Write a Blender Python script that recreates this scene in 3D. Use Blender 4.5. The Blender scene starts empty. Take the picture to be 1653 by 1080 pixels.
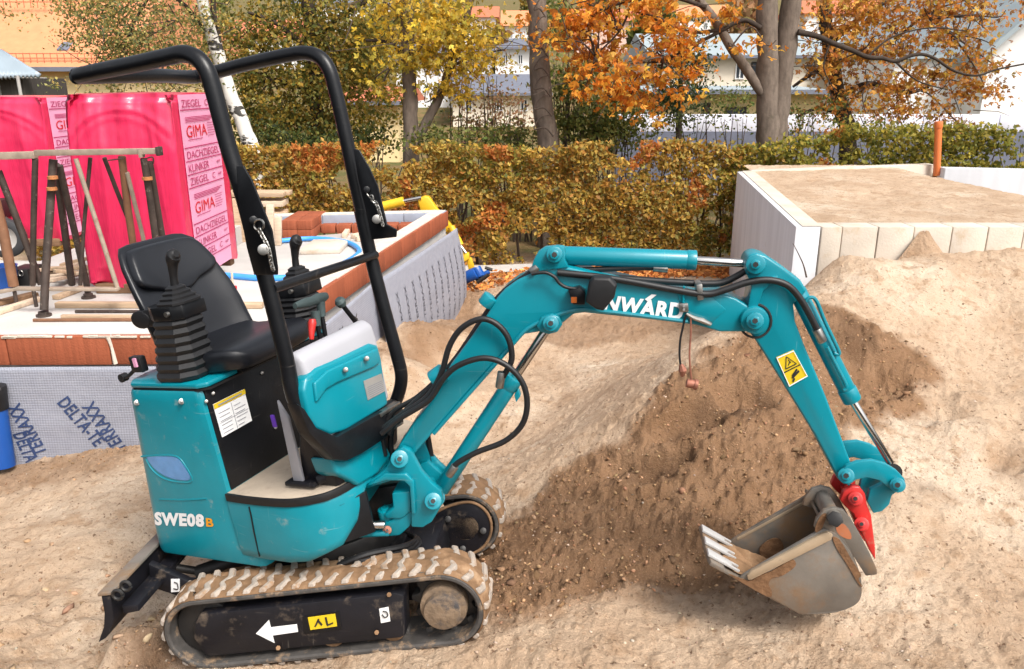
import bpy, bmesh, math, random
import numpy as np
from mathutils import Vector, Matrix

random.seed(7)
rng = np.random.default_rng(11)
scene = bpy.context.scene
COL = scene.collection

# ------------------------------------------------------------------ camera, light, exposure
F, HCAM = 1300.0, 2.08                       # focal length in photo pixels (1653 wide), eye height
TH = math.atan(405 / F)
CT, ST = math.cos(TH), math.sin(TH)
cam_d = bpy.data.cameras.new('camera'); cam = bpy.data.objects.new('camera', cam_d); COL.objects.link(cam)
cam.location = (0, 0, HCAM); cam.rotation_euler = (math.pi / 2 - TH, 0, 0)
cam_d.sensor_width = 36; cam_d.lens = 36 * F / 1653; cam_d.clip_start = 0.05; cam_d.clip_end = 2000
scene.camera = cam

SUN_EL, SUN_AZ = 52.0, 142.0                 # azimuth measured from +Y towards +X: behind the camera, to the right
world = bpy.data.worlds.new('World'); scene.world = world; world.use_nodes = True
wn = world.node_tree
bg = wn.nodes['Background']; sky = wn.nodes.new('ShaderNodeTexSky'); sky.sky_type = 'NISHITA'; sky.sun_disc = False
sky.sun_elevation = math.radians(SUN_EL); sky.sun_rotation = math.radians(SUN_AZ)
sky.air_density = 1.0; sky.dust_density = 6.0; sky.ozone_density = 1.0
hsv = wn.nodes.new('ShaderNodeHueSaturation'); hsv.inputs['Saturation'].default_value = 0.3
wn.links.new(sky.outputs[0], hsv.inputs['Color']); wn.links.new(hsv.outputs[0], bg.inputs['Color'])
bg.inputs['Strength'].default_value = 0.15
sun_d = bpy.data.lights.new('sun', 'SUN'); sun = bpy.data.objects.new('sun', sun_d); COL.objects.link(sun)
sun_d.energy = 2.2; sun_d.angle = math.radians(17); sun_d.color = (1.0, 0.95, 0.88)
_az, _el = math.radians(SUN_AZ), math.radians(SUN_EL)
sdir = Vector((math.sin(_az) * math.cos(_el), math.cos(_az) * math.cos(_el), math.sin(_el)))
sun.rotation_euler = sdir.to_track_quat('Z', 'Y').to_euler()
vs = scene.view_settings
vs.view_transform = 'Standard'; vs.look = 'None'; vs.gamma = 1.0; vs.use_curve_mapping = False
vs.exposure = 0.6
scene.cycles.max_bounces = 6
scene.cycles.transparent_max_bounces = 8

# ------------------------------------------------------------------ measuring helpers (photo pixel -> point at a known distance)
CAMP = Vector((0, 0, HCAM)); RT = Vector((1, 0, 0)); FW = Vector((0, CT, -ST)); DN = Vector((0, -ST, -CT))
def ray(px, py): return FW + RT * ((px - 826.5) / F) + DN * ((py - 540) / F)
def at_y(px, py, Y):
    r = ray(px, py); return CAMP + r * (Y / r.y)
def at_z(px, py, z):
    r = ray(px, py); return CAMP + r * ((z - HCAM) / r.z)
def on_plane(px, py, p0, n):
    r = ray(px, py); return CAMP + r * ((p0 - CAMP).dot(n) / r.dot(n))
def proj_np(P):
    d = P - np.array([0, 0, HCAM]); z = d @ np.array(FW)
    return 826.5 + F * d[:, 0] / z, 540 + F * (d @ np.array(DN)) / z

class Plane:
    """a flat face of a thing: traced points come back as 3D points on it; n points away from the camera"""
    def __init__(s, p0, n): s.p0 = Vector(p0); s.n = Vector(n).normalized()
    def __call__(s, px, py, off=0.0): return on_plane(px, py, s.p0 + s.n * off, s.n)
    def pts(s, L, off=0.0): return [s(a, b, off) for a, b in L]

# ------------------------------------------------------------------ materials
MATS = {}
def mat(name, col, rough=0.6, metal=0.0, var=0.12, scale=6.0, bump=0.0, bscale=60.0, dirt=None, damt=0.0, dscale=5.0,
        spec=0.5, attr=None, transl=0.0, coat=0.0, streak=None, detail=6, scratch=None):
    m = bpy.data.materials.new(name); m.use_nodes = True; nt = m.node_tree; N, L = nt.nodes, nt.links
    b = N['Principled BSDF']; b.inputs['Roughness'].default_value = rough; b.inputs['Metallic'].default_value = metal
    b.inputs['Specular IOR Level'].default_value = spec
    if coat: b.inputs['Coat Weight'].default_value = coat; b.inputs['Coat Roughness'].default_value = 0.12
    geo = N.new('ShaderNodeNewGeometry')
    pos = geo.outputs['Position']
    n1 = N.new('ShaderNodeTexNoise'); n1.inputs['Scale'].default_value = scale; n1.inputs['Detail'].default_value = detail
    if streak:
        mp = N.new('ShaderNodeMapping'); mp.inputs['Scale'].default_value = streak; L.new(pos, mp.inputs['Vector']); L.new(mp.outputs[0], n1.inputs['Vector'])
    else: L.new(pos, n1.inputs['Vector'])
    mr = N.new('ShaderNodeMapRange'); mr.inputs['From Min'].default_value = 0.3; mr.inputs['From Max'].default_value = 0.7
    mr.inputs['To Min'].default_value = 1 - var; mr.inputs['To Max'].default_value = 1 + var
    L.new(n1.outputs['Fac'], mr.inputs['Value'])
    mul = N.new('ShaderNodeVectorMath'); mul.operation = 'SCALE'
    if attr:
        at = N.new('ShaderNodeAttribute'); at.attribute_name = attr; L.new(at.outputs['Color'], mul.inputs[0])
    else: mul.inputs[0].default_value = col
    L.new(mr.outputs[0], mul.inputs['Scale'])
    cout = mul.outputs[0]; rout = None
    if dirt:
        n2 = N.new('ShaderNodeTexNoise'); n2.inputs['Scale'].default_value = dscale; n2.inputs['Detail'].default_value = 10; n2.inputs['Roughness'].default_value = 0.7
        L.new(pos, n2.inputs['Vector'])
        r2 = N.new('ShaderNodeMapRange'); lo = 0.72 - 0.45 * damt
        r2.inputs['From Min'].default_value = lo; r2.inputs['From Max'].default_value = lo + 0.16
        L.new(n2.outputs['Fac'], r2.inputs['Value'])
        mx = N.new('ShaderNodeMix'); mx.data_type = 'RGBA'; mx.inputs['B'].default_value = (*dirt, 1)
        L.new(r2.outputs[0], mx.inputs['Factor']); L.new(cout, mx.inputs['A']); cout = mx.outputs['Result']
        rm = N.new('ShaderNodeMapRange'); rm.inputs['To Min'].default_value = rough; rm.inputs['To Max'].default_value = 0.9
        L.new(r2.outputs[0], rm.inputs['Value']); L.new(rm.outputs[0], b.inputs['Roughness'])
    if scratch:
        fac = None
        for k_, (sc_, ro_) in enumerate((((7, 7, 120), .5), ((130, 9, 9), .9))):
            mp2 = N.new('ShaderNodeMapping'); mp2.inputs['Scale'].default_value = sc_; mp2.inputs['Rotation'].default_value = (ro_, .4 * k_, ro_ * .7); L.new(pos, mp2.inputs['Vector'])
            n4 = N.new('ShaderNodeTexNoise'); n4.inputs['Scale'].default_value = 1; n4.inputs['Detail'].default_value = 2; L.new(mp2.outputs[0], n4.inputs['Vector'])
            r4 = N.new('ShaderNodeMapRange'); r4.inputs['From Min'].default_value = .705; r4.inputs['From Max'].default_value = .76; r4.inputs['To Max'].default_value = .32; L.new(n4.outputs['Fac'], r4.inputs['Value'])
            mx4 = N.new('ShaderNodeMix'); mx4.data_type = 'RGBA'; mx4.inputs['B'].default_value = (*scratch, 1); L.new(r4.outputs[0], mx4.inputs['Factor']); L.new(cout, mx4.inputs['A']); cout = mx4.outputs['Result']
    L.new(cout, b.inputs['Base Color'])
    if bump:
        n3 = N.new('ShaderNodeTexNoise'); n3.inputs['Scale'].default_value = bscale; n3.inputs['Detail'].default_value = 5; L.new(pos, n3.inputs['Vector'])
        bp = N.new('ShaderNodeBump'); bp.inputs['Strength'].default_value = bump; bp.inputs['Distance'].default_value = 0.01
        L.new(n3.outputs['Fac'], bp.inputs['Height']); L.new(bp.outputs[0], b.inputs['Normal'])
    if transl:
        tr = N.new('ShaderNodeBsdfTranslucent'); L.new(cout, tr.inputs['Color'])
        ms = N.new('ShaderNodeMixShader'); ms.inputs[0].default_value = transl
        L.new(b.outputs[0], ms.inputs[1]); L.new(tr.outputs[0], ms.inputs[2]); L.new(ms.outputs[0], N['Material Output'].inputs['Surface'])
    MATS[name] = m
    return m

DUST = (0.40, 0.29, 0.19)
teal = mat('teal_paint', (0.0, 0.20, 0.258), 0.36, var=0.05, scale=9, dirt=(0.08, 0.25, 0.28), damt=0.08, dscale=22, coat=0.15, bump=0.02, bscale=40, scratch=(.16, .36, .38))
teal_low = mat('teal_paint_dusty', (0.001, 0.20, 0.255), 0.38, var=0.08, scale=9, dirt=(0.20, 0.27, 0.26), damt=0.27, dscale=17, coat=0.1, bump=0.03, scratch=(.22, .33, .33))
black = mat('black_paint', (0.006, 0.0065, 0.008), 0.36, var=0.25, scale=14, dirt=(0.06, 0.05, 0.042), damt=0.12, dscale=18, bump=0.05, bscale=90, spec=0.35, scratch=(.09, .08, .07))
black_dusty = mat('black_paint_dusty', (0.007, 0.007, 0.010), 0.5, var=0.3, scale=10, dirt=(0.12, 0.09, 0.065), damt=0.34, dscale=9, bump=0.08, spec=0.35, scratch=(.16, .14, .12))
rubber = mat('black_rubber', (0.006, 0.006, 0.007), 0.55, var=0.2, scale=30, dirt=(0.07, 0.06, 0.05), damt=0.12, dscale=20, bump=0.05)
hose_m = mat('hose_rubber', (0.007, 0.007, 0.008), 0.5, var=0.2, scale=30, dirt=(0.10, 0.085, 0.065), damt=0.14, dscale=25)
vinyl = mat('black_vinyl', (0.007, 0.008, 0.011), 0.36, var=0.12, scale=20, bump=0.10, bscale=420, dirt=(0.05, 0.05, 0.05), damt=0.1, dscale=6)
chrome = mat('chrome_rod', (0.62, 0.60, 0.58), 0.22, 1.0, var=0.08)
zinc = mat('zinc_steel', (0.33, 0.32, 0.30), 0.42, 1.0, var=0.2, scale=40)
dark_steel = mat('dark_steel', (0.035, 0.033, 0.032), 0.5, 0.5, var=0.3, dirt=(0.2, 0.14, 0.09), damt=0.3, dscale=12)
red = mat('red_paint', (0.52, 0.025, 0.022), 0.42, var=0.1, dirt=(0.34, 0.18, 0.12), damt=0.22, dscale=20)
bucket_m = mat('worn_steel', (0.165, 0.148, 0.128), 0.5, 0.35, var=0.35, scale=6, dirt=(0.25, 0.155, 0.085), damt=0.5, dscale=4.5, bump=0.1, bscale=50)
bucket_tan = mat('worn_edge_bar', (0.33, 0.245, 0.16), 0.6, 0.1, var=0.2, dirt=(0.22, 0.17, 0.13), damt=0.3, dscale=14)
worn_white = mat('worn_tooth', (0.45, 0.44, 0.43), 0.4, 0.2, var=0.1, dirt=(0.34, 0.23, 0.14), damt=0.25, dscale=25)
mud = mat('damp_mud', (0.21, 0.125, 0.07), 0.95, var=0.3, scale=18, bump=0.45, bscale=45, dirt=(0.34, 0.23, 0.14), damt=0.4, dscale=9, spec=0.1)
track_rubber = mat('track_rubber', (0.055, 0.05, 0.046), 0.75, var=0.3, scale=25, dirt=(0.30, 0.20, 0.12), damt=0.42, dscale=16, bump=0.15)
lug_m = mat('worn_lug', (0.33, 0.28, 0.235), 0.8, var=0.2, scale=22, dirt=(0.28, 0.17, 0.095), damt=0.45, dscale=20, bump=0.2)
grey_plastic = mat('grey_plastic', (0.36, 0.36, 0.39), 0.5, var=0.04)
handle_grey = mat('grey_green_grip', (0.05, 0.075, 0.075), 0.6, var=0.05)
floor_m = mat('sandy_floor_plate', (0.42, 0.345, 0.265), 0.85, var=0.14, scale=10, dirt=(0.27, 0.215, 0.165), damt=0.35, dscale=7, bump=0.15, bscale=120)
white_d = mat('white_print', (0.78, 0.78, 0.78), 0.5, var=0.03)
grey_d = mat('grey_print', (0.25, 0.26, 0.29), 0.6, var=0.05)
black_d = mat('black_print', (0.02, 0.02, 0.02), 0.5, var=0.05)
yellow_d = mat('yellow_print', (0.66, 0.47, 0.015), 0.45, var=0.05)
orange_d = mat('orange_print', (0.80, 0.33, 0.01), 0.45, var=0.05)
plate_m = mat('metal_rating_plate', (0.45, 0.44, 0.42), 0.4, 0.6, var=0.15)
purple = mat('purple_tag', (0.10, 0.03, 0.35), 0.5)
window_m = mat('frosted_blue_lens', (0.07, 0.22, 0.46), 0.15, var=0.3, scale=9, coat=0.4)
copper = mat('rusty_connector', (0.28, 0.11, 0.07), 0.6, 0.3, var=0.25, scale=60)
amber = mat('amber_lens', (0.35, 0.09, 0.02), 0.25)

brick_m = mat('fired_clay', (0.29, 0.082, 0.04), 0.85, var=0.17, scale=1, streak=(46, 46, 1.6), bump=0.35, bscale=90, dirt=(0.30, 0.16, 0.10), damt=0.16, dscale=12, spec=0.2)
concrete = mat('pale_concrete', (0.47, 0.445, 0.42), 0.9, var=0.1, scale=3, bump=0.2, bscale=70, dirt=(0.50, 0.40, 0.30), damt=0.22, dscale=3, spec=0.2)
white_conc = mat('white_concrete', (0.60, 0.61, 0.64), 0.85, var=0.09, scale=2, streak=(4, 4, 0.4), bump=0.15, bscale=60, dirt=(0.48, 0.45, 0.42), damt=0.2, dscale=4, spec=0.2)
cream_conc = mat('cream_concrete', (0.54, 0.475, 0.40), 0.9, var=0.12, scale=3, bump=0.3, bscale=60, dirt=(0.44, 0.34, 0.24), damt=0.4, dscale=5, spec=0.2)
grey_block = mat('blue_grey_block', (0.27, 0.30, 0.36), 0.9, var=0.1, scale=5, bump=0.2, bscale=80, spec=0.2)
mortar = mat('pale_mortar', (0.60, 0.53, 0.45), 0.95, var=0.15, scale=12, bump=0.3, spec=0.1)
steel_rust = mat('rusty_tube', (0.06, 0.042, 0.034), 0.65, 0.2, var=0.35, scale=14, dirt=(0.30, 0.25, 0.21), damt=0.3, dscale=26, bump=0.2)
steel_brown = mat('brown_primer_tube', (0.22, 0.105, 0.055), 0.75, 0.1, var=0.2, scale=14, dirt=(0.40, 0.33, 0.26), damt=0.2, dscale=22, bump=0.2)
beam_m = mat('chalky_steel_beam', (0.30, 0.235, 0.18), 0.75, 0.05, var=0.2, scale=18, dirt=(0.20, 0.12, 0.08), damt=0.3, dscale=16, bump=0.1)
wood = mat('weathered_board', (0.46, 0.33, 0.22), 0.85, var=0.2, scale=10, streak=(0.6, 5, 5), bump=0.2, bscale=60, spec=0.2)
wood_dark = mat('wet_board', (0.22, 0.13, 0.075), 0.85, var=0.25, scale=10, streak=(0.6, 5, 5), bump=0.2, spec=0.2)
wood_pale = mat('pale_board', (0.60, 0.47, 0.35), 0.85, var=0.15, scale=10, streak=(0.6, 5, 5), bump=0.2, spec=0.2)
blue_hose = mat('blue_water_pipe', (0.05, 0.30, 0.75), 0.4, var=0.05)
blue_bar = mat('blue_plastic', (0.008, 0.07, 0.30), 0.38, var=0.1, scale=4, dirt=(0.2, 0.2, 0.25), damt=0.1)
tyre = mat('tyre_rubber', (0.03, 0.031, 0.034), 0.75, var=0.2, dirt=(0.15, 0.12, 0.1), damt=0.25)
rim_m = mat('dusty_rim', (0.42, 0.40, 0.38), 0.6, 0.2, var=0.15, dirt=(0.3, 0.25, 0.2), damt=0.3)
orange_pipe = mat('orange_pvc', (0.62, 0.165, 0.045), 0.42, var=0.05)
yellow_p = mat('yellow_paint', (0.72, 0.43, 0.02), 0.4, var=0.08, dirt=(0.3, 0.2, 0.1), damt=0.12)
film_m = mat('pink_shrink_film', (0.73, 0.030, 0.105), 0.32, var=0.12, scale=5, transl=0.15, bump=0.35, bscale=12, coat=0.45, streak=(38, 38, 2.0))
strip_m = mat('pink_printed_strip', (0.82, 0.37, 0.55), 0.45, var=0.05, transl=0.1)
pprint = mat('magenta_print', (0.42, 0.02, 0.11), 0.5, var=0.05)
gprint = mat('red_print', (0.60, 0.01, 0.02), 0.5, var=0.05)
leaf = mat('leaf', (0.1, 0.1, 0.1), 0.6, var=0.15, scale=30, attr='col', transl=0.48, spec=0.3)
hub_m = mat('muddy_hub', (0.19, 0.135, 0.09), 0.9, var=0.3, scale=16, dirt=(0.06, 0.055, 0.055), damt=0.48, dscale=14, bump=0.5, bscale=50, spec=0.2)
litter_m = mat('fallen_leaf', (0.1, 0.1, 0.1), 0.75, var=0.15, scale=30, attr='col', spec=0.2)
bark_grey = mat('grey_bark', (0.155, 0.122, 0.098), 0.95, var=0.25, scale=7, streak=(3, 3, 1), bump=0.6, bscale=26, dirt=(0.10, 0.085, 0.06), damt=0.3, dscale=9, spec=0.1)
bark_dark = mat('dark_bark', (0.055, 0.042, 0.034), 0.95, var=0.3, scale=7, bump=0.6, bscale=30, spec=0.1)
twig_m = mat('twig', (0.07, 0.048, 0.036), 0.9, var=0.2)
pebble_m = mat('pebble', (0.36, 0.26, 0.18), 0.85, var=0.35, scale=14, bump=0.2, spec=0.2)
# ------------------------------------------------------------------ mesh helpers
ORG = {}                                     # world position of every object's origin
def V(*a): return Vector(a)
class MB:
    def __init__(s): s.bm = bmesh.new()
    def face(s, pts):
        vs_ = [s.bm.verts.new(p) for p in pts]
        return s.bm.faces.new(vs_)
    def prism(s, pts, vec, vec0=None):
        """solid between an outline and the same outline moved by vec"""
        pts = [Vector(p) for p in pts]; vec = Vector(vec)
        if vec0 is not None: pts = [p + Vector(vec0) for p in pts]
        a = [s.bm.verts.new(p) for p in pts]; b = [s.bm.verts.new(p + vec) for p in pts]
        s.bm.faces.new(a); s.bm.faces.new(b[::-1]); n = len(a)
        for i in range(n): s.bm.faces.new((a[i], b[i], b[(i + 1) % n], a[(i + 1) % n]))
        return s
    def loft(s, rings, cap=True, closed=True):
        R_ = [[s.bm.verts.new(p) for p in r] for r in rings]; n = len(R_[0])
        for i in range(len(R_) - 1):
            for j in range(n if closed else n - 1):
                s.bm.faces.new((R_[i][j], R_[i][(j + 1) % n], R_[i + 1][(j + 1) % n], R_[i + 1][j]))
        if cap and closed: s.bm.faces.new(R_[0][::-1]); s.bm.faces.new(R_[-1])
        return s
    def box(s, c, x, y, z):
        """centre and three half-extent vectors"""
        c, x, y, z = map(Vector, (c, x, y, z))
        return s.prism([c - x - y - z, c + x - y - z, c + x + y - z, c - x + y - z], 2 * z)
    def abox(s, x0, x1, y0, y1, z0, z1):
        return s.prism([V(x0, y0, z0), V(x1, y0, z0), V(x1, y1, z0), V(x0, y1, z0)], V(0, 0, z1 - z0))
    def cyl(s, p0, p1, r, n=20, r1=None):
        p0, p1 = Vector(p0), Vector(p1); d = (p1 - p0).normalized()
        a = d.orthogonal().normalized(); b = d.cross(a); r1 = r if r1 is None else r1
        ring = lambda p, q: [p + (a * math.cos(t) + b * math.sin(t)) * q for t in [2 * math.pi * i / n for i in range(n)]]
        return s.loft([ring(p0, r), ring(p1, r1)])
    def tube(s, path, r, n=10, sub=1, closed=False):
        P = smooth_path(path, sub, closed) if sub > 1 else [Vector(p) for p in path]
        if closed: P = P[:-1] if (P[0] - P[-1]).length < 1e-6 else P
        rs = r if hasattr(r, '__len__') else None
        m = len(P); rings = []; a = None
        for i in range(m):
            t = (P[(i + 1) % m] - P[i - 1]) if closed else (P[min(i + 1, m - 1)] - P[max(i - 1, 0)])
            t = t.normalized()
            if a is None: a = t.orthogonal().normalized()
            a = (a - t * a.dot(t)).normalized(); b = t.cross(a)
            if rs: 
                q = i / (m - 1) * (len(rs) - 1); k = min(int(q), len(rs) - 2); rr = rs[k] + (rs[k + 1] - rs[k]) * (q - k)
            else: rr = r
            rings.append([P[i] + (a * math.cos(g) + b * math.sin(g)) * rr for g in [2 * math.pi * j / n for j in range(n)]])
        if closed: rings.append(rings[0]); return s.loft(rings, cap=False)
        return s.loft(rings)
    def build(s, name, material, parent=None, bevel=0.0, seg=2, smooth=True, ang=38, label=None, kind=None):
        bm = s.bm
        bmesh.ops.remove_doubles(bm, verts=bm.verts, dist=1e-6)
        bmesh.ops.recalc_face_normals(bm, faces=bm.faces)
        if bevel:
            ed = [e for e in bm.edges if len(e.link_faces) == 2 and e.calc_face_angle(0) > math.radians(28)]
            if ed: bmesh.ops.bevel(bm, geom=ed, offset=bevel, segments=seg, profile=0.5, affect='EDGES', clamp_overlap=True)
        org = ORG[parent.name] if parent is not None else None
        if org is None:
            lo = Vector([min(v.co[i] for v in bm.verts) for i in range(3)]); hi = Vector([max(v.co[i] for v in bm.verts) for i in range(3)])
            org = Vector(((lo.x + hi.x) / 2, (lo.y + hi.y) / 2, lo.z))
        for v in bm.verts: v.co -= org
        me = bpy.data.meshes.new(name); bm.to_mesh(me); bm.free()
        if smooth:
            me.shade_smooth(); me.set_sharp_from_angle(angle=math.radians(ang))
        return link(name, me, material, parent, org, label, kind)
def link(name, me, material, parent, org, label=None, kind=None):
    o = bpy.data.objects.new(name, me); COL.objects.link(o)
    if material is not None and len(me.materials) == 0: me.materials.append(material)
    if parent is not None: o.parent = parent
    else: o.location = org
    ORG[o.name] = Vector(org)
    if label: o['label'] = label
    if kind: o['kind'] = kind
    return o
def smooth_path(path, sub, closed=False):
    P = [Vector(p) for p in path]; n = len(P); out = []
    rngi = range(n if closed else n - 1)
    for i in rngi:
        g = lambda k: P[k % n] if closed else P[min(max(k, 0), n - 1)]
        p0, p1, p2, p3 = g(i - 1), g(i), g(i + 1), g(i + 2)
        for j in range(sub):
            t = j / sub
            out.append(0.5 * ((2 * p1) + (p2 - p0) * t + (2 * p0 - 5 * p1 + 4 * p2 - p3) * t * t + (3 * p1 - p0 - 3 * p2 + p3) * t ** 3))
    if not closed: out.append(P[-1])
    return out
def thing(name, label, cat, loc, group=None):
    o = bpy.data.objects.new(name, None); COL.objects.link(o); o.location = loc; o.empty_display_size = 0.1
    o['label'] = label; o['category'] = cat
    if group: o['group'] = group
    ORG[o.name] = Vector(loc)
    return o
def tag(o, label, cat, group=None):
    o['label'] = label; o['category'] = cat
    if group: o['group'] = group
    return o
def inst(name, src, parent, M4):
    """a piece that shares its mesh with src; M4 is its world matrix"""
    o = src.copy(); o.name = name; COL.objects.link(o); o.parent = parent
    if parent is not None: o.matrix_parent_inverse = Matrix.Identity(4); o.matrix_local = Matrix.Translation(-ORG[parent.name]) @ M4
    ORG[o.name] = ORG[parent.name] if parent is not None else M4.translation
    return o
def np_mesh(name, verts, faces, material, parent=None, cols=None, kind=None, smooth=False, org=None):
    """fast mesh from arrays; faces (n,3) or (n,4); cols per vertex"""
    org = ORG[parent.name] if parent is not None else (Vector(org) if org is not None else Vector((0, 0, 0)))
    verts = np.asarray(verts, dtype=np.float32) - np.array(org, dtype=np.float32)
    faces = np.asarray(faces, dtype=np.int32); k = faces.shape[1]
    me = bpy.data.meshes.new(name)
    me.vertices.add(len(verts)); me.vertices.foreach_set('co', verts.ravel())
    me.loops.add(faces.size); me.loops.foreach_set('vertex_index', faces.ravel())
    me.polygons.add(len(faces)); me.polygons.foreach_set('loop_start', np.arange(0, faces.size, k, dtype=np.int32))
    me.update(calc_edges=True)
    if cols is not None:
        at = me.attributes.new('col', 'FLOAT_COLOR', 'POINT')
        c4 = np.ones((len(verts), 4), dtype=np.float32); c4[:, :3] = cols; at.data.foreach_set('color', c4.ravel())
    if smooth: me.shade_smooth()
    return link(name, me, material, parent, org, None, kind)

# text as flat print: laid into the quad q = (bottom-left, bottom-right, top-right, top-left)
_TXT = {}
def text_tris(s, weight=0.0):
    if (s, weight) in _TXT: return _TXT[s, weight]
    cu = bpy.data.curves.new('txt', 'FONT'); cu.body = s; cu.offset = weight; cu.resolution_u = 3; cu.space_character = 1 + weight * 2.2
    o = bpy.data.objects.new('txt', cu); COL.objects.link(o)
    dg = bpy.context.evaluated_depsgraph_get(); me = bpy.data.meshes.new_from_object(o.evaluated_get(dg))
    vs_ = np.array([v.co[:2] for v in me.vertices]); fs = [tuple(p.vertices) for p in me.polygons]
    bpy.data.objects.remove(o); bpy.data.curves.remove(cu); bpy.data.meshes.remove(me)
    lo, hi = vs_.min(0), vs_.max(0); vs_ = (vs_ - lo) / (hi - lo)
    _TXT[s, weight] = (vs_, fs); return vs_, fs
def put_text(mb, s, q, weight=0.0):
    vs_, fs = text_tris(s, weight); bl, br, tr, tl = map(Vector, q)
    bv = [mb.bm.verts.new((bl * (1 - x) + br * x) * (1 - y) + (tl * (1 - x) + tr * x) * y) for x, y in vs_]
    for f in fs:
        try: mb.bm.faces.new([bv[i] for i in f])
        except ValueError: pass
def quad_at(q, x0, y0, x1, y1):
    bl, br, tr, tl = map(Vector, q)
    g = lambda x, y: (bl * (1 - x) + br * x) * (1 - y) + (tl * (1 - x) + tr * x) * y
    return [g(x0, y0), g(x1, y0), g(x1, y1), g(x0, y1)]

# value noise on numpy arrays
_T = rng.random((256, 256))
def vnoise(x, y, s):
    x = np.asarray(x) * s + 37.3; y = np.asarray(y) * s + 11.9
    xi = np.floor(x).astype(int); yi = np.floor(y).astype(int); fx, fy = x - xi, y - yi
    fx = fx * fx * (3 - 2 * fx); fy = fy * fy * (3 - 2 * fy)
    a, b = _T[xi % 256, yi % 256], _T[(xi + 1) % 256, yi % 256]; c, d = _T[xi % 256, (yi + 1) % 256], _T[(xi + 1) % 256, (yi + 1) % 256]
    return (a * (1 - fx) + b * fx) * (1 - fy) + (c * (1 - fx) + d * fx) * fy - 0.5
def fbm(x, y, s, o=4, g=0.5):
    r = 0; a = 1
    for i in range(o): r = r + a * vnoise(x + 17.7 * i, y - 9.1 * i, s * 2 ** i); a *= g
    return r
def sstep(a, b, x): t = np.clip((x - a) / (b - a), 0, 1); return t * t * (3 - 2 * t)

# ------------------------------------------------------------------ frames of the excavator (it stands nose-up on the slope)
def frame(yaw, pitch, roll):
    y, p, r = map(math.radians, (yaw, pitch, roll))
    f = V(math.cos(y), -math.sin(y), 0); l = V(math.sin(y), math.cos(y), 0); u = V(0, 0, 1)
    f2 = f * math.cos(p) + u * math.sin(p); u2 = -f * math.sin(p) + u * math.cos(p)
    return f2, l * math.cos(r) + u2 * math.sin(r), -l * math.sin(r) + u2 * math.cos(r)
TF, TL, TU = frame(4, 9.5, -1.5)              # undercarriage: forward, away from camera, up
S0 = V(-0.236, 2.328, 0.369)                  # near sprocket, outer face
O0 = S0 - TF * 0.435 + TL * 0.382             # slewing centre
def swung(phi):
    r = math.radians(phi); return TF * math.cos(r) - TL * math.sin(r), TL * math.cos(r) + TF * math.sin(r)
HF, HL = swung(22); HU = TU
BF, BL = swung(2); BU = TU
def HP(a, b, c): return O0 + HF * a + HL * b + HU * c
def TP(s, t, w): return S0 + TF * s + TL * t + TU * w

# ------------------------------------------------------------------ the ground: one sheet from under the camera to the hill
CTRL = []
def cp(px, py, Y): CTRL.append(tuple(at_y(px, py, Y)))
for a in [(0, 745, 4.42), (100, 724, 4.42), (207, 712, 4.42), (0, 850, 3.6), (0, 960, 3.0), (0, 1075, 2.4), (120, 880, 3.3),
          (150, 800, 3.8), (850, 840, 3.2), (950, 740, 3.55), (1050, 640, 3.85), (1130, 560, 4.2), (1200, 532, 4.4), (1000, 850, 3.0),
          (1100, 750, 3.3), (1150, 660, 3.62), (1200, 620, 3.8), (1250, 560, 4.2), (850, 600, 6.6), (700, 600, 6.2), (1000, 530, 7.5),
          (1150, 450, 9.4), (800, 740, 4.6), (700, 700, 5.0), (900, 690, 4.75), (960, 620, 5.4), (1050, 570, 6.0), (700, 530, 6.5), (740, 515, 8.6), (650, 575, 5.6),
          (1340, 498, 4.75), (1450, 560, 4.5), (1420, 650, 3.95), (1330, 620, 3.95), (1550, 620, 4.3), (1650, 560, 4.7), (1650, 700, 3.75), (1560, 720, 3.5), (1500, 800, 3.1),
          (1500, 900, 2.75), (1600, 1000, 2.42), (1640, 850, 3.0), (1400, 1050, 2.25), (1350, 418, 5.6), (1500, 408, 5.7), (1650, 402, 5.75), (1450, 470, 5.1), (1600, 470, 5.2),
          (1290, 992, 2.44), (1400, 935, 2.6), (1150, 960, 2.62), (1250, 900, 2.75), (1380, 820, 3.0), (1000, 1000, 2.42), (800, 1050, 2.25), (1000, 1078, 2.15), (1300, 1078, 2.15), (1650, 1078, 2.15), (830, 930, 2.72),
          (900, 440, 10.2), (780, 440, 10.4)]: cp(*a)
for s in (-0.95, -0.5, 0.0, 0.18):
    for t in (-0.12, 0.2, 0.45, 0.85): CTRL.append(tuple(TP(s, t, -0.146)))
for s in (-1.45, -1.25): 
    for t in (0.1, 0.6): CTRL.append(tuple(TP(s, t, -0.13)))
CTRL += [(-5, 4.4, -0.05), (-5, 2.4, 0.05), (-3, 1.2, 0.1), (0, 1.0, 0.25), (3, 1.0, 0.25), (5, 2.5, 0.3), (5, 4.2, 0.6), (6, 5.8, 0.9), (1.6, 6.8, -0.15), (1.95, 6.2, 0.0), (2.1, 5.7, 0.55),
         (-5, 9, -0.1), (-2, 8, -0.1), (0, 9, -0.22), (5, 10.5, -0.3), (-5, 11, -0.3), (0, 11, -0.3), (3, 11, -0.3), (2.5, 8, -0.2), (4, 7, 0.0), (-9, 3, 0), (9, 3, .4), (9, 12, -.3), (-9, 12, -.3), (0, 16, -0.3), (-14, 14, -.3), (14, 14, -.3)]
CT_ = np.array(CTRL)
_d = np.linalg.norm(CT_[:, None, :2] - CT_[None, :, :2], axis=2)
_n = len(CT_); _A = np.zeros((_n + 3, _n + 3)); _A[:_n, :_n] = np.sqrt(_d ** 2 + 0.02) + np.eye(_n) * -0.03
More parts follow.
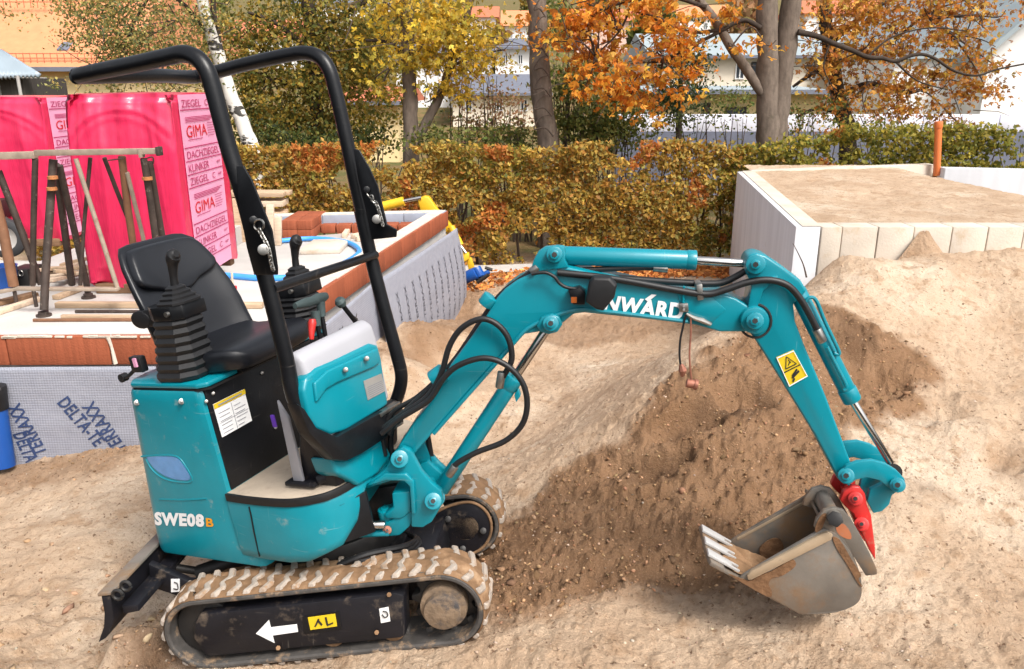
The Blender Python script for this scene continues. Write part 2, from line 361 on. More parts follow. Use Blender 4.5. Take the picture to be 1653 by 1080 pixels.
_A[:_n, _n:] = np.c_[np.ones(_n), CT_[:, :2]]; _A[_n:, :_n] = _A[:_n, _n:].T
_W = np.linalg.solve(_A, np.r_[CT_[:, 2], 0, 0, 0])
def ground_base(x, y):
    x = np.asarray(x, float); y = np.asarray(y, float); xc = np.clip(x, -14, 14); yc = np.clip(y, 0.6, 16)
    h = _W[_n] + _W[_n + 1] * xc + _W[_n + 2] * yc
    for i in range(_n): h = h + _W[i] * np.sqrt((xc - CT_[i, 0]) ** 2 + (yc - CT_[i, 1]) ** 2 + 0.02)
    far = sstep(11.0, 14.0, y); h = h * (1 - far) - 0.3 * far
    return h + np.where(y > 28, (y - 28) * 0.105, 0) * sstep(28, 60, y)
def scoop(x, y, cx, cy, r, d, sq=1.0, rot=0.0):
    dx, dy = x - cx, y - cy; c_, s_ = math.cos(rot), math.sin(rot); q = np.sqrt((dx * c_ + dy * s_) ** 2 + ((-dx * s_ + dy * c_) * sq) ** 2) / r
    return -d * np.exp(-q ** 6)
_sc = [(at_y(1120, 665, 3.6), .19, .12, 2.0, .2), (at_y(1200, 640, 3.72), .15, .09, 1.8, -.3), (at_y(1075, 735, 3.35), .14, .08, 2.0, .3), (at_y(1010, 745, 3.42), .1, .04, 1.8, -.3),
       (at_y(1390, 600, 4.2), .25, .09, 1.2, 0), (at_y(1620, 735, 3.45), .12, .05, 1.6, .2), (at_y(1500, 660, 3.85), .2, .04, 1.6, .4),
       (at_y(235, 990, 2.52), .15, -.10, 1.8, .8), (at_y(185, 1045, 2.38), .14, -.075, 1.5, .8), (at_y(275, 1040, 2.38), .07, .05, 1, .3), (at_y(1330, 1000, 2.40), .15, -.02, 1.6, 0), (at_y(1560, 690, 3.7), .18, -.05, 1.3, .3), (at_y(1590, 640, 4.0), .2, -.04, 1.5, .5)]
def near_w(x, y): return 1 - sstep(9.5, 11.5, y)
def ground_h(x, y, fine=True):
    h = ground_base(x, y)
    for p, r, d, sq, rot in _sc: h = h + scoop(x, y, p.x, p.y, r, d, sq, rot)
    w = near_w(x, y)
    dm_ = np.clip(damp(x, y), 0, 1) if fine else 0
    h = h + w * (0.05 * fbm(x, y, 1.3, 3) + 0.020 * fbm(x, y, 6, 3) + dm_ * .05 * (0.25 - np.abs(fbm(x + .3 * y, y, 2.6, 4))))
    # a rough trail of clods left of the machine and ruts behind the blade
    if fine:
        rough = 0.55 + 0.7 * dm_
        n = fbm(x, y, 22, 4, 0.6); h = h + w * (0.034 * np.maximum(n, -0.12) * rough + 0.006 * vnoise(x, y, 75) * rough + .010 * np.maximum(fbm(x + 50, y, 45, 2) - .18, 0) * 2)
        lm = np.exp(-(((x + 1.8) / .9) ** 2 + ((y - 2.6) / .55) ** 2))
        h = h + lm * (0.12 * (np.abs(fbm(x * .6 - y * .8, (x * .8 + y * .6) * .5, 4, 4)) - .1) + .02 * fbm(x, y, 16, 3))
    return h
def in_poly(px, py, poly):
    c = np.zeros(px.shape, bool); n = len(poly)
    for i in range(n):
        (x0, y0), (x1, y1) = poly[i], poly[(i + 1) % n]
        k = ((y0 > py) != (y1 > py)) & (px < (x1 - x0) * (py - y0) / (y1 - y0 + 1e-9) + x0); c ^= k
    return c
# ground-plan outlines: painted shade with wet soil, then freshly dug damp (brown) soil
def _plan(L): return [tuple(at_y(a, b, Y)[:2]) for a, b, Y in L]
WET_SHADE = [([(1085, 655, 3.6), (1130, 640, 3.65), (1240, 640, 3.75), (1250, 670, 3.65), (1200, 705, 3.5), (1120, 690, 3.5)], .9), ([(990, 735, 3.4), (1040, 715, 3.45), (1110, 720, 3.42), (1130, 755, 3.3), (1060, 775, 3.25)], .7), ([(800, 860, 3.05), (900, 850, 3.1), (1050, 860, 3.05), (1150, 840, 3.05), (1210, 900, 2.8), (1290, 985, 2.46), (1120, 975, 2.5), (960, 965, 2.55), (790, 960, 2.58)], .3),
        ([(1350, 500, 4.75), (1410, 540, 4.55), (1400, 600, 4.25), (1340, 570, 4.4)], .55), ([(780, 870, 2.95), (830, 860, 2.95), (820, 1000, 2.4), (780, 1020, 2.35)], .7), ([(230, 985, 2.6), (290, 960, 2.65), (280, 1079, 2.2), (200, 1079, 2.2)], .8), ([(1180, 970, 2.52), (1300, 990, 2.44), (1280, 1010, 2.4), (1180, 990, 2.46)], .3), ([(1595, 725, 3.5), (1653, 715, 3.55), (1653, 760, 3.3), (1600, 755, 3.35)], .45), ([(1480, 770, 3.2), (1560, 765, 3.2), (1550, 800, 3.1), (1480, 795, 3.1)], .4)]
DAMP = [_plan([(790, 840, 3.2), (870, 790, 3.4), (955, 725, 3.6), (1050, 635, 3.87), (1130, 565, 4.18), (1200, 540, 4.38), (1330, 488, 4.8), (1420, 545, 4.6), (1500, 580, 4.4), (1480, 650, 3.95), (1400, 720, 3.5), (1440, 800, 3.1), (1330, 860, 2.9), (1280, 975, 2.5), (1130, 975, 2.55), (1000, 975, 2.52), (860, 985, 2.5), (800, 985, 2.5), (760, 900, 2.8)]),
        _plan([(640, 600, 5.6), (690, 590, 6.0), (720, 560, 6.6), (800, 530, 7.3), (790, 470, 9.6), (730, 470, 9.6), (640, 540, 6.0)]),
        _plan([(870, 545, 7.2), (930, 560, 6.9), (1050, 545, 7.2), (1190, 520, 7.4), (1190, 490, 8.2), (880, 505, 8.0)]),
        _plan([(190, 940, 2.75), (290, 930, 2.75), (300, 1010, 2.4), (260, 1079, 2.25), (120, 1079, 2.25)]),
        _plan([(0, 745, 4.4), (210, 705, 4.4), (210, 730, 4.2), (110, 770, 4.05), (0, 800, 3.9)])]
def seg_dist(x, y, poly):
    d = np.full(x.shape, 1e9); n = len(poly)
    for i in range(n):
        a = poly[i]; b = poly[(i + 1) % n]; bx, by = b[0] - a[0], b[1] - a[1]
        t = np.clip(((x - a[0]) * bx + (y - a[1]) * by) / (bx * bx + by * by + 1e-9), 0, 1)
        d = np.minimum(d, np.hypot(x - a[0] - bx * t, y - a[1] - by * t))
    return d
def damp(x, y):
    x = np.asarray(x, float); y = np.asarray(y, float); r = np.zeros(x.shape)
    for k, P in enumerate(DAMP):
        xs = [p[0] for p in P]; ys = [p[1] for p in P]
        m = (x > min(xs) - .5) & (x < max(xs) + .5) & (y > min(ys) - .5) & (y < max(ys) + .5)
        if not m.any(): continue
        xx, yy = x[m], y[m]; sd = seg_dist(xx, yy, P) * np.where(in_poly(xx, yy, P), 1, -1)
        sd = sd + 0.26 * fbm(xx, yy, 3.2, 5, .6)
        r[m] = np.maximum(r[m], sstep(-0.09, 0.10, sd) * (1.0, 0.8, .65, .6, .55)[k])
    return r
def wet(x, y):  # painted shade: recesses, beside the track, under the bucket; also damp dug soil
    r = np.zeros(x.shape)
    for L_, a_ in WET_SHADE:
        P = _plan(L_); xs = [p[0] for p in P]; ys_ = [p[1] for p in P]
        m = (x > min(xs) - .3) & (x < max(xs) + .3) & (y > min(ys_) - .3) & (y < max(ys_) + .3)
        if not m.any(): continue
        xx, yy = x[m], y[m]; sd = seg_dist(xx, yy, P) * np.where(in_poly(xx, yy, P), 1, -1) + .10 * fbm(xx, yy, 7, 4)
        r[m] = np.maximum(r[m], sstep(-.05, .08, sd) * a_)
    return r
NU, ys = 980, []
yv = 0.9
while yv < 420:
    ys.append(yv); yv *= 1.0044 if yv < 13 else 1.03
ys = np.array(ys); tt = np.linspace(-1, 1, NU); tt = tt * (0.75 + 0.25 * tt ** 2)
X = tt[None, :] * (0.95 * ys[:, None] + 0.9); Yg = np.repeat(ys[:, None], NU, 1)
GD = damp(X, Yg)
Zg = ground_h(X, Yg)
idx = np.arange(len(ys) * NU).reshape(len(ys), NU)
fc = np.stack([idx[:-1, :-1], idx[:-1, 1:], idx[1:, 1:], idx[1:, :-1]], -1).reshape(-1, 4)
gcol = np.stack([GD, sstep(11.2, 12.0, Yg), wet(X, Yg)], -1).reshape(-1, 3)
gm = bpy.data.materials.new('site_sand'); gm.use_nodes = True
def ground_material(m):
    nt = m.node_tree; N, L = nt.nodes, nt.links; b = N['Principled BSDF']; b.inputs['Roughness'].default_value = 0.95; b.inputs['Specular IOR Level'].default_value = 0.15
    geo = N.new('ShaderNodeNewGeometry'); at = N.new('ShaderNodeAttribute'); at.attribute_name = 'col'
    sx = N.new('ShaderNodeSeparateColor'); L.new(at.outputs['Color'], sx.inputs[0])
    def noise(sc, det=6, ro=0.6):
        n = N.new('ShaderNodeTexNoise'); n.inputs['Scale'].default_value = sc; n.inputs['Detail'].default_value = det; n.inputs['Roughness'].default_value = ro
        L.new(geo.outputs['Position'], n.inputs['Vector']); return n.outputs['Fac']
    def ramp(v, a, b_):
        r = N.new('ShaderNodeMapRange'); r.inputs['From Min'].default_value = a; r.inputs['From Max'].default_value = b_; L.new(v, r.inputs['Value']); return r.outputs[0]
    def mix(f, A, B):
        x = N.new('ShaderNodeMix'); x.data_type = 'RGBA'
        if isinstance(f, float): x.inputs['Factor'].default_value = f
        else: L.new(f, x.inputs['Factor'])
        for k, c in (('A', A), ('B', B)):
            if isinstance(c, tuple): x.inputs[k].default_value = (*c, 1)
            else: L.new(c, x.inputs[k])
        return x.outputs['Result']
    dry = mix(ramp(noise(2.2, 8), 0.35, 0.65), (0.555, 0.415, 0.295), (0.45, 0.315, 0.21))
    dry = mix(ramp(noise(0.9, 5), 0.5, 0.68), dry, (0.64, 0.52, 0.40))
    dry = mix(ramp(noise(9, 6), 0.52, 0.70), dry, (0.40, 0.265, 0.165))
    dry = mix(ramp(noise(26, 6, 0.75), 0.56, 0.66), dry, (0.36, 0.235, 0.145))
    wet = mix(ramp(noise(5, 8), 0.35, 0.65), (0.212, 0.118, 0.062), (0.285, 0.168, 0.095))
    c = mix(sx.outputs[0], dry, wet); c = mix(sx.outputs[2], c, (0.10, 0.056, 0.032))  # third channel darkens the soil for painted shade as well as wet soil
    c = mix(ramp(noise(48, 4), 0.68, 0.74), c, (0.46, 0.35, 0.25))     # pale grit
    c = mix(ramp(noise(37, 5), 0.62, 0.68), c, (0.17, 0.10, 0.06))     # dark crumbs
    c = mix(ramp(noise(110, 3, 0.8), 0.60, 0.68), c, (0.30, 0.195, 0.125))
    gr = mix(ramp(noise(1.5, 6), 0.4, 0.6), (0.10, 0.105, 0.035), (0.20, 0.13, 0.06))
    c = mix(sx.outputs[1], c, gr)
    L.new(c, b.inputs['Base Color'])
    bp = N.new('ShaderNodeBump'); bp.inputs['Strength'].default_value = 1.0; bp.inputs['Distance'].default_value = 0.018
    ad = N.new('ShaderNodeMath'); ad.operation = 'ADD'; L.new(noise(70, 6, 0.7), ad.inputs[0]); L.new(noise(18, 5), ad.inputs[1]); L.new(ad.outputs[0], bp.inputs['Height']); L.new(bp.outputs[0], b.inputs['Normal'])
ground_material(gm)
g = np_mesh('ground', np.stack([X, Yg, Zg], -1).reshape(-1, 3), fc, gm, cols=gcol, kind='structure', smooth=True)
# ================================================================== THE TEAL MINI EXCAVATOR
ex = thing('mini_excavator', 'small teal tracked excavator with a black roll bar, its bucket resting on the sand', 'excavator', O0 - TU * 0.16)
def dup(o, name, offset, parent=ex):
    c = o.copy(); c.name = name; COL.objects.link(c); c.parent = parent; c.location = o.location + Vector(offset); ORG[c.name] = ORG[o.name] + Vector(offset)
    return c

# ---------------------------------------------------------------- undercarriage
RB, CC, TW = 0.137, 0.869, 0.18               # belt radius, wheel spacing, belt width
def belt_pt(d, r=RB):
    """point and outward normal on the belt loop at run length d (sprocket at s=0, idler at s=-CC)"""
    Lp = 2 * CC + 2 * math.pi * RB; d %= Lp
    if d < CC: return -CC + d, r, 0.0, 1.0
    d -= CC
    if d < math.pi * RB: a = d / RB; return math.sin(a) * r, math.cos(a) * r, math.sin(a), math.cos(a)
    d -= math.pi * RB
    if d < CC: return -d, -r, 0.0, -1.0
    d -= CC; a = d / RB; return -CC - math.sin(a) * r, -math.cos(a) * r, -math.sin(a), -math.cos(a)
LOOP = 2 * CC + 2 * math.pi * RB
def make_track(t0, far):
    """belt, lugs, wheels and frame of one track; t0 = lateral offset of its near face"""
    mb = MB(); n = 110; rings = []
    for i in range(n):
        s, w, ns, nw = belt_pt(LOOP * i / n, RB)
        th = 0.017
        rings.append([TP(s + ns * q, t0 + t, w + nw * q) for t, q in ((0.0, -th + .006), (0.006, -th), (TW - .006, -th), (TW, -th + .006), (TW, -0.002), (TW - 0.01, 0.004), (0.01, 0.004), (0.0, -0.002))])
    rings.append(rings[0]); mb.loft(rings, cap=False)
    belt = mb.build('track_belt', track_rubber, ex, label='muddy rubber track belt')
    # lugs: a zigzag bar across the belt
    nl = 44
    zz = [(-.010, 0.004), (.012, .05), (-.006, .08), (.014, .115), (-.008, .176)]
    out = [(s - .014, t) for s, t in zz] + [(s + .014, t) for s, t in reversed(zz)]
    lm = MB(); lm.prism([V(s, t, 0) for s, t in out], V(0, 0, .0165))
    for v in lm.bm.verts:
        if v.co.z > .01: v.co.x *= .75; v.co.y = .09 + (v.co.y - .09) * .94
    src = None; rr = random.Random(3 + int(far))
    for i in range(nl):
        s, w, ns, nw = belt_pt(LOOP * (i + .5) / nl, RB + .004)
        p = TP(s, t0, w); nrm = (TF * ns + TU * nw).normalized(); tang = (TF * nw - TU * ns).normalized()
        M4 = Matrix(((tang.x, TL.x, nrm.x, p.x), (tang.y, TL.y, nrm.y, p.y), (tang.z, TL.z, nrm.z, p.z), (0, 0, 0, 1)))
        if src is None:
            bm_ = lm.bm; bmesh.ops.recalc_face_normals(bm_, faces=bm_.faces)
            bmesh.ops.bevel(bm_, geom=[e for e in bm_.edges if e.calc_face_angle(0) > .6], offset=.004, segments=1, affect='EDGES', clamp_overlap=True)
            me = bpy.data.meshes.new('track_lug'); bm_.to_mesh(me); bm_.free(); me.materials.append(lug_m)
            src = bpy.data.objects.new('track_lug', me); COL.objects.link(src); src.parent = ex; src.matrix_local = Matrix.Translation(-ORG[ex.name]) @ M4; ORG[src.name] = ORG[ex.name]
        else: inst('track_lug', src, ex, M4)
    # caked mud between the lugs
    mv, mf = [], []; ni, nj = 330, 14
    for i in range(ni + 1):
        s, w, ns, nw = belt_pt(LOOP * i / ni)
        for j in range(nj + 1):
            t = t0 + .004 + (TW - .008) * j / nj; k = LOOP * i / ni
            e = 1 - abs(2 * j / nj - 1) ** 6
            h = RB + .003 + e * (.0125 + .020 * float(fbm(k + t * 3, t * 2 + t0 * 7, 14, 3)) + .005 * float(vnoise(k, t, 60)))
            s2, w2, _, _ = belt_pt(k, h); mv.append(TP(s2, t, w2))
    for i in range(ni):
        for j in range(nj): a = i * (nj + 1) + j; mf.append((a, a + 1, a + nj + 2, a + nj + 1))
    np_mesh('caked_mud', [tuple(v) for v in mv], mf, mud, ex, kind='stuff', smooth=True)
    # wheels
    c = MB(); tn = 11; prof = []
    for i in range(tn * 4):
        a = 2 * math.pi * i / (tn * 4); r = (.118, .118, .094, .094)[i % 4]; prof.append((math.cos(a) * r, math.sin(a) * r))
    c.prism([TP(x, t0 + .065, y) for x, y in prof], TL * .05); c.build('sprocket', dark_steel, ex, bevel=.003)
    c = MB(); c.cyl(TP(0, t0 - .012, 0), TP(0, t0 + .065, 0), .064, 28); c.cyl(TP(0, t0 + .02, 0), TP(0, t0 + .09, 0), .082, 28)
    c.build('drive_hub', hub_m, ex, bevel=.006, label='round drive hub caked with dried mud')
    c = MB(); c.cyl(TP(-CC, t0 + .05, 0), TP(-CC, t0 + .13, 0), .112, 32); c.cyl(TP(-CC, t0 + .035, 0), TP(-CC, t0 + .145, 0), .05, 20); c.build('idler_wheel', dark_steel, ex, bevel=.006)
    for s in (-.62, -.42, -.20):
        c = MB(); c.cyl(TP(s, t0 + .035, -RB + .062), TP(s, t0 + .145, -RB + .062), .046, 24); c.cyl(TP(s, t0 + .02, -RB + .062), TP(s, t0 + .035, -RB + .062), .02, 12)
        c.build('track_roller', mud if s > -.5 else dark_steel, ex, bevel=.004)
    for i in range(16):                        # inner guide blocks on the lower run
        s, w, ns, nw = belt_pt(LOOP * (i + .5) / 30 + CC + .12, RB - .02); c = None
        M_ = MB(); M_.box(TP(s, t0 + .09, w), (TF * nw - TU * ns) * .012, TL * .02, (TF * ns + TU * nw) * .014); M_.build('belt_block', track_rubber, ex, bevel=.003)
PNEAR = Plane(TP(0, 0, 0), TL)
make_track(0.0, False); make_track(0.584, True)
# side plate of the near track, with its stickers
mb = MB(); out = [(316, 1003), (322, 992), (640, 958), (652, 962), (655, 1026), (646, 1030), (340, 1060), (330, 1056), (312, 1030)]
mb.prism(PNEAR.pts(out, .012), TL * .085); sp = mb.build('side_plate', black_dusty, ex, bevel=.006)
def decal(name, pl, quad, material, parent=ex, lift=-.0025, label=None, mbx=None):
    m_ = MB(); m_.prism(pl.pts(quad, lift), pl.n * .002); return m_.build(name, material, parent, label=label)
PP = Plane(TP(0, .012, 0), TL)
decal('arrow_sticker', PP, [(413, 1023), (434, 1001), (437, 1013), (479, 1008), (481, 1020), (440, 1026), (443, 1038)], white_d, sp, label='white arrow pointing to the rear')
decal('warning_backing', PP, [(488, 996), (547, 987), (552, 1016), (492, 1024)], black, sp, -.003)
decal('warning_sticker', PP, [(497, 997), (541, 991), (544, 1011), (501, 1017)], yellow_d, sp, -.006, label='small yellow warning sticker with worn marks')
m_ = MB()
for a, b, c_, d in [((507, 1012), (513, 999), (516, 999), (510, 1012)), ((513, 999), (521, 1008), (519, 1011), (512, 1003)), ((527, 1009), (524, 997), (527, 996), (530, 1008)), ((527, 1009), (538, 1004), (538, 1007), (528, 1011))]:
    m_.face(PP.pts([a, b, c_, d], -.0085))
m_.build('warning_mark', black_d, sp)
decal('hook_sticker', PP, [(612, 983), (627, 980), (630, 1003), (615, 1006)], white_d, sp, label='white sticker with a hook sign')
m_ = MB(); m_.tube([PP(618, 987, -.006), PP(624, 988, -.006), PP(626, 994, -.006), PP(621, 997, -.006), PP(617, 992, -.006)], .0022, 6, 3); m_.build('hook_mark', black_d, sp)
for a in [(449, 1046), (608, 1021), (628, 960)]:
    m_ = MB(); m_.cyl(PP(*a), PP(*a, -.012), .009, 6); m_.build('bolt', mud, sp, bevel=.002)
# inner guard of the far track: pear-shaped plate round its motor
PFAR = Plane(TP(0, .584, 0), TL)
pear = [(694, 842), (702, 829), (722, 818), (748, 811), (768, 813), (785, 826), (793, 845), (791, 865), (781, 882), (766, 892), (748, 896), (720, 893), (699, 888), (691, 877)]
m_ = MB(); m_.prism(PFAR.pts(pear, -.012), TL * .03); fg = m_.build('motor_guard', black_dusty, ex, bevel=.006)
m_ = MB(); m_.tube(PFAR.pts(pear, -.012), .006, 8, 4, closed=True); m_.build('guard_rim', mud, fg)
for a in [(723, 838), (780, 857), (747, 886)]:
    m_ = MB(); m_.cyl(PFAR(*a, -.012), PFAR(*a, -.026), .014, 12); m_.build('bolt', dark_steel, fg, bevel=.003)
# centre frame between the tracks, slewing ring and hoses under the house
mb = MB(); mb.box(TP(-.43, .382, .0), TF * .36, TL * .2, TU * .065); mb.box(TP(-.43, .382, .07), TF * .25, TL * .16, TU * .03); mb.build('centre_frame', black_dusty, ex, bevel=.012)
mb = MB(); mb.cyl(O0 + TU * .09, O0 + TU * .19, .21, 40); mb.build('slewing_ring', dark_steel, ex, bevel=.008)
for t in (.21, .55):
    mb = MB(); mb.prism([TP(-.55, t, .05), TP(-.85, t, .06), TP(-1.0, t, .10), TP(-1.13, t, .19), TP(-1.15, t, .09), TP(-1.0, t, .01), TP(-.85, t, -.02), TP(-.55, t, -.03)], TL * .035); ba = mb.build('blade_arm', black_dusty, ex, bevel=.008)
    if t < .3:
        PB = Plane(TP(0, t, 0), TL)
        q = PB.pts([(276, 935), (290, 935), (290, 955), (276, 956)], -.003); m_ = MB(); m_.prism(q, TL * .002); m_.build('hook_sticker', white_d, ba, label='white sticker with a hook sign')
        m_ = MB(); m_.tube(PB.pts([(280, 950), (287, 951), (286, 942), (281, 940)], -.006), .002, 6, 3); m_.build('hook_mark', black_d, ba)
# soil lying on the frame
def clod_patch(name, fn, nu, nv, material, parent=ex):
    P = [fn(i / nu, j / nv) for i in range(nu + 1) for j in range(nv + 1)]
    np_mesh(name, [tuple(p) for p in P], [(i * (nv + 1) + j, i * (nv + 1) + j + 1, (i + 1) * (nv + 1) + j + 1, (i + 1) * (nv + 1) + j) for i in range(nu) for j in range(nv)], material, parent, kind='stuff', smooth=True)
clod_patch('soil_on_frame', lambda i, j: TP(-1.0 + .62 * i, .19 + .42 * j, .05 + .03 * math.sin(math.pi * i) * math.sin(math.pi * j) + .04 * float(fbm(i * 3, j * 2, 3, 4))), 40, 26, mud)
# dozer blade at the rear
bl = [(-1.12, .03), (-1.145, .035), (-1.185, -.04), (-1.185, -.10), (-1.215, -.165), (-1.20, -.172), (-1.165, -.10), (-1.165, -.04)]
B0 = TP(-1.19, -.02, 0)
pb = Plane(TP(0, .0, 0), TL)
prof = [(163, 962), (178, 962), (182, 985), (184, 1000), (178, 1020), (170, 1031), (158, 1038), (167, 1012), (168, 990)]
mb = MB(); mb.prism(pb.pts(prof), TL * .76); blade = mb.build('dozer_blade', black_dusty, ex, bevel=.004, label='scraped black dozer blade dug into the sand')
mb = MB(); a0 = pb(171, 960); mb.box(a0 + TL * .38 + TU * .004, TF * .028, TL * .385, TU * .006); mb.build('blade_edge', bucket_m, blade, bevel=.003)
m_ = MB(); m_.prism([TP(-1.15, .03, .135), TP(-1.09, .03, .13), TP(-1.09, .03, .105), TP(-1.15, .03, .10)], TL * .68); m_.build('blade_rib', black_dusty, blade, bevel=.003)
for a in [(190, 960), (203, 946)]:
    p = on_plane(*a, TP(-1.12, 0, 0), TF); mb = MB(); ax = TL * .03
    mb.tube([p + TF * .018 * math.cos(t) + TU * .018 * math.sin(t) for t in [k * .5 for k in range(13)]], .006, 8, 1); mb.build('blade_shackle', dark_steel, blade)
mb = MB(); mb.cyl(TP(-1.02, .33, .06), TP(-.7, .37, .12), .032, 18); mb.cyl(TP(-1.13, .32, .11), TP(-1.02, .33, .07), .016, 14); mb.build('blade_cylinder', dark_steel, ex)
for k in range(3):
    mb = MB(); mb.tube([HP(.16, -.22 + .02 * k, .15), HP(.25, -.16, .17 - .02 * k), HP(.32, -.02 + .02 * k, .13 - .02 * k), HP(.26, .1, .09), HP(.1, .12, .1)], .011, 8, 5); mb.build('hose', hose_m, ex)

# ---------------------------------------------------------------- house
NB = -.34
PN = Plane(HP(0, NB, 0), HL)                   # near flank of the house
def loc(px, py, b=NB):
    p = on_plane(px, py, HP(0, b, 0), HL) - O0; return p.dot(HF), p.dot(HU)
def body_section(plan_fn, cs): pass
# rear cover: an outline in plan (rounded at the back), lofted upward and following the traced silhouette
def rear_plan(c):
    """plan outline at height c (house frame a, b)"""
    a_r = -.652 + .165 * (c - .21); a_f = -.15 - .0 * c
    if c < .45: a_f = -.06
    pts = []; R = .075
    for k in range(9):
        t = math.pi / 2 * k / 8; pts.append((a_r + R - R * math.sin(t) * 1.0, NB + R * .9 - R * .9 * math.cos(t)))
    pts = pts[::-1]                            # from the back round the near corner
    near = pts + [(a_f - .03, NB), (a_f - .008, NB + .008), (a_f, NB + .03)]
    far = [(a, -b) for a, b in near[::-1]]
    return near + far
mb = MB(); rings = []
for c in (.185, .20, .26, .34, .45, .451, .55, .65, .75, .81, .838, .85):
    k = .02 if c < .19 else (.008 if c < .21 else (.006 if c > .83 else 0)); k = .02 if c == .85 else k
    rings.append([HP(a * (1 - k) - .3 * k, b * (1 - k), c) for a, b in rear_plan(c)])
mb.loft(rings); body = mb.build('rear_cover', teal_low, ex, bevel=0, ang=50, label='dusty teal rear cover with a lens window and white lettering')
# lower skirt under the floor, rounded at the front corner, bottom edge sweeping up
fl = [(-.155, -.345), (-.05, -.352), (.06, -.352), (.146, -.342), (.215, -.31), (.256, -.27), (.28, -.2), (.284, -.12)]
fl_full = fl + [(.284, .12), (.28, .2), (.256, .27), (.215, .31), (.146, .342), (.06, .352), (-.05, .352), (-.155, .345)]
def bot(i):
    a, b = fl_full[i]; base = .215 + .05 * max(0, a - .12) / .15; return base + (.05 if abs(b) < .22 else 0) + (.10 if abs(b) < .15 else 0)
mb = MB(); rings = []
for k, (fr, sc) in enumerate(((0.0, .93), (.06, .985), (.2, 1.0), (.9, 1.0), (1.0, .985))):
    r = []
    for i, (a, b) in enumerate(fl_full):
        lo = bot(i); r.append(HP(a * sc if a > 0 else a, b * sc, lo + (.452 - lo) * fr))
    rings.append(r)
mb.loft(rings); sk = mb.build('floor_skirt', teal_low, ex, ang=50)
m_ = MB(); m_.tube([PN(402, 818, -.012), PN(405, 830, -.013), PN(410, 858, -.013), PN(419, 898, -.010)], .003, 6); m_.build('panel_seam', black, sk)
# pocket where the swing cylinder comes out
m_ = MB(); m_.prism([HP(.2, -.297, .41), HP(.262, -.24, .41), HP(.287, -.13, .41), HP(.287, -.13, .25), HP(.25, -.24, .27), HP(.212, -.29, .30)], HL * -.012 + HF * .006); m_.build('cylinder_recess', black, sk, bevel=.004)
# floor plate with a black rubber edge
mb = MB(); mb.prism([HP(a, b, .466) for a, b in fl_full], HU * .006); fp = mb.build('floor_plate', floor_m, ex, bevel=.002, label='sandy metal floor plate')
mb = MB()
ed = [HP(a * 1.004, b * 1.006, .461) for a, b in fl_full[:8]]
mb.loft([[p + HU * .012 + (O0 + HU * .461 - p) * .03, p + HU * .012, p - HU * .016, p - HU * .016 + (O0 + HU * .461 - p) * .03] for p in smooth_path(ed, 4)]); mb.build('floor_edge', rubber, ex, bevel=.002)
# seat base
mb = MB(); mb.prism([HP(-.146, -.318, .473), HP(-.146, .318, .473), HP(-.146, .318, .85), HP(-.146, -.318, .85)], HF * -.3); sb = mb.build('seat_base', black, ex, bevel=.006, label='scuffed black panel under the seat')
PS = Plane(HP(-.146, 0, 0), -HF)
for a in [(344, 635), (423, 602), (445, 690), (333, 648)]:
    m_ = MB(); m_.cyl(PS(*a), PS(*a, -.006), .007, 8); m_.build('bolt', zinc, sb, bevel=.002)
q = PS.pts([(344, 653), (394, 628), (407, 679), (359, 706)], -.003); q2 = [q[3], q[2], q[1], q[0]]
m_ = MB(); m_.prism(q, HF * -.002); ins = m_.build('instruction_sticker', white_d, sb, label='white instruction sticker with a yellow heading')
m_ = MB(); m_.prism([p + HF * .003 for p in quad_at(q2, 0, .86, 1, 1)], HF * -.002); m_.build('sticker_heading', yellow_d, ins)
m_ = MB()
rr = random.Random(5)
for k in range(2):
    for j in range(6):
        m_.face([p + HF * .0025 for p in quad_at(q2, .06 + .49 * k, .08 + .12 * j, .06 + .49 * k + rr.uniform(.2, .38), .10 + .12 * j)])
m_.face([p + HF * .0025 for p in quad_at(q2, .03, .40, .97, .412)]); m_.face([p + HF * .0025 for p in quad_at(q2, .49, .03, .505, .82)])
m_.face([p + HF * .006 for p in quad_at(q2, .1, .91, .86, .95)])
m_.build('sticker_print', grey_d, ins)
# teal deck over the seat base
deck = [(-.555, -.22), (-.54, -.29), (-.50, -.330), (-.16, -.338), (-.125, -.315), (-.125, .315), (-.16, .338), (-.50, .330), (-.54, .29), (-.555, .22)]
mb = MB(); mb.prism([HP(a, b, .858) for a, b in deck], HU * .02); mb.build('deck_plate', teal, ex, bevel=.008)
m_ = MB(); m_.prism([HP(a * .99, b * .985, .849) for a, b in deck], HU * .008); m_.build('deck_gasket', rubber, ex)
# lens window, creases, bolts and lettering on the rear cover
PC = Plane(HP(0, NB, 0), HL)
lens = [(237, 738), (262, 737), (284, 739), (296, 752), (307, 773), (290, 775), (268, 769), (250, 757)]
m_ = MB(); m_.prism(smooth_path(PC.pts(lens, -.0015), 3, True), HL * .008); lw = m_.build('lens_window', window_m, body, label='frosted blue leaf-shaped lens')
m_ = MB(); m_.tube(PC.pts([(228, 737), (262, 735), (286, 737), (299, 751), (311, 776), (288, 778), (264, 772), (246, 758), (236, 741)], .001), .0035, 8, 4); m_.build('lens_rim', teal, lw)
m_ = MB(); m_.tube(PC.pts([(258, 806), (296, 807), (334, 805)], .0015), .004, 8, 4); m_.build('crease', teal_low, body)
for a in [(221, 650), (293, 648)]:
    m_ = MB(); m_.cyl(PC(*a, .004), PC(*a, -.004), .0105, 16); m_.cyl(PC(*a, .0), PC(*a, -.007), .006, 6); m_.build('bolt', zinc, body, bevel=.001)
m_ = MB(); put_text(m_, 'SWE08', PC.pts([(250, 848), (330, 851), (329, 830), (249, 826)], -.003), .055); m_.build('lettering', white_d, body, smooth=False, label='white letters SWE08')
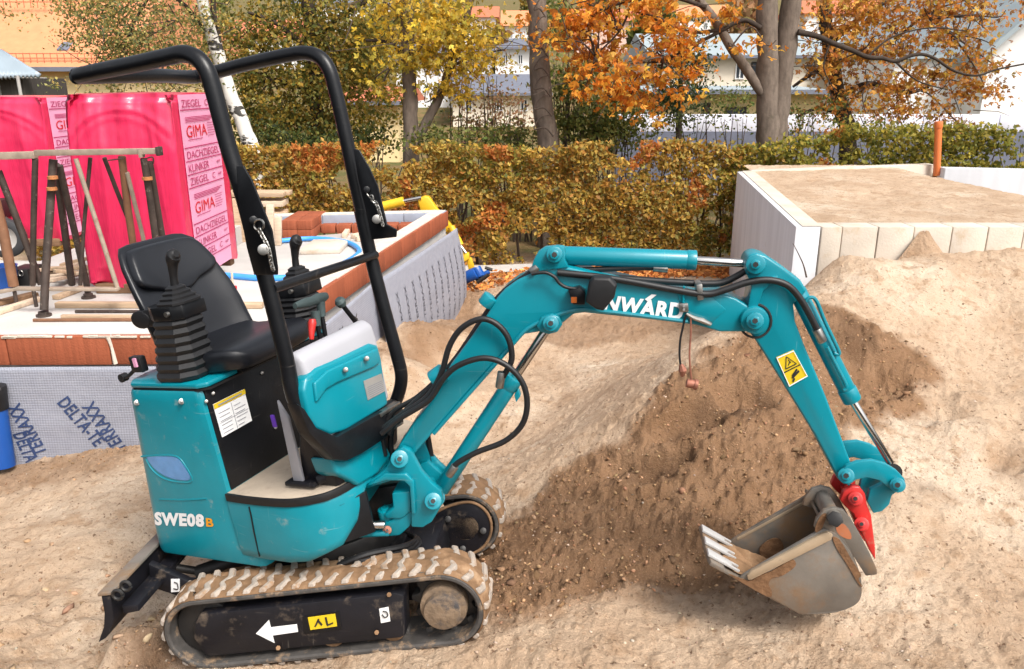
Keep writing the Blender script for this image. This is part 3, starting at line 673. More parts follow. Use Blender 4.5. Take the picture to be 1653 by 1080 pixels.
m_ = MB(); put_text(m_, 'B', PC.pts([(333, 850), (345, 851), (344, 837), (332, 836)], -.003), .03); m_.build('lettering', orange_d, body, smooth=False, label='orange letter B')
# engine latch behind
m_ = MB(); m_.box(HP(-.632, -.12, .6), HF * .012, HL * .02, HU * .02); m_.build('latch', black, body, bevel=.004)

# seat
def seat_pt(a, b, c): return HP(a, b * 1.06 - .042, c)
mb = MB(); rings = []
for k, (c, a, w, th) in enumerate([(.915, -.375, .178, .05), (.95, -.41, .196, .065), (1.0, -.438, .205, .07), (1.06, -.455, .205, .068), (1.12, -.475, .200, .062), (1.2, -.505, .190, .056), (1.27, -.53, .176, .05), (1.315, -.545, .160, .042), (1.338, -.553, .135, .03), (1.345, -.556, .10, .012)]):
    r = []
    for j in range(28):
        t = 2 * math.pi * j / 28; cx = math.copysign(abs(math.cos(t)) ** .45, math.cos(t)); sy = math.copysign(abs(math.sin(t)) ** .6, math.sin(t))
        wing = .05 * abs(cx) ** 3 * (1 - max(0, c - 1.15) * 3)
        r.append(seat_pt(a + th * sy * .5 + wing * (1 if c < 1.32 else .4), w * cx, c))
    rings.append(r)
mb.loft(rings); bk = mb.build('backrest', vinyl, ex, ang=60)
po = [(-.168, 1.205), (-.158, 1.275), (-.14, 1.312), (-.10, 1.328), (.10, 1.328), (.14, 1.312), (.158, 1.275), (.168, 1.205), (.09, 1.168), (.04, 1.143), (-.04, 1.143), (-.09, 1.168)]
asurf = lambda c: -.475 - (c - 1.12) * .36 + .028
m_ = MB(); R3 = []
for k_, f_, cc in ((0, -.02, 1.0), (1, .008, .985), (2, .017, .94), (3, .021, .85)):
    R3.append(smooth_path([seat_pt(asurf(1.23 + (c - 1.23) * cc) + f_ + .035 * abs(b * cc / .16) ** 3, b * cc, 1.23 + (c - 1.23) * cc) for b, c in po], 3, True))
m_.loft(R3); m_.build('backrest_pad', vinyl, bk, ang=70)
mb = MB(); rings = []
for a, zt, w, th in [(-.44, .985, .15, .06), (-.40, .972, .19, .085), (-.32, .952, .20, .09), (-.2, .955, .205, .09), (-.1, .962, .20, .085), (-.055, .95, .18, .07), (-.04, .925, .15, .035)]:
    r = []
    for j in range(28):
        t = 2 * math.pi * j / 28; cx = math.copysign(abs(math.cos(t)) ** .5, math.cos(t)); sy = math.copysign(abs(math.sin(t)) ** .55, math.sin(t))
        r.append(seat_pt(a, w * cx, zt - th / 2 + th / 2 * sy + (.022 * abs(cx) ** 4 if sy > 0 else 0)))
    rings.append(r)
mb.loft(rings); mb.build('seat_cushion', vinyl, ex, ang=60)
m_ = MB(); m_.box(HP(-.24, -.03, .872), HF * .14, HL * .15, HU * .012); m_.build('seat_rail', black, ex, bevel=.004)
mb = MB(); mb.loft([[HP(-.44 + .05 * math.cos(t), -.235 + dx, 1.09 + .034 * math.sin(t)) for t in [2 * math.pi * j / 16 for j in range(16)]] for dx in (-.028, .028)]); mb.prism([HP(-.44, -.26, 1.12), HP(-.28, -.26, 1.14), HP(-.28, -.26, 1.06), HP(-.44, -.26, 1.06)], HL * .05); mb.build('armrest', rubber, ex, bevel=.012, label='rounded black armrest')
# seat belt buckle and the little key lever behind the near console
m_ = MB(); m_.box(HP(-.505, -.27, .93), HF * .03, HL * .015, HU * .03); sbk = m_.build('belt_buckle', rubber, ex, bevel=.006)
m_ = MB(); m_.box(HP(-.497, -.288, .94), HF * .007, HL * .004, HU * .016); m_.build('belt_button', strip_m, sbk)
m_ = MB(); m_.tube([HP(-.53, -.27, .91), HP(-.57, -.28, .885), HP(-.6, -.28, .88)], .007, 8, 3); m_.cyl(HP(-.6, -.29, .88), HP(-.6, -.265, .88), .016, 10); m_.build('rear_lever', rubber, ex)
# joystick consoles
def console(ac, bc, name, top):
    mb = MB(); rings = []; n = 7
    for k in range(n * 2 + 1):
        f_ = k / (n * 2); c = .882 + (top - .882) * f_; w = (.098 - .022 * f_) + (.008 if k % 2 else -.002)
        aw, bw = w, w * .78; a0 = ac + .03 * f_ ; pts = []
        for x, y in ((-1, -.55), (-.55, -1), (.55, -1), (1, -.55), (1, .55), (.55, 1), (-.55, 1), (-1, .55)): pts.append(HP(a0 + aw * x, bc + bw * y, c))
        rings.append(pts)
    mb.loft(rings); mb.build('console_bellows', rubber, ex, bevel=.0, smooth=False)
    a0 = ac + .03; mb = MB()
    mb.prism([HP(a0 - .085, bc - .04, top), HP(a0 - .04, bc - .065, top), HP(a0 + .05, bc - .065, top), HP(a0 + .085, bc - .04, top), HP(a0 + .085, bc + .06, top), HP(a0 - .085, bc + .06, top)], HU * .05); mb.build('console_head', black, ex, bevel=.005)
    m_ = MB(); m_.cyl(HP(a0 + .04, bc - .064, top + .026), HP(a0 + .04, bc - .076, top + .026), .009, 12); m_.build('key_switch', zinc, ex)
    mb = MB(); rings = []
    for k in range(9):
        f_ = k / 8; w = .062 - .044 * f_ + (.006 if k % 2 else 0)
        rings.append([HP(a0 + .03 + w * x, bc + w * y, top + .05 + .06 * f_) for x, y in ((-1, -.6), (-.6, -1), (.6, -1), (1, -.6), (1, .6), (.6, 1), (-.6, 1), (-1, .6))])
    mb.loft(rings); mb.build('joystick_boot', rubber, ex, smooth=False)
    mb = MB(); b0 = HP(a0 + .03, bc, top + .105)
    mb.tube([b0, b0 + HU * .035 + HF * .006, b0 + HU * .07 + HF * .016, b0 + HU * .09 + HF * .024, b0 + HU * .106 + HF * .036, b0 + HU * .110 + HF * .05], [.014, .013, .017, .023, .024, .012], 12, 4); mb.build('joystick', rubber, ex)
console(-.285, -.255, 'near', 1.095); console(-.205, .25, 'far', 1.035)

# front console (instrument box): pale plastic case with a teal front cover
CB = (-.30, .085)                             # lateral range
case = [(.05, .70), (.30, .655), (.325, .80), (.30, .955), (.19, .985), (.10, .935), (.06, .80)]
mb = MB(); mb.prism([HP(a, CB[0], c) for a, c in [(.235, .66), (.305, .66), (.305, .90), (.298, .95), (.26, .972), (.225, .95), (.22, .8)]], HL * (CB[1] - CB[0])); fcs = mb.build('instrument_case', grey_plastic, ex, bevel=.03, seg=4, ang=50)
PF = Plane(HP(.315, 0, 0), -HF)
cov = [(490, 630), (494, 610), (512, 594), (540, 582), (598, 554), (611, 557), (617, 580), (622, 620), (628, 652), (622, 657), (560, 695), (535, 702), (512, 692), (498, 670)]
mb = MB(); mb.prism(PF.pts(cov), HF * -.05); cv = mb.build('console_cover', teal, ex, bevel=.012, seg=3, label='teal front cover of the console')
m_ = MB(); m_.prism(PF.pts([(508, 618), (530, 598), (598, 567), (611, 562), (614, 586), (604, 593), (545, 618), (528, 628), (520, 640), (512, 650)], -.012), HF * -.014); m_.build('cover_lip', teal, cv, bevel=.006, seg=3)
for a in [(558, 597), (592, 579)]:
    m_ = MB(); m_.cyl(PF(*a, -.02), PF(*a, -.028), .009, 12); m_.build('bolt', zinc, cv, bevel=.002)
q = PF.pts([(594, 646), (622, 631), (616, 603), (587, 615)], -.003)
m_ = MB(); m_.prism(q, HF * -.002); rp = m_.build('rating_plate', plate_m, cv, label='small metal rating plate with print')
m_ = MB()
for j in range(6): m_.face([p + HF * .0025 for p in quad_at(q, .08, .1 + .1 * j, .92, .135 + .1 * j)])
m_.build('plate_print', grey_d, rp)
m_ = MB(); m_.cyl(HP(.28, CB[0] + .005, .815), HP(.28, CB[0] - .02, .815), .01, 12); m_.build('case_bolt', zinc, fcs)
# console pedestal and foot pedal
mb = MB(); mb.prism([HP(.10, -.24, .472), HP(.27, -.24, .472), HP(.29, -.24, .56), HP(.3, -.3, .70), HP(.2, -.3, .70), HP(.145, -.24, .60)], HL * .36); mb.build('console_pedestal', black_dusty, ex, bevel=.015)
mb = MB(); mb.prism([HP(.09, -.26, .473), HP(.135, -.26, .473), HP(.15, -.27, .60), HP(.16, -.28, .74), HP(.13, -.28, .80), HP(.105, -.265, .62)], HL * .012); mb.build('side_shield', grey_plastic, ex, bevel=.003)
mb = MB(); mb.box(HP(.13, -.255, .49), HF * .065, HL * .022, HU * .008); mb.cyl(HP(.19, -.25, .50), HP(.25, -.2, .515), .018, 12); mb.build('foot_pedal', black_dusty, ex, bevel=.006)
m_ = MB(); m_.box(HP(.115, -.30, .735), HF * .008, HL * .004, HU * .022); m_.build('key_tag', purple, ex, bevel=.003)
# front panel below the console, black apron and teal nose
PA = Plane(HP(.335, 0, 0), -HF); PA2 = Plane(HP(.30, 0, 0), -HF)
mb = MB(); mb.prism(PA2.pts([(535, 740), (566, 742), (618, 705), (634, 736), (612, 765), (580, 785), (566, 776), (545, 766)]), HF * -.10); mb.build('front_cover', teal, ex, bevel=.014, seg=3)
mb = MB(); mb.prism(PA.pts([(480, 650), (493, 660), (512, 690), (545, 705), (620, 662), (632, 690), (628, 705), (585, 733), (560, 745), (540, 742), (500, 700)]), HF * -.05); mb.build('apron_plate', black, ex, bevel=.008)
# levers
def lever(base, tip, r, name='lever_rod', m=black): 
    m_ = MB(); m_.cyl(base, tip, r, 10); return m_.build(name, m, ex)
PL1 = Plane(HP(.13, 0, 0), -HF)
for a, b, c_ in [((520, 560), (511, 520), [(476, 494), (494, 489), (523, 481)]), ((527, 552), (519, 505), [(497, 488), (512, 482), (526, 478)])]:
    lv = lever(PL1(*a), PL1(*b), .008); 
    m_ = MB(); m_.tube([PL1(b[0] + 1, b[1] + 6), PL1(b[0] - 2, b[1] - 18)], [.013, .017], 10); m_.tube(PL1.pts(c_), [.010, .018, .014], 12, 4); m_.build('lever_grip', handle_grey, lv)
lv = lever(PL1(505, 565), PL1(503, 545), .006); m_ = MB(); m_.tube([PL1(503, 548), PL1(503, 535), PL1(504, 522), PL1(504, 515)], [.008, .011, .015, .011], 12, 3); m_.build('lever_grip', red, lv, label='red lever knob')
PL2 = Plane(HP(.15, .03, 0), -HF)
lv = lever(PL2(582, 530), PL2(551, 490), .009); m_ = MB(); m_.tube([PL2(553, 493), PL2(549, 487), PL2(546, 483)], [.015, .021, .013], 12, 4); m_.build('lever_grip', handle_grey, lv)

# roll bar: lower posts and base, gusset plates, folded-over upper hoop
PRN = Plane(HP(0, -.335, 0), HL); PRF = Plane(HP(0, .27, 0), HL)
RT_ = .0248
nb_ = PRN.pts([(388, 295), (415, 400), (440, 490), (462, 580), (478, 650)])
base_l = [HP(.285, -.28, .655), HP(.285, -.1, .625), HP(.27, .12, .62)]
fp_ = PRF.pts([(642, 640), (648, 608), (640, 570), (622, 505), (600, 420), (582, 340)])
mb = MB(); mb.tube(nb_ + base_l + [PRF(628, 668)] + fp_, RT_, 16, 6); rb = mb.build('roll_bar_frame', black, ex)
near_top = PRN.pts([(402, 345), (385, 290), (368, 235), (355, 185), (343, 140), (333, 112), (318, 94), (296, 87), (270, 92), (220, 103), (165, 114), (128, 122)])
far_top = PRF.pts([(330, 121), (400, 103), (470, 88), (497, 86), (518, 94), (532, 114), (541, 145), (556, 210), (575, 300), (585, 345)])
corner_n = HP(*[ (near_top[-1] - O0).dot(v) for v in (HF, HL, HU)])
mid = [near_top[-1] + HL * .03 - HF * .015, near_top[-1] * .5 + far_top[0] * .5, far_top[0] - HL * .05 - HF * .035]
mb = MB(); mb.tube(near_top + mid + far_top, RT_, 16, 6); mb.build('roll_bar_hoop', black, ex)
mb = MB(); mb.cyl(PRN(440, 466), PRF(606, 411), .0155, 14); mb.build('cross_bar', black, ex)
for pl, out, off in ((PRN, [(381, 268), (392, 268), (406, 292), (438, 372), (447, 432), (447, 444), (410, 444), (398, 400), (385, 330)], -.04), (PRF, [(570, 240), (580, 243), (596, 272), (609, 300), (624, 362), (640, 371), (639, 383), (600, 387), (590, 340), (578, 290)], -.04)):
    for o_ in (off, .036):
        mb = MB(); mb.prism(pl.pts(out, o_), HL * .007); mb.build('hinge_plate', black, ex, bevel=.002)
for pl, pin, ring, ch in ((PRN, (425, 403), (418, 363), [(418, 370), (423, 380), (430, 393), (435, 408), (438, 425), (441, 436)]), (PRF, (608, 354), (598, 318), [(600, 322), (608, 330), (612, 342), (616, 356), (618, 364)])):
    m_ = MB(); m_.cyl(pl(*pin, -.03), pl(*pin, -.066), .0165, 16); m_.build('lock_pin', zinc, ex, bevel=.003)
    if pl is PRN:
        m_ = MB(); m_.tube([pl(ring[0] + 8 * math.cos(t), ring[1] + 9 * math.sin(t), -.05) for t in [2 * math.pi * k / 14 for k in range(14)]], .0032, 6, 1, closed=True); m_.build('pin_ring', zinc, ex)
    else:
        m_ = MB(); m_.tube(pl.pts([(592, 313), (597, 319), (603, 322), (601, 315), (596, 317)], -.05), .003, 6, 3); m_.build('pin_clip', zinc, ex)
    cp_ = smooth_path(pl.pts(ch, -.052), 3)
    for k in range(len(cp_) - 1):
        p, q_ = cp_[k], cp_[k + 1]; d = (q_ - p); L_ = d.length; d.normalize(); sd = (HL if k % 2 else d.cross(HL)).normalized() * .006
        m_ = MB(); m_.tube([p - d * .003 + sd * .2, p + sd, q_ + sd, q_ + d * .004, q_ - sd, p - sd], .0022, 5, 1, closed=True); m_.build('chain_link', zinc, ex)
    m_ = MB(); m_.cyl(pl(pin[0] - 16, pin[1] - 48, -.04), pl(pin[0] - 16, pin[1] - 48, -.052), .012, 12); m_.build('bolt', black, ex, bevel=.002)

# ---------------------------------------------------------------- swing post, boom, stick, bucket
PBm = Plane(O0 + BL * -.16, BL)                # near face of the boom
WB = .115                                      # boom thickness
def bp(L, off=0.0): return PBm.pts(L, off)
def solid(name, outl, off, th, m=teal, bevel=.006, parent=ex, sub=1, label=None, seg=2, shift=0.0):
    mb = MB(); P = [p + BL * shift for p in bp(outl, off)]
    if sub > 1: P = smooth_path(P, sub, True)
    mb.prism(P, BL * th); return mb.build(name, m, parent, bevel=bevel, label=label, seg=seg)
def pin(px, py, off=0.0, th=WB, r=.03, m=teal, parent=ex, rb_=.016, head=True):
    mb = MB(); mb.cyl(PBm(px, py, off - .022), PBm(px, py, off + th + .022), r, 24); o = mb.build('pivot_pin', m, parent, bevel=.004)
    if head:
        mb = MB(); mb.cyl(PBm(px, py, off - .034), PBm(px, py, off - .02), rb_, 6); mb.build('pin_bolt', m, o, bevel=.002); mb = MB(); mb.cyl(PBm(px, py, off - .0355), PBm(px, py, off - .030), rb_ * .55, 6); mb.build('pin_socket', dark_steel, o)
    return o
def rod(name, a, b, r, off, m, parent=ex, n=20, bevel=.003):
    mb = MB(); mb.cyl(PBm(*a, off), PBm(*b, off), r, n); return mb.build(name, m, parent, bevel=bevel)
# swing post
post = [(636, 730), (649, 722), (662, 728), (680, 762), (696, 780), (712, 793), (715, 812), (706, 828), (697, 843), (682, 852), (664, 851), (663, 790), (657, 775), (640, 774), (592, 789), (584, 783), (610, 768), (622, 757)]
for o_ in (0, .15): solid('swing_post_cheek', post, -.03, .028, bevel=.005, shift=o_)
solid('swing_post_rib', [(590, 786), (622, 764), (655, 765), (668, 778), (671, 830), (664, 830), (661, 786), (652, 777), (622, 776)], -.044, .016, bevel=.005, sub=1)
solid('swing_post_web', [(655, 790), (690, 790), (706, 815), (690, 845), (664, 850)], .0, .12, bevel=.004)
solid('swing_bracket', [(632, 796), (662, 793), (664, 826), (648, 838), (622, 838), (620, 830), (634, 820)], -.02, .10, bevel=.008)
solid('swing_ear', [(620, 845), (660, 822), (668, 830), (662, 850), (645, 865), (628, 867), (618, 858)], -.01, .07, bevel=.008)
mb = MB(); c0 = PBm(628, 838, .03); mb.cyl(c0 - BU * .02, c0 + BU * .045, .034, 20); mb.cyl(c0 + BU * .03, c0 + BU * .05, .026, 6); mb.build('swing_pivot', teal, ex, bevel=.005)
rod('swing_rod', (562, 847), (622, 847), .0145, -.055, chrome)
rod('swing_sleeve', (568, 863), (628, 860), .012, -.04, teal)
solid('gap_shade_block', [(594, 792), (650, 782), (662, 800), (664, 835), (640, 850), (606, 846), (596, 826)], .045, .03, m=black, bevel=.004)  # black block added behind the gap to stand for its shaded interior
pin(625, 856, -.02, .08, .016, copper, rb_=.009)
pin(645, 741, -.03, .17, .031); pin(699, 809, -.03, .17, .030)
# boom body
boom = [(636, 735), (645, 717), (667, 683), (696, 648), (727, 590), (757, 549), (787, 507), (803, 480), (815, 467), (834, 453), (861, 440), (880, 432), (915, 431), (970, 444), (1047, 460), (1130, 477), (1168, 475), (1188, 482), (1204, 492), (1222, 500), (1235, 510), (1236, 524), (1226, 534), (1205, 536), (1162, 536), (1124, 525), (1040, 515), (943, 505), (926, 507), (908, 522), (898, 535), (886, 540), (870, 536), (845, 540), (830, 551), (815, 567), (760, 628), (690, 709), (665, 738), (655, 748), (643, 748)]
bm_o = solid('boom', boom, 0, WB, bevel=.007, label='bent teal boom lettered in white', seg=3)
# welded flange along the belly and stiffening plate
mb = MB(); pth = smooth_path(bp([(700, 700), (760, 632), (815, 570), (830, 553), (850, 532), (880, 516), (930, 500), (980, 503), (1040, 510), (1110, 519)], -.003), 5)
mb.tube(pth, .007, 8); mb.build('boom_weld', teal, bm_o)
solid('boom_plate', [(1090, 470), (1150, 481), (1172, 500), (1150, 520), (1112, 517)], -.004, .006, bevel=.002, parent=bm_o)
solid('boom_ear', [(856, 440), (861, 420), (869, 406), (880, 399), (900, 397), (912, 398), (912, 420), (918, 432)], -.008, .03, bevel=.005, parent=bm_o); solid('boom_ear', [(856, 440), (861, 420), (869, 406), (880, 399), (900, 397), (912, 398), (912, 420), (918, 432)], .093, .03, bevel=.005, parent=bm_o)
solid('cylinder_boss', [(866, 526), (874, 512), (890, 507), (903, 512), (908, 524), (900, 536), (886, 540), (872, 536)], -.022, .02, bevel=.004, parent=bm_o)
pin(895, 411, -.008, .13, .026); pin(889, 522, -.02, .155, .026); pin(1219, 518, -.03, .175, .027)
solid('boom_tip_boss', [(1196, 518), (1202, 503), (1219, 496), (1236, 503), (1242, 518), (1236, 533), (1219, 540), (1202, 533)], -.022, .16, bevel=.004, sub=3)
# lettering on the boom
tq = bp([(973, 501), (1101, 518), (1105, 490), (981, 476)], -.004)
m_ = MB(); put_text(m_, 'NWARD', tq, .045)
m_.face(bp([(1046, 487), (1060, 476), (1052, 475), (1041, 483)], -.004)); m_.build('lettering', white_d, bm_o, smooth=False, label='white letters NWARD, partly behind the lamp')
# arm cylinder on top
ac = rod('arm_cylinder', (902, 412), (1123, 420), .0305, .057, teal, bevel=.004)
rod('arm_cylinder_rod', (1120, 420), (1212, 426), .0135, .057, chrome); rod('cylinder_collar', (1108, 419.4), (1124, 420), .032, .057, teal, ac)
mb = MB(); mb.cyl(PBm(1220, 427, .03), PBm(1220, 427, .09), .03, 20); mb.build('rod_eye', teal, ex)
# boom cylinder underneath
bc = rod('boom_cylinder', (712, 790), (829, 612), .029, .057, teal)
rod('boom_cylinder_rod', (826, 617), (886, 526), .0155, .057, chrome); rod('cylinder_collar', (820, 625.5), (831, 609), .0315, .057, teal, bc)
mb = MB(); mb.cyl(PBm(703, 803, .02), PBm(703, 803, .095), .034, 20); mb.build('cylinder_eye', teal, ex)
solid('cylinder_port', [(830, 638), (836, 628), (840, 640), (833, 650)], .04, .03, bevel=.002, parent=bc)
solid('swing_post_back', [(664, 755), (690, 745), (712, 765), (720, 790), (700, 800)], .10, .03, bevel=.004)
# stick
stick = [(1206, 503), (1213, 462), (1204, 437), (1203, 424), (1209, 413), (1221, 409), (1236, 413), (1262, 430), (1293, 453), (1303, 470), (1290, 484), (1281, 490), (1284, 520), (1298, 556), (1333, 639), (1373, 745), (1382, 768), (1376, 781), (1364, 784), (1353, 774), (1315, 702), (1252, 600), (1224, 556), (1211, 537)]
st = solid('stick', stick, .008, .10, bevel=.008, label='teal dipper stick with a yellow warning sticker', seg=3)
solid('stick_gusset', [(1206, 505), (1213, 462), (1225, 452), (1256, 445), (1256, 450), (1232, 470), (1222, 500)], -.004, .012, bevel=.004, parent=st)
pin(1220, 427, .0, .115, .030); pin(1366, 768, -.018, .14, .026)
ring = MB(); ring.tube([PBm(1219 + 26 * math.cos(t), 518 + 27 * math.sin(t), .006) for t in [2 * math.pi * k / 24 for k in range(24)]], .004, 6, 1, closed=True); ring.build('grease_ring', dark_steel, st)
# warning sticker
wq = bp([(1274, 624), (1304, 607), (1281, 565), (1253, 577)], .005)
m_ = MB(); m_.prism(wq, BL * .002); ws = m_.build('warning_sticker', yellow_d, st, label='yellow warning sticker with a black triangle')
m_ = MB()
def strip(q, x0, y0, x1, y1, w, lift):
    g_ = lambda x, y: quad_at(q, x, y, x, y)[0] - BL * lift
    dx, dy = x1 - x0, y1 - y0; L_ = math.hypot(dx, dy); nx, ny = -dy / L_ * w, dx / L_ * w
    return [g_(x0 + nx, y0 + ny), g_(x1 + nx, y1 + ny), g_(x1 - nx, y1 - ny), g_(x0 - nx, y0 - ny)]
for a in [(.2, .55, .8, .55), (.2, .55, .5, .9), (.5, .9, .8, .55), (.4, .62, .55, .7), (.5, .78, .58, .66), (.3, .2, .75, .3), (.35, .25, .7, .38), (.25, .08, .4, .16), (.0, .47, 1, .47)]: m_.face(strip(wq, *a, .035 if a[0] > .1 and a[1] < .5 else .018, .002))
m_.build('sticker_print', black_d, ws)
m_ = MB()
for a in [(0, .02, 1, .02), (0, .98, 1, .98), (.02, 0, .02, 1), (.98, 0, .98, 1)]: m_.face(strip(wq, *a, .018, .003))
m_.build('sticker_border', white_d, ws)
# bucket cylinder, its pipe and rod
kc = rod('bucket_cylinder', (1286, 468), (1375, 645), .0275, .055, teal)
rod('bucket_cylinder_rod', (1372, 640), (1438, 748), .0125, .055, chrome)
mb = MB(); mb.cyl(PBm(1442, 762, .03), PBm(1442, 762, .08), .028, 18); mb.build('rod_eye', dark_steel, ex)
rod('cylinder_collar', (1366, 627), (1376, 646.5), .030, .055, teal, kc)
m_ = MB(); m_.tube(bp([(1300, 487), (1308, 480), (1318, 486), (1332, 520), (1352, 562), (1354, 572), (1346, 570)], .02), .006, 8, 5); m_.build('oil_pipe', teal, kc)
m_ = MB(); m_.tube(bp([(1335, 560), (1350, 590), (1366, 622), (1362, 630)], .012), .006, 8, 4); m_.build('oil_pipe', teal, kc)
# links to the bucket
lk = [(1366, 752), (1385, 745), (1408, 743), (1430, 749), (1448, 760), (1461, 774), (1462, 790), (1450, 797), (1438, 790), (1420, 776), (1400, 771), (1382, 775), (1370, 785), (1358, 775), (1358, 762)]
for o_ in (0, .155): solid('bucket_link', lk, -.03, .018, bevel=.004, shift=o_)
pin(1449, 783, -.03, .175, .024)
rl = [(1437, 775), (1455, 790), (1440, 800), (1436, 815), (1424, 826), (1410, 829), (1400, 810), (1405, 790)]
for o_ in (0, .09): solid('rocker_link', rl, 0, .02, bevel=.004, shift=o_)
# red coupler
rc = [(1356, 808), (1362, 794), (1375, 785), (1388, 786), (1397, 798), (1400, 815), (1407, 833), (1409, 850), (1413, 880), (1414, 906), (1404, 890), (1390, 858), (1378, 830), (1364, 818)]
for o_ in (0, .115): solid('coupler_plate', rc, -.012, .022, m=red, bevel=.006, shift=o_)
solid('coupler_block', [(1366, 800), (1392, 800), (1400, 850), (1404, 880), (1388, 860), (1372, 822)], .015, .08, m=red, bevel=.004)
pin(1381, 805, -.012, .14, .0235, red, rb_=.013); pin(1391, 846, -.012, .14, .0235, red, rb_=.012)
# bucket
bk_n = [(1205, 929), (1236, 910), (1330, 855), (1352, 862), (1372, 888), (1385, 920), (1390, 950), (1388, 972), (1366, 984), (1288, 991), (1245, 965), (1175, 925)]
WBk = .238; BO = -.125
bk_pts = bp(bk_n, BO)
side = [(1190, 936), (1205, 925), (1330, 853), (1350, 862), (1372, 890), (1386, 922), (1390, 952), (1386, 972), (1360, 984), (1290, 991), (1240, 962)]
for o_ in (0, WBk - .012): solid('bucket_side', side, BO, .012, m=bucket_m, bevel=.002, shift=o_)
# curved shell from the lip round the back
sh = [(1146, 912), (1175, 928), (1240, 964), (1290, 991), (1340, 990), (1372, 981), (1388, 968), (1391, 945), (1386, 920), (1374, 890), (1356, 862), (1340, 850), (1328, 842)]
mb = MB(); P_ = bp(sh[:4], BO + .003) + smooth_path(bp(sh[3:], BO + .003), 4)[1:]
cen = PBm(1310, 920, BO)
mb.loft([[p, p + BL * (WBk - .006), p + BL * (WBk - .006) + (cen - p).normalized() * .012, p + (cen - p).normalized() * .012] for p in P_]); shl = mb.build('bucket_shell', bucket_m, ex, ang=30)
# worn teeth on the cutting lip
lA, lB = PBm(1146, 912, BO), PBm(1240, 964, BO); ld = (lB - lA).normalized(); lu = BL.cross(ld).normalized(); lu = lu if lu.dot(BU) > 0 else -lu
lA = lA + lu * .013
m_ = MB(); m_.prism([lA - ld * .012 + BL * .05, lA - ld * .002 + BL * .0, lA + ld * .05, lA + ld * .05 + BL * WBk, lA - ld * .012 + BL * WBk], lu * -.016); m_.build('bucket_lip', bucket_m, ex, bevel=.003)
for t_ in (.04, .118, .198):
    w = .021; m_ = MB(); a = lA + BL * t_; q = lambda s_, k: a + ld * s_ + BL * w * k
    m_.prism([q(-.016, -1), q(.06, -.9), q(.105, -.85), q(.105, -.5), q(.075, -.4), q(.075, .4), q(.105, .5), q(.105, .85), q(.06, .9), q(-.016, 1)], lu * .009, lu * .002); m_.build('bucket_tooth', worn_white, ex, bevel=.0015, label='worn whitish tooth on the bucket lip')
solid('bucket_rim_bar', [(1206, 930), (1208, 937), (1214, 936), (1342, 872), (1345, 864), (1336, 859), (1328, 862), (1214, 922)], BO - .010, .016, m=bucket_tan, bevel=.003)
solid('bucket_rim_bar', [(1207, 926), (1208, 931), (1340, 861), (1338, 856)], BO - .002, .014, m=bucket_tan, bevel=.002, shift=WBk - .012)
cheek = [(1314, 852), (1318, 838), (1330, 824), (1346, 820), (1362, 824), (1374, 838), (1390, 866), (1405, 895), (1416, 920), (1416, 928), (1398, 930), (1376, 895), (1352, 862), (1330, 857)]
for o_ in (0, .15): solid('bucket_hanger', cheek, BO + .004, .016, m=bucket_m, bevel=.003, shift=o_)
mb = MB(); mb.cyl(PBm(1348, 838, BO - .018), PBm(1348, 838, BO) + BL * .18, .023, 20); mb.build('hanger_pin', bucket_m, ex, bevel=.003)
mb = MB(); mb.cyl(PBm(1348, 838, BO - .03), PBm(1348, 838, BO - .017), .026, 6); mb.build('pin_nut', dark_steel, ex, bevel=.003)
mb = MB(); mb.cyl(PBm(1346, 840, BO) + BL * .03, PBm(1346, 840, BO) + BL * .14, .026, 16); mb.build('hanger_tube', bucket_m, ex, bevel=.003)
clod_patch('soil_in_bucket', lambda i, j: lA + ld * (.06 + .36 * i) + BL * (.02 + (WBk - .04) * j) + lu * (-.006 + .05 * i * i + (.012 + .03 * i) * (1.2 * float(fbm(i * 2, j * 3 + 5, 2.5, 4)) + .3)), 40, 30, mud)

wet_soil = mat('wet_caked_soil', (0.165, 0.088, 0.045), 0.9, var=0.3, scale=20, bump=0.6, bscale=60, spec=0.2)
for pts_, off, sh_ in (([(1176, 927), (1208, 938), (1225, 930), (1246, 922), (1268, 909), (1281, 904), (1284, 914), (1264, 929), (1246, 934), (1241, 944), (1246, 955), (1238, 963)], BO - .004, 0), ([(1246, 948), (1252, 936), (1270, 926), (1284, 930), (1288, 946), (1274, 960), (1256, 966)], BO - .004, WBk - .016),
                       ([(1344, 868), (1356, 872), (1374, 902), (1390, 928), (1386, 934), (1392, 948), (1384, 940), (1368, 912), (1352, 888)], BO - .003, 0), ([(1318, 846), (1326, 832), (1334, 830), (1330, 846), (1322, 860), (1316, 858)], BO + .001, 0)):
    solid('caked_soil', pts_, off, .004, m=wet_soil, bevel=0, sub=3, shift=sh_)
solid('orange_stain', [(1350, 850), (1362, 846), (1372, 858), (1374, 870), (1362, 868), (1352, 860)], BO + .0025, .002, m=mat('orange_primer', (.36, .12, .05), .8, var=.3, dirt=(.2, .15, .12), damt=.45, dscale=30), bevel=0, sub=3)
# work lamp on the boom
solid('lamp_bracket', [(917, 470), (935, 465), (945, 472), (944, 492), (925, 492)], -.045, .05, m=black, bevel=.003)
m_ = MB(); m_.prism(bp([(922, 480), (931, 480), (931, 489), (922, 489)], -.05), BL * .01); m_.build('lamp_connector', amber, ex)
mb = MB(); fr = bp([(945, 487), (951, 456), (958, 447), (985, 448), (996, 460), (992, 480), (974, 502), (962, 499)], -.10)
bk2 = [p + BL * .085 + (PBm(968, 475, -.1) - p) * .25 for p in fr]
mb.loft([[p + (PBm(968, 475, -.1) - p) * .12 - BL * .008 for p in fr], fr, [p + BL * .03 for p in fr], bk2]); mb.build('work_lamp', rubber, ex, bevel=.003, seg=2)
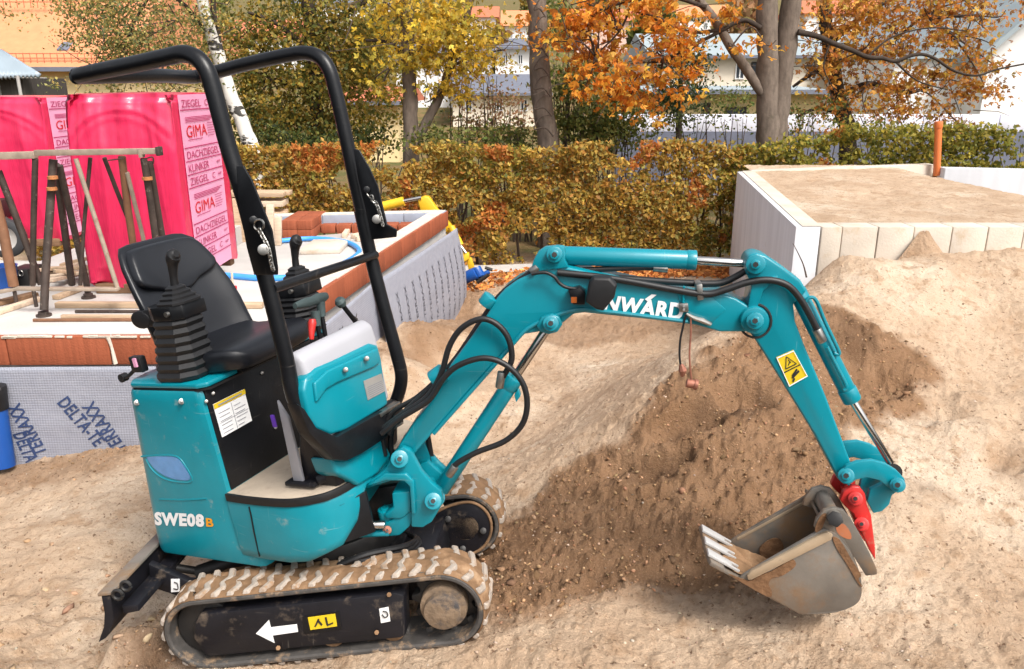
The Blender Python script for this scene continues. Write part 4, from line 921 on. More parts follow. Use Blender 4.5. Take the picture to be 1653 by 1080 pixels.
# loose wires with connectors hanging from the boom
m_ = MB(); m_.prism(bp([(1096, 490), (1111, 490), (1112, 504), (1097, 504)], -.015), BL * .018); cl = m_.build('wire_clamp', zinc, ex, bevel=.003)
for y_ in (494, 500):
    m_ = MB(); m_.cyl(PBm(1104, y_, -.016), PBm(1104, y_, -.021), .004, 8); m_.build('bolt', zinc, cl)
m_ = MB(); m_.tube(bp([(1108, 506), (1120, 513), (1135, 518), (1148, 524)], -.012), [.004, .007, .009, .006], 8, 5); m_.build('foil_tape', zinc, ex)
m_ = MB(); m_.tube(bp([(1107, 508), (1102, 530), (1098, 550), (1097, 575), (1099, 592)], -.012), .0036, 6, 4); w1 = m_.build('hanging_wire', hose_m, ex)
m_ = MB(); m_.tube(bp([(1099, 588), (1102, 598), (1101, 608)], -.012), [.006, .014, .004], 8, 4); m_.build('wire_connector', copper, w1)
m_ = MB(); m_.tube(bp([(1115, 512), (1115, 540), (1113, 575), (1116, 612)], -.012), .003, 6, 4); w2 = m_.build('hanging_wire', copper, ex)
m_ = MB(); m_.cyl(PBm(1108, 618, -.012), PBm(1124, 621, -.012), .0145, 14); m_.cyl(PBm(1120, 620, -.012), PBm(1126, 621.3, -.012), .0175, 14); m_.build('wire_connector', copper, w2, bevel=.002)
# hydraulic hoses: (pixels, offset from the boom's near face, radius)
HO = [([(628, 700), (640, 678), (680, 640), (706, 618), (732, 592), (765, 540), (790, 500), (815, 470), (858, 440)], .02, .0125),
      ([(622, 735), (618, 700), (635, 665), (672, 642), (706, 612), (738, 575), (775, 520), (800, 485), (830, 462), (866, 444), (905, 438), (960, 435), (1010, 433), (1060, 432)], .05, .0105),
      ([(620, 690), (650, 668), (690, 640), (712, 604), (725, 560), (745, 530), (775, 515), (800, 522), (820, 545), (826, 580), (812, 608)], -.03, .0115),
      ([(616, 700), (645, 676), (692, 646), (715, 612), (740, 590), (780, 578), (815, 588), (842, 615), (851, 650), (843, 685), (815, 712), (770, 730), (738, 748), (728, 762)], -.05, .0115),
      ([(868, 442), (920, 437), (980, 447), (1040, 452), (1100, 456), (1140, 458), (1170, 455), (1206, 436)], .05, .0125),
      ([(900, 440), (960, 446), (1020, 455), (1090, 468), (1140, 475), (1170, 468), (1206, 456), (1240, 452), (1270, 460), (1290, 480), (1308, 510), (1321, 536)], -.01, .0125),
      ([(858, 442), (880, 440), (895, 447), (903, 457), (915, 464), (935, 467)], -.03, .0065),
      ([(640, 672), (632, 700), (632, 730), (645, 760)], .09, .012), ([(690, 700), (694, 725), (700, 760)], .13, .012)]
for L_, off, r in HO:
    m_ = MB(); m_.tube(bp(L_, off), r * .87, 10, 6); m_.build('hose', hose_m, ex)
for a, b, off, r in [((810, 600), (806, 626), -.03, .014), ((735, 752), (724, 768), -.05, .014), ((1054, 432), (1078, 434), .05, .013), ((1318, 531), (1328, 552), -.01, .0145), ((858, 440), (868, 430), .0, .014), ((850, 445), (876, 420), .03, .011)]:
    rod('hose_fitting', a, b, r, off, zinc)
rod('hose_stub', (1086, 433), (1088, 428), .009, .05, teal)
for a, b, off, r in [((699, 613), (717, 600), .005, .032), ((782, 492), (793, 478), .01, .026)]:
    mb = MB(); mb.cyl(PBm(*a, off), PBm(*b, off), r, 18); mb.build('hose_clamp', teal, ex, bevel=.003)
mb = MB(); mb.box(PBm(1128, 468, .015), BF * .010, BL * .035, BU * .026); mb.build('hose_clip', zinc, ex, bevel=.004)
m_ = MB(); m_.tube(bp([(1104, 462), (1103, 480), (1103, 490)], -.008), .004, 6); m_.build('clamp_stem', teal, ex)
# hose bracket beside the console
PBK = Plane(HP(.34, 0, 0), -HF)
m_ = MB(); m_.prism(PBK.pts([(614, 668), (646, 648), (647, 652), (616, 674)]), HF * -.03); hb_ = m_.build('hose_bracket', zinc, ex, bevel=.002)
m_ = MB(); m_.prism(PBK.pts([(616, 674), (650, 655), (652, 682), (630, 697), (618, 690)], .012), HF * -.02); m_.build('bracket_plate', black, hb_, bevel=.003)
m_ = MB(); m_.prism(PBK.pts([(629, 694), (651, 681), (652, 684), (630, 698)], -.01), HF * -.03); m_.build('bracket_foot', zinc, hb_, bevel=.002)
m_ = MB(); m_.cyl(PBK(643, 677, .01), PBK(643, 677, -.006), .012, 12); m_.build('bolt', black, hb_)
# ================================================================== HOUSE FOUNDATION ON THE LEFT
ZT = 0.71
FA, FB, FC = at_z(-260, 543, ZT), at_z(405, 540, ZT), at_z(723, 339, ZT)
dF = (FB - FA).normalized(); dR = (FC - FB).normalized(); UP = V(0, 0, 1)
nF = V(dF.y, -dF.x, 0); nR = V(dR.y, -dR.x, 0)             # outward normals (front, right side)
FD = at_z(430, 345.5, ZT); FD = FC + (FD - FC).normalized() * 6.5; dB = (FD - FC).normalized()
fo = thing('house_foundation', 'raised house foundation with a pale slab, red clay brick edge and grey dimpled sheeting', 'foundation', (FA + FB) / 2 - UP * ZT)
PITL = -2.75
def flat(p, z): return V(p.x, p.y, z)
Xl = FA.x
pitA = at_z(560, 449, ZT); pitA = FB + dR * ((6.05 - FB.y) / dR.y)
mb = MB(); ins_ = lambda p, k=.03: p
c1, c2 = FA - nF * .03, FB - nF * .03 - nR * .03
p3 = pitA - nR * .03; p4_ = V(PITL, p3.y, 0); p5_ = V(PITL, FD.y, 0); p6_ = V(Xl, FD.y, 0)
mb.prism([flat(p, -.45) for p in (c1, c2, p3, p4_, p5_, p6_)], UP * (ZT + .45)); mb.build('concrete_slab', concrete, fo, bevel=.004, label='pale dusty concrete slab')
mb = MB(); mb.prism([flat(p, -.45) for p in (p3 + dR * .005, FC - nR * .03, V(PITL + .005, FD.y, 0) , p4_ + V(.005, .005, 0))], UP * (.535 + .45)); mb.build('lower_floor', concrete, fo, bevel=.003)
def brick_row(a, d, n_out, length, L_, z0, z1, depth, material, name, start=0.0):
    s = start; k = 0; src = None
    while s < length - .02:
        w = min(L_, length - s); M_ = MB()
        j = random.uniform(-.003, .003)
        M_.box(a + d * (s + w / 2) - n_out * (depth / 2 - j) + UP * ((z0 + z1) / 2), d * (w / 2 - .004), n_out * depth / 2, UP * (z1 - z0) / 2)
        M_.build(name, material, fo, bevel=.004); s += w; k += 1
lenF = (FB - FA).length; lenR = (FC - FB).length
fl0 = lambda p: V(p.x, p.y, 0)
jf = (at_z(175, 541, ZT) - FA).length
brick_row(fl0(FA) + nF * .005, dF, nF, lenF, .585, ZT - .178, ZT - .006, .2, brick_m, 'brick', start=jf - 3 * .585)
brick_row(fl0(FB) + nR * .005 + dR * .002, dR, nR, lenR, .495, ZT - .178, ZT - .006, .17, brick_m, 'brick')
brick_row(fl0(FC) - dR * .03, dB, dR, 4.6, .44, .53, ZT + .0, .18, grey_block, 'block')
M_ = MB(); M_.box(fl0(FB) + dR * (lenR / 2 + .7) - nR * .09 + UP * (ZT - .002), dR * (lenR / 2 - .72), nR * .07, UP * .004); M_.box(fl0(FC) + dB * 2.3 - dR * .11 + UP * (ZT + .004), dB * 2.2, dR * .08, UP * .004); M_.build('mortar_bed', mortar, fo)
mr_ = MB(); rr = random.Random(4)
for k in range(60):
    s = rr.uniform(0, lenF); mr_.box(FA + dF * s + nF * .004 + UP * (-.004 - rr.uniform(0, .006)), dF * rr.uniform(.01, .06), nF * .006, UP * .006)
mr_.build('mortar_smear', mortar, fo, bevel=.002, kind='stuff')
M_ = MB(); q0 = FA + dF * jf; M_.tube([q0 + nF * .008 + UP * -.01, q0 + nF * .008 + dF * .012 + UP * -.07, q0 + nF * .008 + dF * .02 + UP * -.17], [.012, .008, .013], 8, 3); M_.build('mortar_smear', mortar, fo)
# dimpled drainage sheeting
dm = bpy.data.materials.new('dimpled_sheet'); dm.use_nodes = True
nt = dm.node_tree; N, L = nt.nodes, nt.links; b = N['Principled BSDF']; b.inputs['Roughness'].default_value = 0.55
uv = N.new('ShaderNodeAttribute'); uv.attribute_name = 'col'
sep = N.new('ShaderNodeSeparateColor'); L.new(uv.outputs['Color'], sep.inputs[0])
def _sin(v, k):
    m1 = N.new('ShaderNodeMath'); m1.operation = 'MULTIPLY'; m1.inputs[1].default_value = k; L.new(v, m1.inputs[0])
    m2 = N.new('ShaderNodeMath'); m2.operation = 'SINE'; L.new(m1.outputs[0], m2.inputs[0]); return m2.outputs[0]
ad_ = N.new('ShaderNodeMath'); ad_.operation = 'ADD'; sb_ = N.new('ShaderNodeMath'); sb_.operation = 'SUBTRACT'
L.new(sep.outputs[0], ad_.inputs[0]); L.new(sep.outputs[1], ad_.inputs[1]); L.new(sep.outputs[0], sb_.inputs[0]); L.new(sep.outputs[1], sb_.inputs[1])
mu = N.new('ShaderNodeMath'); mu.operation = 'MULTIPLY'; L.new(_sin(ad_.outputs[0], 205), mu.inputs[0]); L.new(_sin(sb_.outputs[0], 205), mu.inputs[1])
nz = N.new('ShaderNodeTexNoise'); nz.inputs['Scale'].default_value = 30; nz.inputs['Detail'].default_value = 6
hm = N.new('ShaderNodeMath'); hm.operation = 'ADD'; L.new(mu.outputs[0], hm.inputs[0]); L.new(nz.outputs['Fac'], hm.inputs[1])
bpn = N.new('ShaderNodeBump'); bpn.inputs['Strength'].default_value = .22; bpn.inputs['Distance'].default_value = .006; L.new(hm.outputs[0], bpn.inputs['Height']); L.new(bpn.outputs[0], b.inputs['Normal'])
cr = N.new('ShaderNodeMix'); cr.data_type = 'RGBA'; cr.inputs['A'].default_value = (.225, .235, .285, 1); cr.inputs['B'].default_value = (.31, .32, .37, 1)
L.new(nz.outputs['Fac'], cr.inputs['Factor']); L.new(cr.outputs['Result'], b.inputs['Base Color'])
def sheet(name, p0, d, n_out, s0, s1, zt, zb, bulge, nu=120, nv=30, label=None, phase=0.0):
    P, Cc = [], []
    fn = lambda s, v: p0 + d * s + n_out * (.018 + bulge(s, v)) + UP * (zb(s) + (zt(s) - zb(s)) * v)
    for i in range(nu + 1):
        for j in range(nv + 1):
            s = s0 + (s1 - s0) * i / nu; p = fn(s, j / nv); P.append(tuple(p)); Cc.append((s + 10, p.z + 10, 0))
    f_ = [(i * (nv + 1) + j, i * (nv + 1) + j + 1, (i + 1) * (nv + 1) + j + 1, (i + 1) * (nv + 1) + j) for i in range(nu) for j in range(nv)]
    o = np_mesh(name, P, f_, dm, fo, cols=np.array(Cc), smooth=True); sm = o.modifiers.new('thick', 'SOLIDIFY'); sm.thickness = .006; sm.offset = 0
    if label: o['label'] = label
    return o, fn
wv = lambda s, v: .012 * float(vnoise(s, v, 2.2)) + .006 * float(vnoise(s, v * 2, 6))
s_a, fn_a = sheet('drainage_sheet', fl0(FA) + nF * .012, dF, nF, 0, lenF + .03, lambda s: ZT - .180, lambda s: -.35, lambda s, v: wv(s, v) + .02 * (1 - v), label='grey dimpled drainage sheet with blue lettering along the front')
# side: two overlapping sheets
def zt1(s): return ZT - .178 - .02 * math.sin(s * 2)
def bu1(s, v): return .02 + .02 * math.sin(3 * v) + .9 * wv(s + 4, v) + .05 * max(0, 1 - v) 
s_b, fn_b = sheet('drainage_sheet', fl0(FB) + nR * .02, dR, nR, -.03, 2.05, zt1, lambda s: -.5, bu1, label='grey sheet along the side wall, near length')
s_c, fn_c = sheet('drainage_sheet', fl0(FB) + nR * .05, dR, nR, 1.9, lenR + .05, lambda s: ZT - .15 - .06 * (s - 1.9) / (lenR - 1.9), lambda s: -.7, lambda s, v: bu1(s, v) + .05 * math.sin(math.pi * v), label='grey sheet along the side wall, far length with printed columns')
blue_ink = mat('blue_ink', (.028, .05, .13), .6, var=.1)
def sheet_text(s, fn, c0, c1, hgt, material, parent, w=.02, flip=False, label=None, sub_z=None):
    """print along the line c0-c1 on the sheet; positions are (run, height) pairs"""
    vs_, fs = text_tris(s, w); c0 = np.array(c0); c1 = np.array(c1); d = c1 - c0; L_ = np.hypot(*d); nrm = np.array([-d[1], d[0]]) / L_
    m_ = MB(); out = []
    for x, y in vs_:
        q = c0 + d * x + nrm * hgt * y; out.append(fn(q[0], q[1]))
    bv = [m_.bm.verts.new(p) for p in out]
    for f in fs:
        try: m_.bm.faces.new([bv[i] for i in f])
        except ValueError: pass
    return m_.build('lettering', material, parent, smooth=False, label=label)
zbF, zrF = -.35, ZT - .18 + .35
fa_l = lambda s, z: fn_a(s, (z - zbF) / zrF) + nF * .007
def frc(px, py):
    p = on_plane(px, py, FA + nF * .03, nF); return ((p - FA).dot(dF), p.z)
def letter_line(txt, a, b_, h, lab):
    sheet_text(txt, fa_l, frc(*a), frc(*b_), h, blue_ink, s_a, label=lab)
letter_line('TERRAXX', (80, 728), (33, 648), .085, 'blue letters TERRAXX running up the sheet')
letter_line('DELTA-TE', (93, 650), (156, 720), .085, 'blue letters DELTA-TE running down the sheet')
letter_line('TERRAXX', (208, 722), (152, 645), .085, 'blue letters TERRAXX beside the machine')
letter_line('DELTA', (22, 700), (45, 745), .085, 'blue letters half sunk in the sand')
grey_ink = mat('dark_grey_ink', (.06, .065, .085), .6)
for k in range(11):
    s = 2.35 + k * .24; fz = lambda s_, v_: fn_c(s_, v_) + nR * .008
    sheet_text('DELTA-TERRAXX', fz, (s, .28), (s + .02, .86), .055, grey_ink, s_c, w=0.0)
for s in (1.2, 1.5): sheet_text('DELTA-TERRAXX', lambda a, b_: fn_b(a, b_) + nR * .008, (s, .3), (s, .9), .07, black_d, s_b)
# things lying in the recessed part
def plank(name, a, b_, w, h, m, label, group=None, cat='board', side=None):
    a, b_ = Vector(a), Vector(b_); d = (b_ - a).normalized(); sd = d.cross(UP).normalized() if side is None else side
    M_ = MB(); M_.box((a + b_) / 2 + UP * h / 2, (b_ - a) / 2, sd * w / 2, d.cross(sd).normalized() * h / 2); o = M_.build(name, m, None, bevel=min(.004, h * .2)); return tag(o, label, cat, group)
bs = thing('brick_stack', 'block of red clay bricks at the inner corner of the foundation', 'brick stack', at_z(485, 385, .535))
o_ = at_z(456, 386, .535); o2 = at_z(505, 386, .535); e = (o2 - o_); 
for i in range(2):
    for j in range(2):
        for k in range(2):
            M_ = MB(); M_.box(o_ + e * (.25 + .5 * i) + V(0, .17 + .34 * j, .05 + .095 * k), e * .246, V(0, .165, 0), UP * .046); M_.build('brick', brick_m, bs, bevel=.005)
rw = thing('brick_row', 'low row of red bricks in front of the blue-grey back wall', 'brick row', at_z(590, 377, .535))
for k in range(6):
    a, b_ = at_z(518 + 25 * k, 377, .535), at_z(541 + 25 * k, 377, .535); M_ = MB(); M_.box((a + b_) / 2 + V(0, .12, .045), (b_ - a) / 2, V(0, .11, 0), UP * .045); M_.build('brick', brick_m, rw, bevel=.005)
M_ = MB(); a, b_ = at_z(484, 412, .535), at_z(549, 410, .535); M_.box((a + b_) / 2 + V(0, .28, .025), (b_ - a) / 2, V(0, .27, 0), UP * .025); tag(M_.build('concrete_pad', cream_conc, None, bevel=.01), 'low square concrete pad inside the blue pipe loop', 'concrete pad')
M_ = MB(); M_.tube([at_z(*p, z) for p, z in [((340, 443), ZT + .02), ((380, 446), ZT + .02), ((415, 449), ZT + .02), ((452, 449), ZT + .02), ((490, 446), ZT + .02), ((520, 437), ZT), ((548, 428), ZT - .06), ((572, 415), .58), ((580, 404), .565), ((566, 393), .565), ((540, 387.5), .565), ((505, 385), .565), ((470, 387), .565), ((440, 391), .565), ((425, 399), .565)]], .024, 10, 6); tag(M_.build('water_pipe', blue_hose, None), 'bright blue water pipe looped on the foundation', 'pipe')
for px, y0, y1, w, lab in ((449, 350, 396, 11, 'squared pale timber post with a rounded top inside the foundation'), (436, 330, 400, 12, 'taller flat timber post beside the blue pipe')):
    Yp = at_z(px, y1, .535).y; a, b_ = at_z(px, y1, .535), at_y(px, y0, Yp); M_ = MB(); M_.box((a + b_) / 2, V(w * Yp / 2600, 0, 0), V(0, .025, 0), V((b_.x - a.x) / 2, 0, (b_.z - a.z) / 2)); tag(M_.build('timber_post', wood_pale, None, bevel=.008), lab, 'post')
M_ = MB(); a = at_z(380, 398, .535); M_.box(a + V(-.1, .25, .22), V(.16, 0, 0), V(0, .02, 0), V(.02, 0, .22)); tag(M_.build('formwork_panel', wood, None, bevel=.003), 'brown plywood formwork panel leaning behind the roll bar', 'panel')
for k, (a, b_, z, w) in enumerate([((556, 384), (566, 370), .535, .05), ((570, 386), (604, 377), .535, .06), ((575, 390), (640, 380), .535, .05)]):
    plank('timber_offcut', at_z(*a, z), at_z(*b_, z), w, .05, wood_pale, ['short upright-looking offcut beside the concrete pad', 'pale offcut lying behind the blue pipe', 'long pale offcut by the side wall'][k], 'offcuts in the foundation')
# planks on the slab
PL = [((92, 496), (425, 497), .05, .035, wood, 'thick brown board lying on the slab under the trestle'), ((122, 505), (330, 505), .018, .018, steel_rust, 'thin dark bar just in front of the thick board'),
      ((100, 513), (330, 514), .03, .02, wood, 'narrow batten second from the slab edge'), ((54, 519), (330, 518), .018, .018, steel_brown, 'long rusty bar nearest the slab edge'),
      ((-20, 513), (66, 485), .05, .03, wood_pale, 'pale batten lying at an angle at the far left'), ((-20, 497), (58, 478), .07, .03, wood_dark, 'dark wet board lying at an angle at the far left'),
      ((90, 484), (136, 467), .05, .03, wood, 'short board lying behind the trestle foot')]
for a, b_, w, h, m, lab in PL: plank('board' if m is not steel_rust and m is not steel_brown else 'steel_bar', at_z(*a, ZT + .002), at_z(*b_, ZT + .002), w, h, m, lab, 'boards and bars on the slab', 'board' if m in (wood, wood_pale, wood_dark) else 'bar')
JT = [((70, 448), (135, 424), .08), ((60, 437), (150, 434), .06), ((78, 456), (120, 446), .07), ((88, 440), (142, 444), .05), ((60, 452), (146, 441), .04), ((100, 430), (150, 418), .07), ((40, 441), (120, 433), .05)]
JL = ['short plank tilted up to the right in the timber heap', 'long plank at the back of the timber heap', 'broken board at the front of the timber heap', 'small batten in the middle of the timber heap', 'thin lath across the timber heap', 'plank end against the pink film', 'pale strip at the left end of the timber heap']
for k, (a, b_, w) in enumerate(JT): plank('scrap_plank', at_z(*a, ZT + .03 * (k % 4) + .005 * k), at_z(*b_, ZT + .03 * ((k + 2) % 4) + .02), w, .025, (wood_pale, wood)[k % 2], JL[k], 'heap of scrap planks behind the trestle')
# marker peg with a red tag
pg = thing('marker_peg', 'small survey peg with a red and white tag on the slab', 'marker', at_z(377, 478, ZT))
Yp = at_z(377, 478, ZT).y; M_ = MB(); M_.tube([at_z(377, 478, ZT), at_y(374, 440, Yp)], .008, 8); M_.build('stake', wood_pale, pg)
M_ = MB(); M_.box(at_y(376, 464, Yp - .012), V(.026, 0, 0), V(0, .004, 0), V(0, 0, .012)); M_.build('tag', gprint, pg)
M_ = MB(); M_.box(at_y(376, 464, Yp - .018), V(.006, 0, 0), V(0, .001, 0), V(0, 0, .008)); M_.build('tag_print', white_d, pg)
# timber stack behind
gs = 'stacked planks behind the foundation'
rr = random.Random(9); Y0 = 9.65
zs = [(-.12, .02)]
for k in range(9):
    z = -.12 + k * .115
    for j in (0, 1):
        x0 = at_y(352, 330, Y0).x + rr.uniform(-.05, .05) + .1 * (k % 3); L_ = rr.uniform(.85, 1.05) + (.18 if k in (5, 6) else 0)
        plank('stacked_plank', V(x0 - .55, Y0 + .16 * j + rr.uniform(-.02, .02), z), V(x0 + L_ * .75 + .0, Y0 + .16 * j - .02, z), .15, .065 if k % 2 else .05, wood_pale if k % 2 else wood, 'weathered plank in the %s layer of the stack, %s row' % (['lowest', 'second', 'third', 'fourth', 'middle', 'sixth', 'seventh', 'upper', 'topmost'][k], ['front', 'back'][j]), gs, 'plank')
    for xx in (-.4, .25): plank('spacer_batten', V(at_y(352, 330, Y0).x + xx, Y0 - .07, z + .06), V(at_y(352, 330, Y0).x + xx, Y0 + .24, z + .06), .05, .055, wood_dark, 'short spacer batten between plank layers', 'spacers in the plank stack', 'batten')

# ================================================================== PALLETS OF ROOF TILES IN PINK FILM
def film_mesh(x0, x1, y0, y1, z0, z1, seed):
    """shrink film: a box with drawn pleats at the top and a loose skirt"""
    P, F_ = [], []; per = []; n = 64; m = 84
    cx, cy = (x0 + x1) / 2, (y0 + y1) / 2
    W_, D_ = x1 - x0, y1 - y0; tot = 2 * (W_ + D_)
    def edge(u):
        s = u * tot
        if s < W_: return x0 + s, y0, 0, -1, s / W_
        s -= W_
        if s < D_: return x1, y0 + s, 1, 0, s / D_
        s -= D_
        if s < W_: return x1 - s, y1, 0, 1, s / W_
        s -= W_; return x0, y1 - s, -1, 0, s / D_
    N_ = 220
    for i in range(N_):
        x, y, nx, ny, q = edge(i / N_)
        for j in range(m + 1):
            v = j / m; z = z0 + (z1 - z0) * v
            side_print = nx > .5
            d = 0.0
            if not side_print:
                d += .010 * float(vnoise(x * 1.0 + y, z * .25 + seed, 9)) + .006 * math.sin(q * 19 + z * 1.2 + seed)
                k = max(0, (v - .70) / .30); arch = math.sin(math.pi * min(1, max(0, q)))
                d -= .035 * k * k * abs(math.sin(q * math.pi * 3 + seed)) + .02 * k
                sk_ = max(0, (.10 - v) / .10); d += sk_ * (.02 * math.sin(q * 23 + seed) - .015)
            if not side_print:
                for k_ in range(3):
                    e_ = abs(q - .5) * 2; vf = .965 - .04 * k_ - (.10 + .05 * k_) * e_ ** 2.4
                    d += (.0, .011, .005)[k_] * math.exp(-((v - vf) / (.013 + .012 * e_)) ** 2) * (1 - e_ ** 6)
                    x_ = .5 + (.20 + .10 * k_) * (1 if k_ % 2 else -1) * (1.25 - .35 * v); d += .012 * math.exp(-((q - x_) / .022) ** 2) * sstep(.95, .75, v) * sstep(.05, .5, v)
                d += .004 * math.exp(-(((q * 11 + .15 * math.sin(z * 3 + seed)) % 1 - .5) / .12) ** 2)
            d += .003 * float(vnoise(x + y, z, 16))
            if v > .97: d -= .02
            P.append((x + nx * d, y + ny * d, z + (.02 * math.sin(q * 9 + seed) if v == 0 else 0) + (.015 * float(vnoise(x, y, 8)) if v == 1 else 0)))
    for i in range(N_):
        for j in range(m): a = i * (m + 1) + j; b_ = ((i + 1) % N_) * (m + 1) + j; F_.append((a, b_, b_ + 1, a + 1))
    c = len(P); P.append((cx, cy, z1 + .01))
    for i in range(N_): a = i * (m + 1) + m; b_ = ((i + 1) % N_) * (m + 1) + m; F_.append((a, b_, c, c))
    return P, F_
def pallet(x0, x1, y0, y1, z0, z1, seed, label, strip_v, strip_u):
    t = thing('tile_pallet', label, 'pallet', V((x0 + x1) / 2, (y0 + y1) / 2, z0), 'pallets of roof tiles wrapped in pink film')
    P, F_ = film_mesh(x0, x1, y0, y1, z0 + .06, z1, seed)
    q4 = [f for f in F_ if len(set(f)) == 4]; t3 = [f for f in F_ if len(set(f)) == 3]
    np_mesh('film', P, q4, film_m, t, smooth=True); np_mesh('film_top', P, [f[:3] for f in t3], film_m, t, smooth=True)
    for k in range(3):
        M_ = MB(); yy = y0 + .04 + (y1 - y0 - .08) * k / 2; M_.box(V((x0 + x1) / 2, yy, z0 + .035), V((x1 - x0) / 2 - .03, 0, 0), V(0, .045, 0), V(0, 0, .033)); M_.build('pallet_runner', wood_dark, t, bevel=.004)
    # rows of tiles under the film show as ridges: corner trims
    # printed strip on the right side
    u0, u1 = strip_u; X = x1 + .006
    A = lambda u, z: V(X, y0 + (y1 - y0) * u, z)
    M_ = MB(); M_.prism([A(u0, z0 + .08), A(u1, z0 + .08), A(u1, z1 - .005), A(u0, z1 - .005)], V(.002, 0, 0)); stp = M_.build('printed_strip', strip_m, t, label='pale pink printed strip down the side')
    H_ = z1 - z0 - .085; X += .0035
    mp, mg = MB(), MB()
    def ln(v0, v1, u_0=u0, u_1=u1): mp.face([A(u_0, z0 + .08 + H_ * v0) + V(.0035, 0, 0), A(u_1, z0 + .08 + H_ * v0) + V(.0035, 0, 0), A(u_1, z0 + .08 + H_ * v1) + V(.0035, 0, 0), A(u_0, z0 + .08 + H_ * v1) + V(.0035, 0, 0)])
    def tx(mm, s, v0, v1, ua, ub, w=0.0): put_text(mm, s, [p + V(.0035, 0, 0) for p in (A(ua, z0 + .08 + H_ * v0), A(ub, z0 + .08 + H_ * v0), A(ub, z0 + .08 + H_ * v1), A(ua, z0 + .08 + H_ * v1))], w)
    du = u1 - u0
    v = .985
    for rep in range(3):
        for k, s in enumerate(('DACHZIEGEL', 'KLINKER', 'ZIEGEL')):
            if rep == 0 and k < 2: continue
            if v < .10: break
            h_ = .062; ln(v - h_ - .006, v - h_); wd = (.88, .55, .5)[k]
            tx(mp, s, v - h_ + .010, v - .012, u0 + du * .05, u0 + du * (.05 + wd), .0)
            if k: tx(mp, '4P', v - h_ + .024, v - .022, u0 + du * .82, u0 + du * .94)
            if k == 2: tx(mp, 'C', v - h_ + .014, v - .014, u0 + du * .66, u0 + du * .74)
            v -= h_ + .01
        if v > .25:
            h_ = .19; tx(mg, 'GIMA', v - h_ * .74, v - h_ * .40, u0 + du * .10, u0 + du * .64, 0.0)
            for j in range(4): ln(v - .035 - j * .008, v - .031 - j * .008, u0 + du * .1, u0 + du * (.9 - .05 * j))
            for j in range(6): ln(v - .075 - j * .014, v - .072 - j * .014, u0 + du * .66, u0 + du * (.9 - .03 * (j % 3)))
            ln(v - .155, v - .151, u0 + du * .12, u0 + du * .5); ln(v - h_ - .006, v - h_); v -= h_ + .01
    mp.build('strip_print', pprint, stp, smooth=False, label='dark pink print ZIEGEL, DACHZIEGEL, KLINKER', kind='stuff'); mg.build('strip_print', gprint, stp, smooth=False, label='red letters GIMA', kind='stuff')
    return t
pa = at_z(149, 474, ZT); pb_ = at_z(312, 474, ZT); ph = at_y(190, 152, pa.y).z
pallet(pa.x, pb_.x, pa.y, pa.y + .95, ZT, ph, 1.3, 'tall tile pallet in pink film behind the seat, printed side fully visible', None, (.12, .84))
pc_ = at_z(-30, 398, ZT); pd_ = at_z(103, 398, ZT)
pallet(pc_.x - .25, pd_.x, pc_.y, pc_.y + 1.0, ZT, at_y(40, 157, pc_.y).z, 3.1, 'tile pallet in pink film at the left edge, farther back with little print showing', None, (.10, .84))

orange_mark = mat('faded_orange_paint', (.42, .16, .05), .8, var=.3, scale=40, dirt=(.08, .05, .04), damt=.4, dscale=40)
# ================================================================== RUSTY TRESTLES ON THE SLAB
tr1 = thing('steel_trestle', 'rusty folding scaffold trestle with an extended chalky top beam, nearest the seat', 'trestle', at_z(75, 515, ZT), 'rusty scaffold trestles')
def zt_(x, y): return (x * .2778, 220 + y * .2778)
def tleg(L_, Ya, Yb, r, m, parent, name='leg'):
    n_ = len(L_); P = [at_y(*p, Ya + (Yb - Ya) * k / (n_ - 1)) for k, p in enumerate(L_)]
    M_ = MB(); M_.tube(P, r * P[0].y / 1300, 10); return M_.build(name, m, parent)
YA = 4.86
tleg([zt_(310, 135), zt_(265, 800), zt_(256, 1010)], YA + .05, at_z(*zt_(256, 1050), ZT).y, 6.5, steel_rust, tr1)
l2 = at_z(*zt_(420, 870), ZT).y
tleg([zt_(322, 160), zt_(378, 560), zt_(418, 860)], YA + .12, YA + .42, 6, steel_rust, tr1); tleg([zt_(345, 170), zt_(500, 840), zt_(515, 940)], YA + .1, YA + .55, 5.5, steel_rust, tr1)
tleg([zt_(440, 130), zt_(560, 500), zt_(682, 880)], YA, YA - .02, 3.8, beam_m, tr1, 'brace'); tleg([zt_(525, 125), zt_(488, 520), zt_(466, 865)], YA + .05, YA + .1, 3.2, steel_rust, tr1, 'brace')
tleg([zt_(606, 125), zt_(680, 320), zt_(760, 520)], YA + .06, YA + .2, 3.6, steel_rust, tr1, 'brace'); tleg([zt_(708, 120), zt_(740, 400), zt_(775, 640), zt_(800, 900)], YA + .03, YA + .3, 6, steel_brown, tr1)
tleg([zt_(738, 210), zt_(830, 580), zt_(880, 900)], YA + .05, YA + .3, 3.6, beam_m, tr1, 'brace')
tleg([zt_(835, 130), zt_(870, 350), zt_(905, 600), zt_(950, 900)], YA, YA + .1, 5.5, steel_rust, tr1); tleg([zt_(868, 150), zt_(940, 570), zt_(990, 900)], YA + .03, YA + .3, 5.5, steel_rust, tr1)
def beam(p0, p1, hgt, dep, m, parent, name):
    M_ = MB(); d = p1 - p0; M_.box((p0 + p1) / 2, d / 2, d.cross(UP).normalized() * dep / 2, UP * hgt / 2); return M_.build(name, m, parent, bevel=.003)
beam(at_y(*zt_(205, 97), YA), at_y(*zt_(915, 86), YA), .034, .034, beam_m, tr1, 'top_beam')
M_ = MB(); M_.box(at_y(*zt_(925, 86), YA), V(.011, 0, 0), V(0, .03, 0), V(0, 0, .026)); M_.build('beam_stop', steel_rust, tr1, bevel=.004)
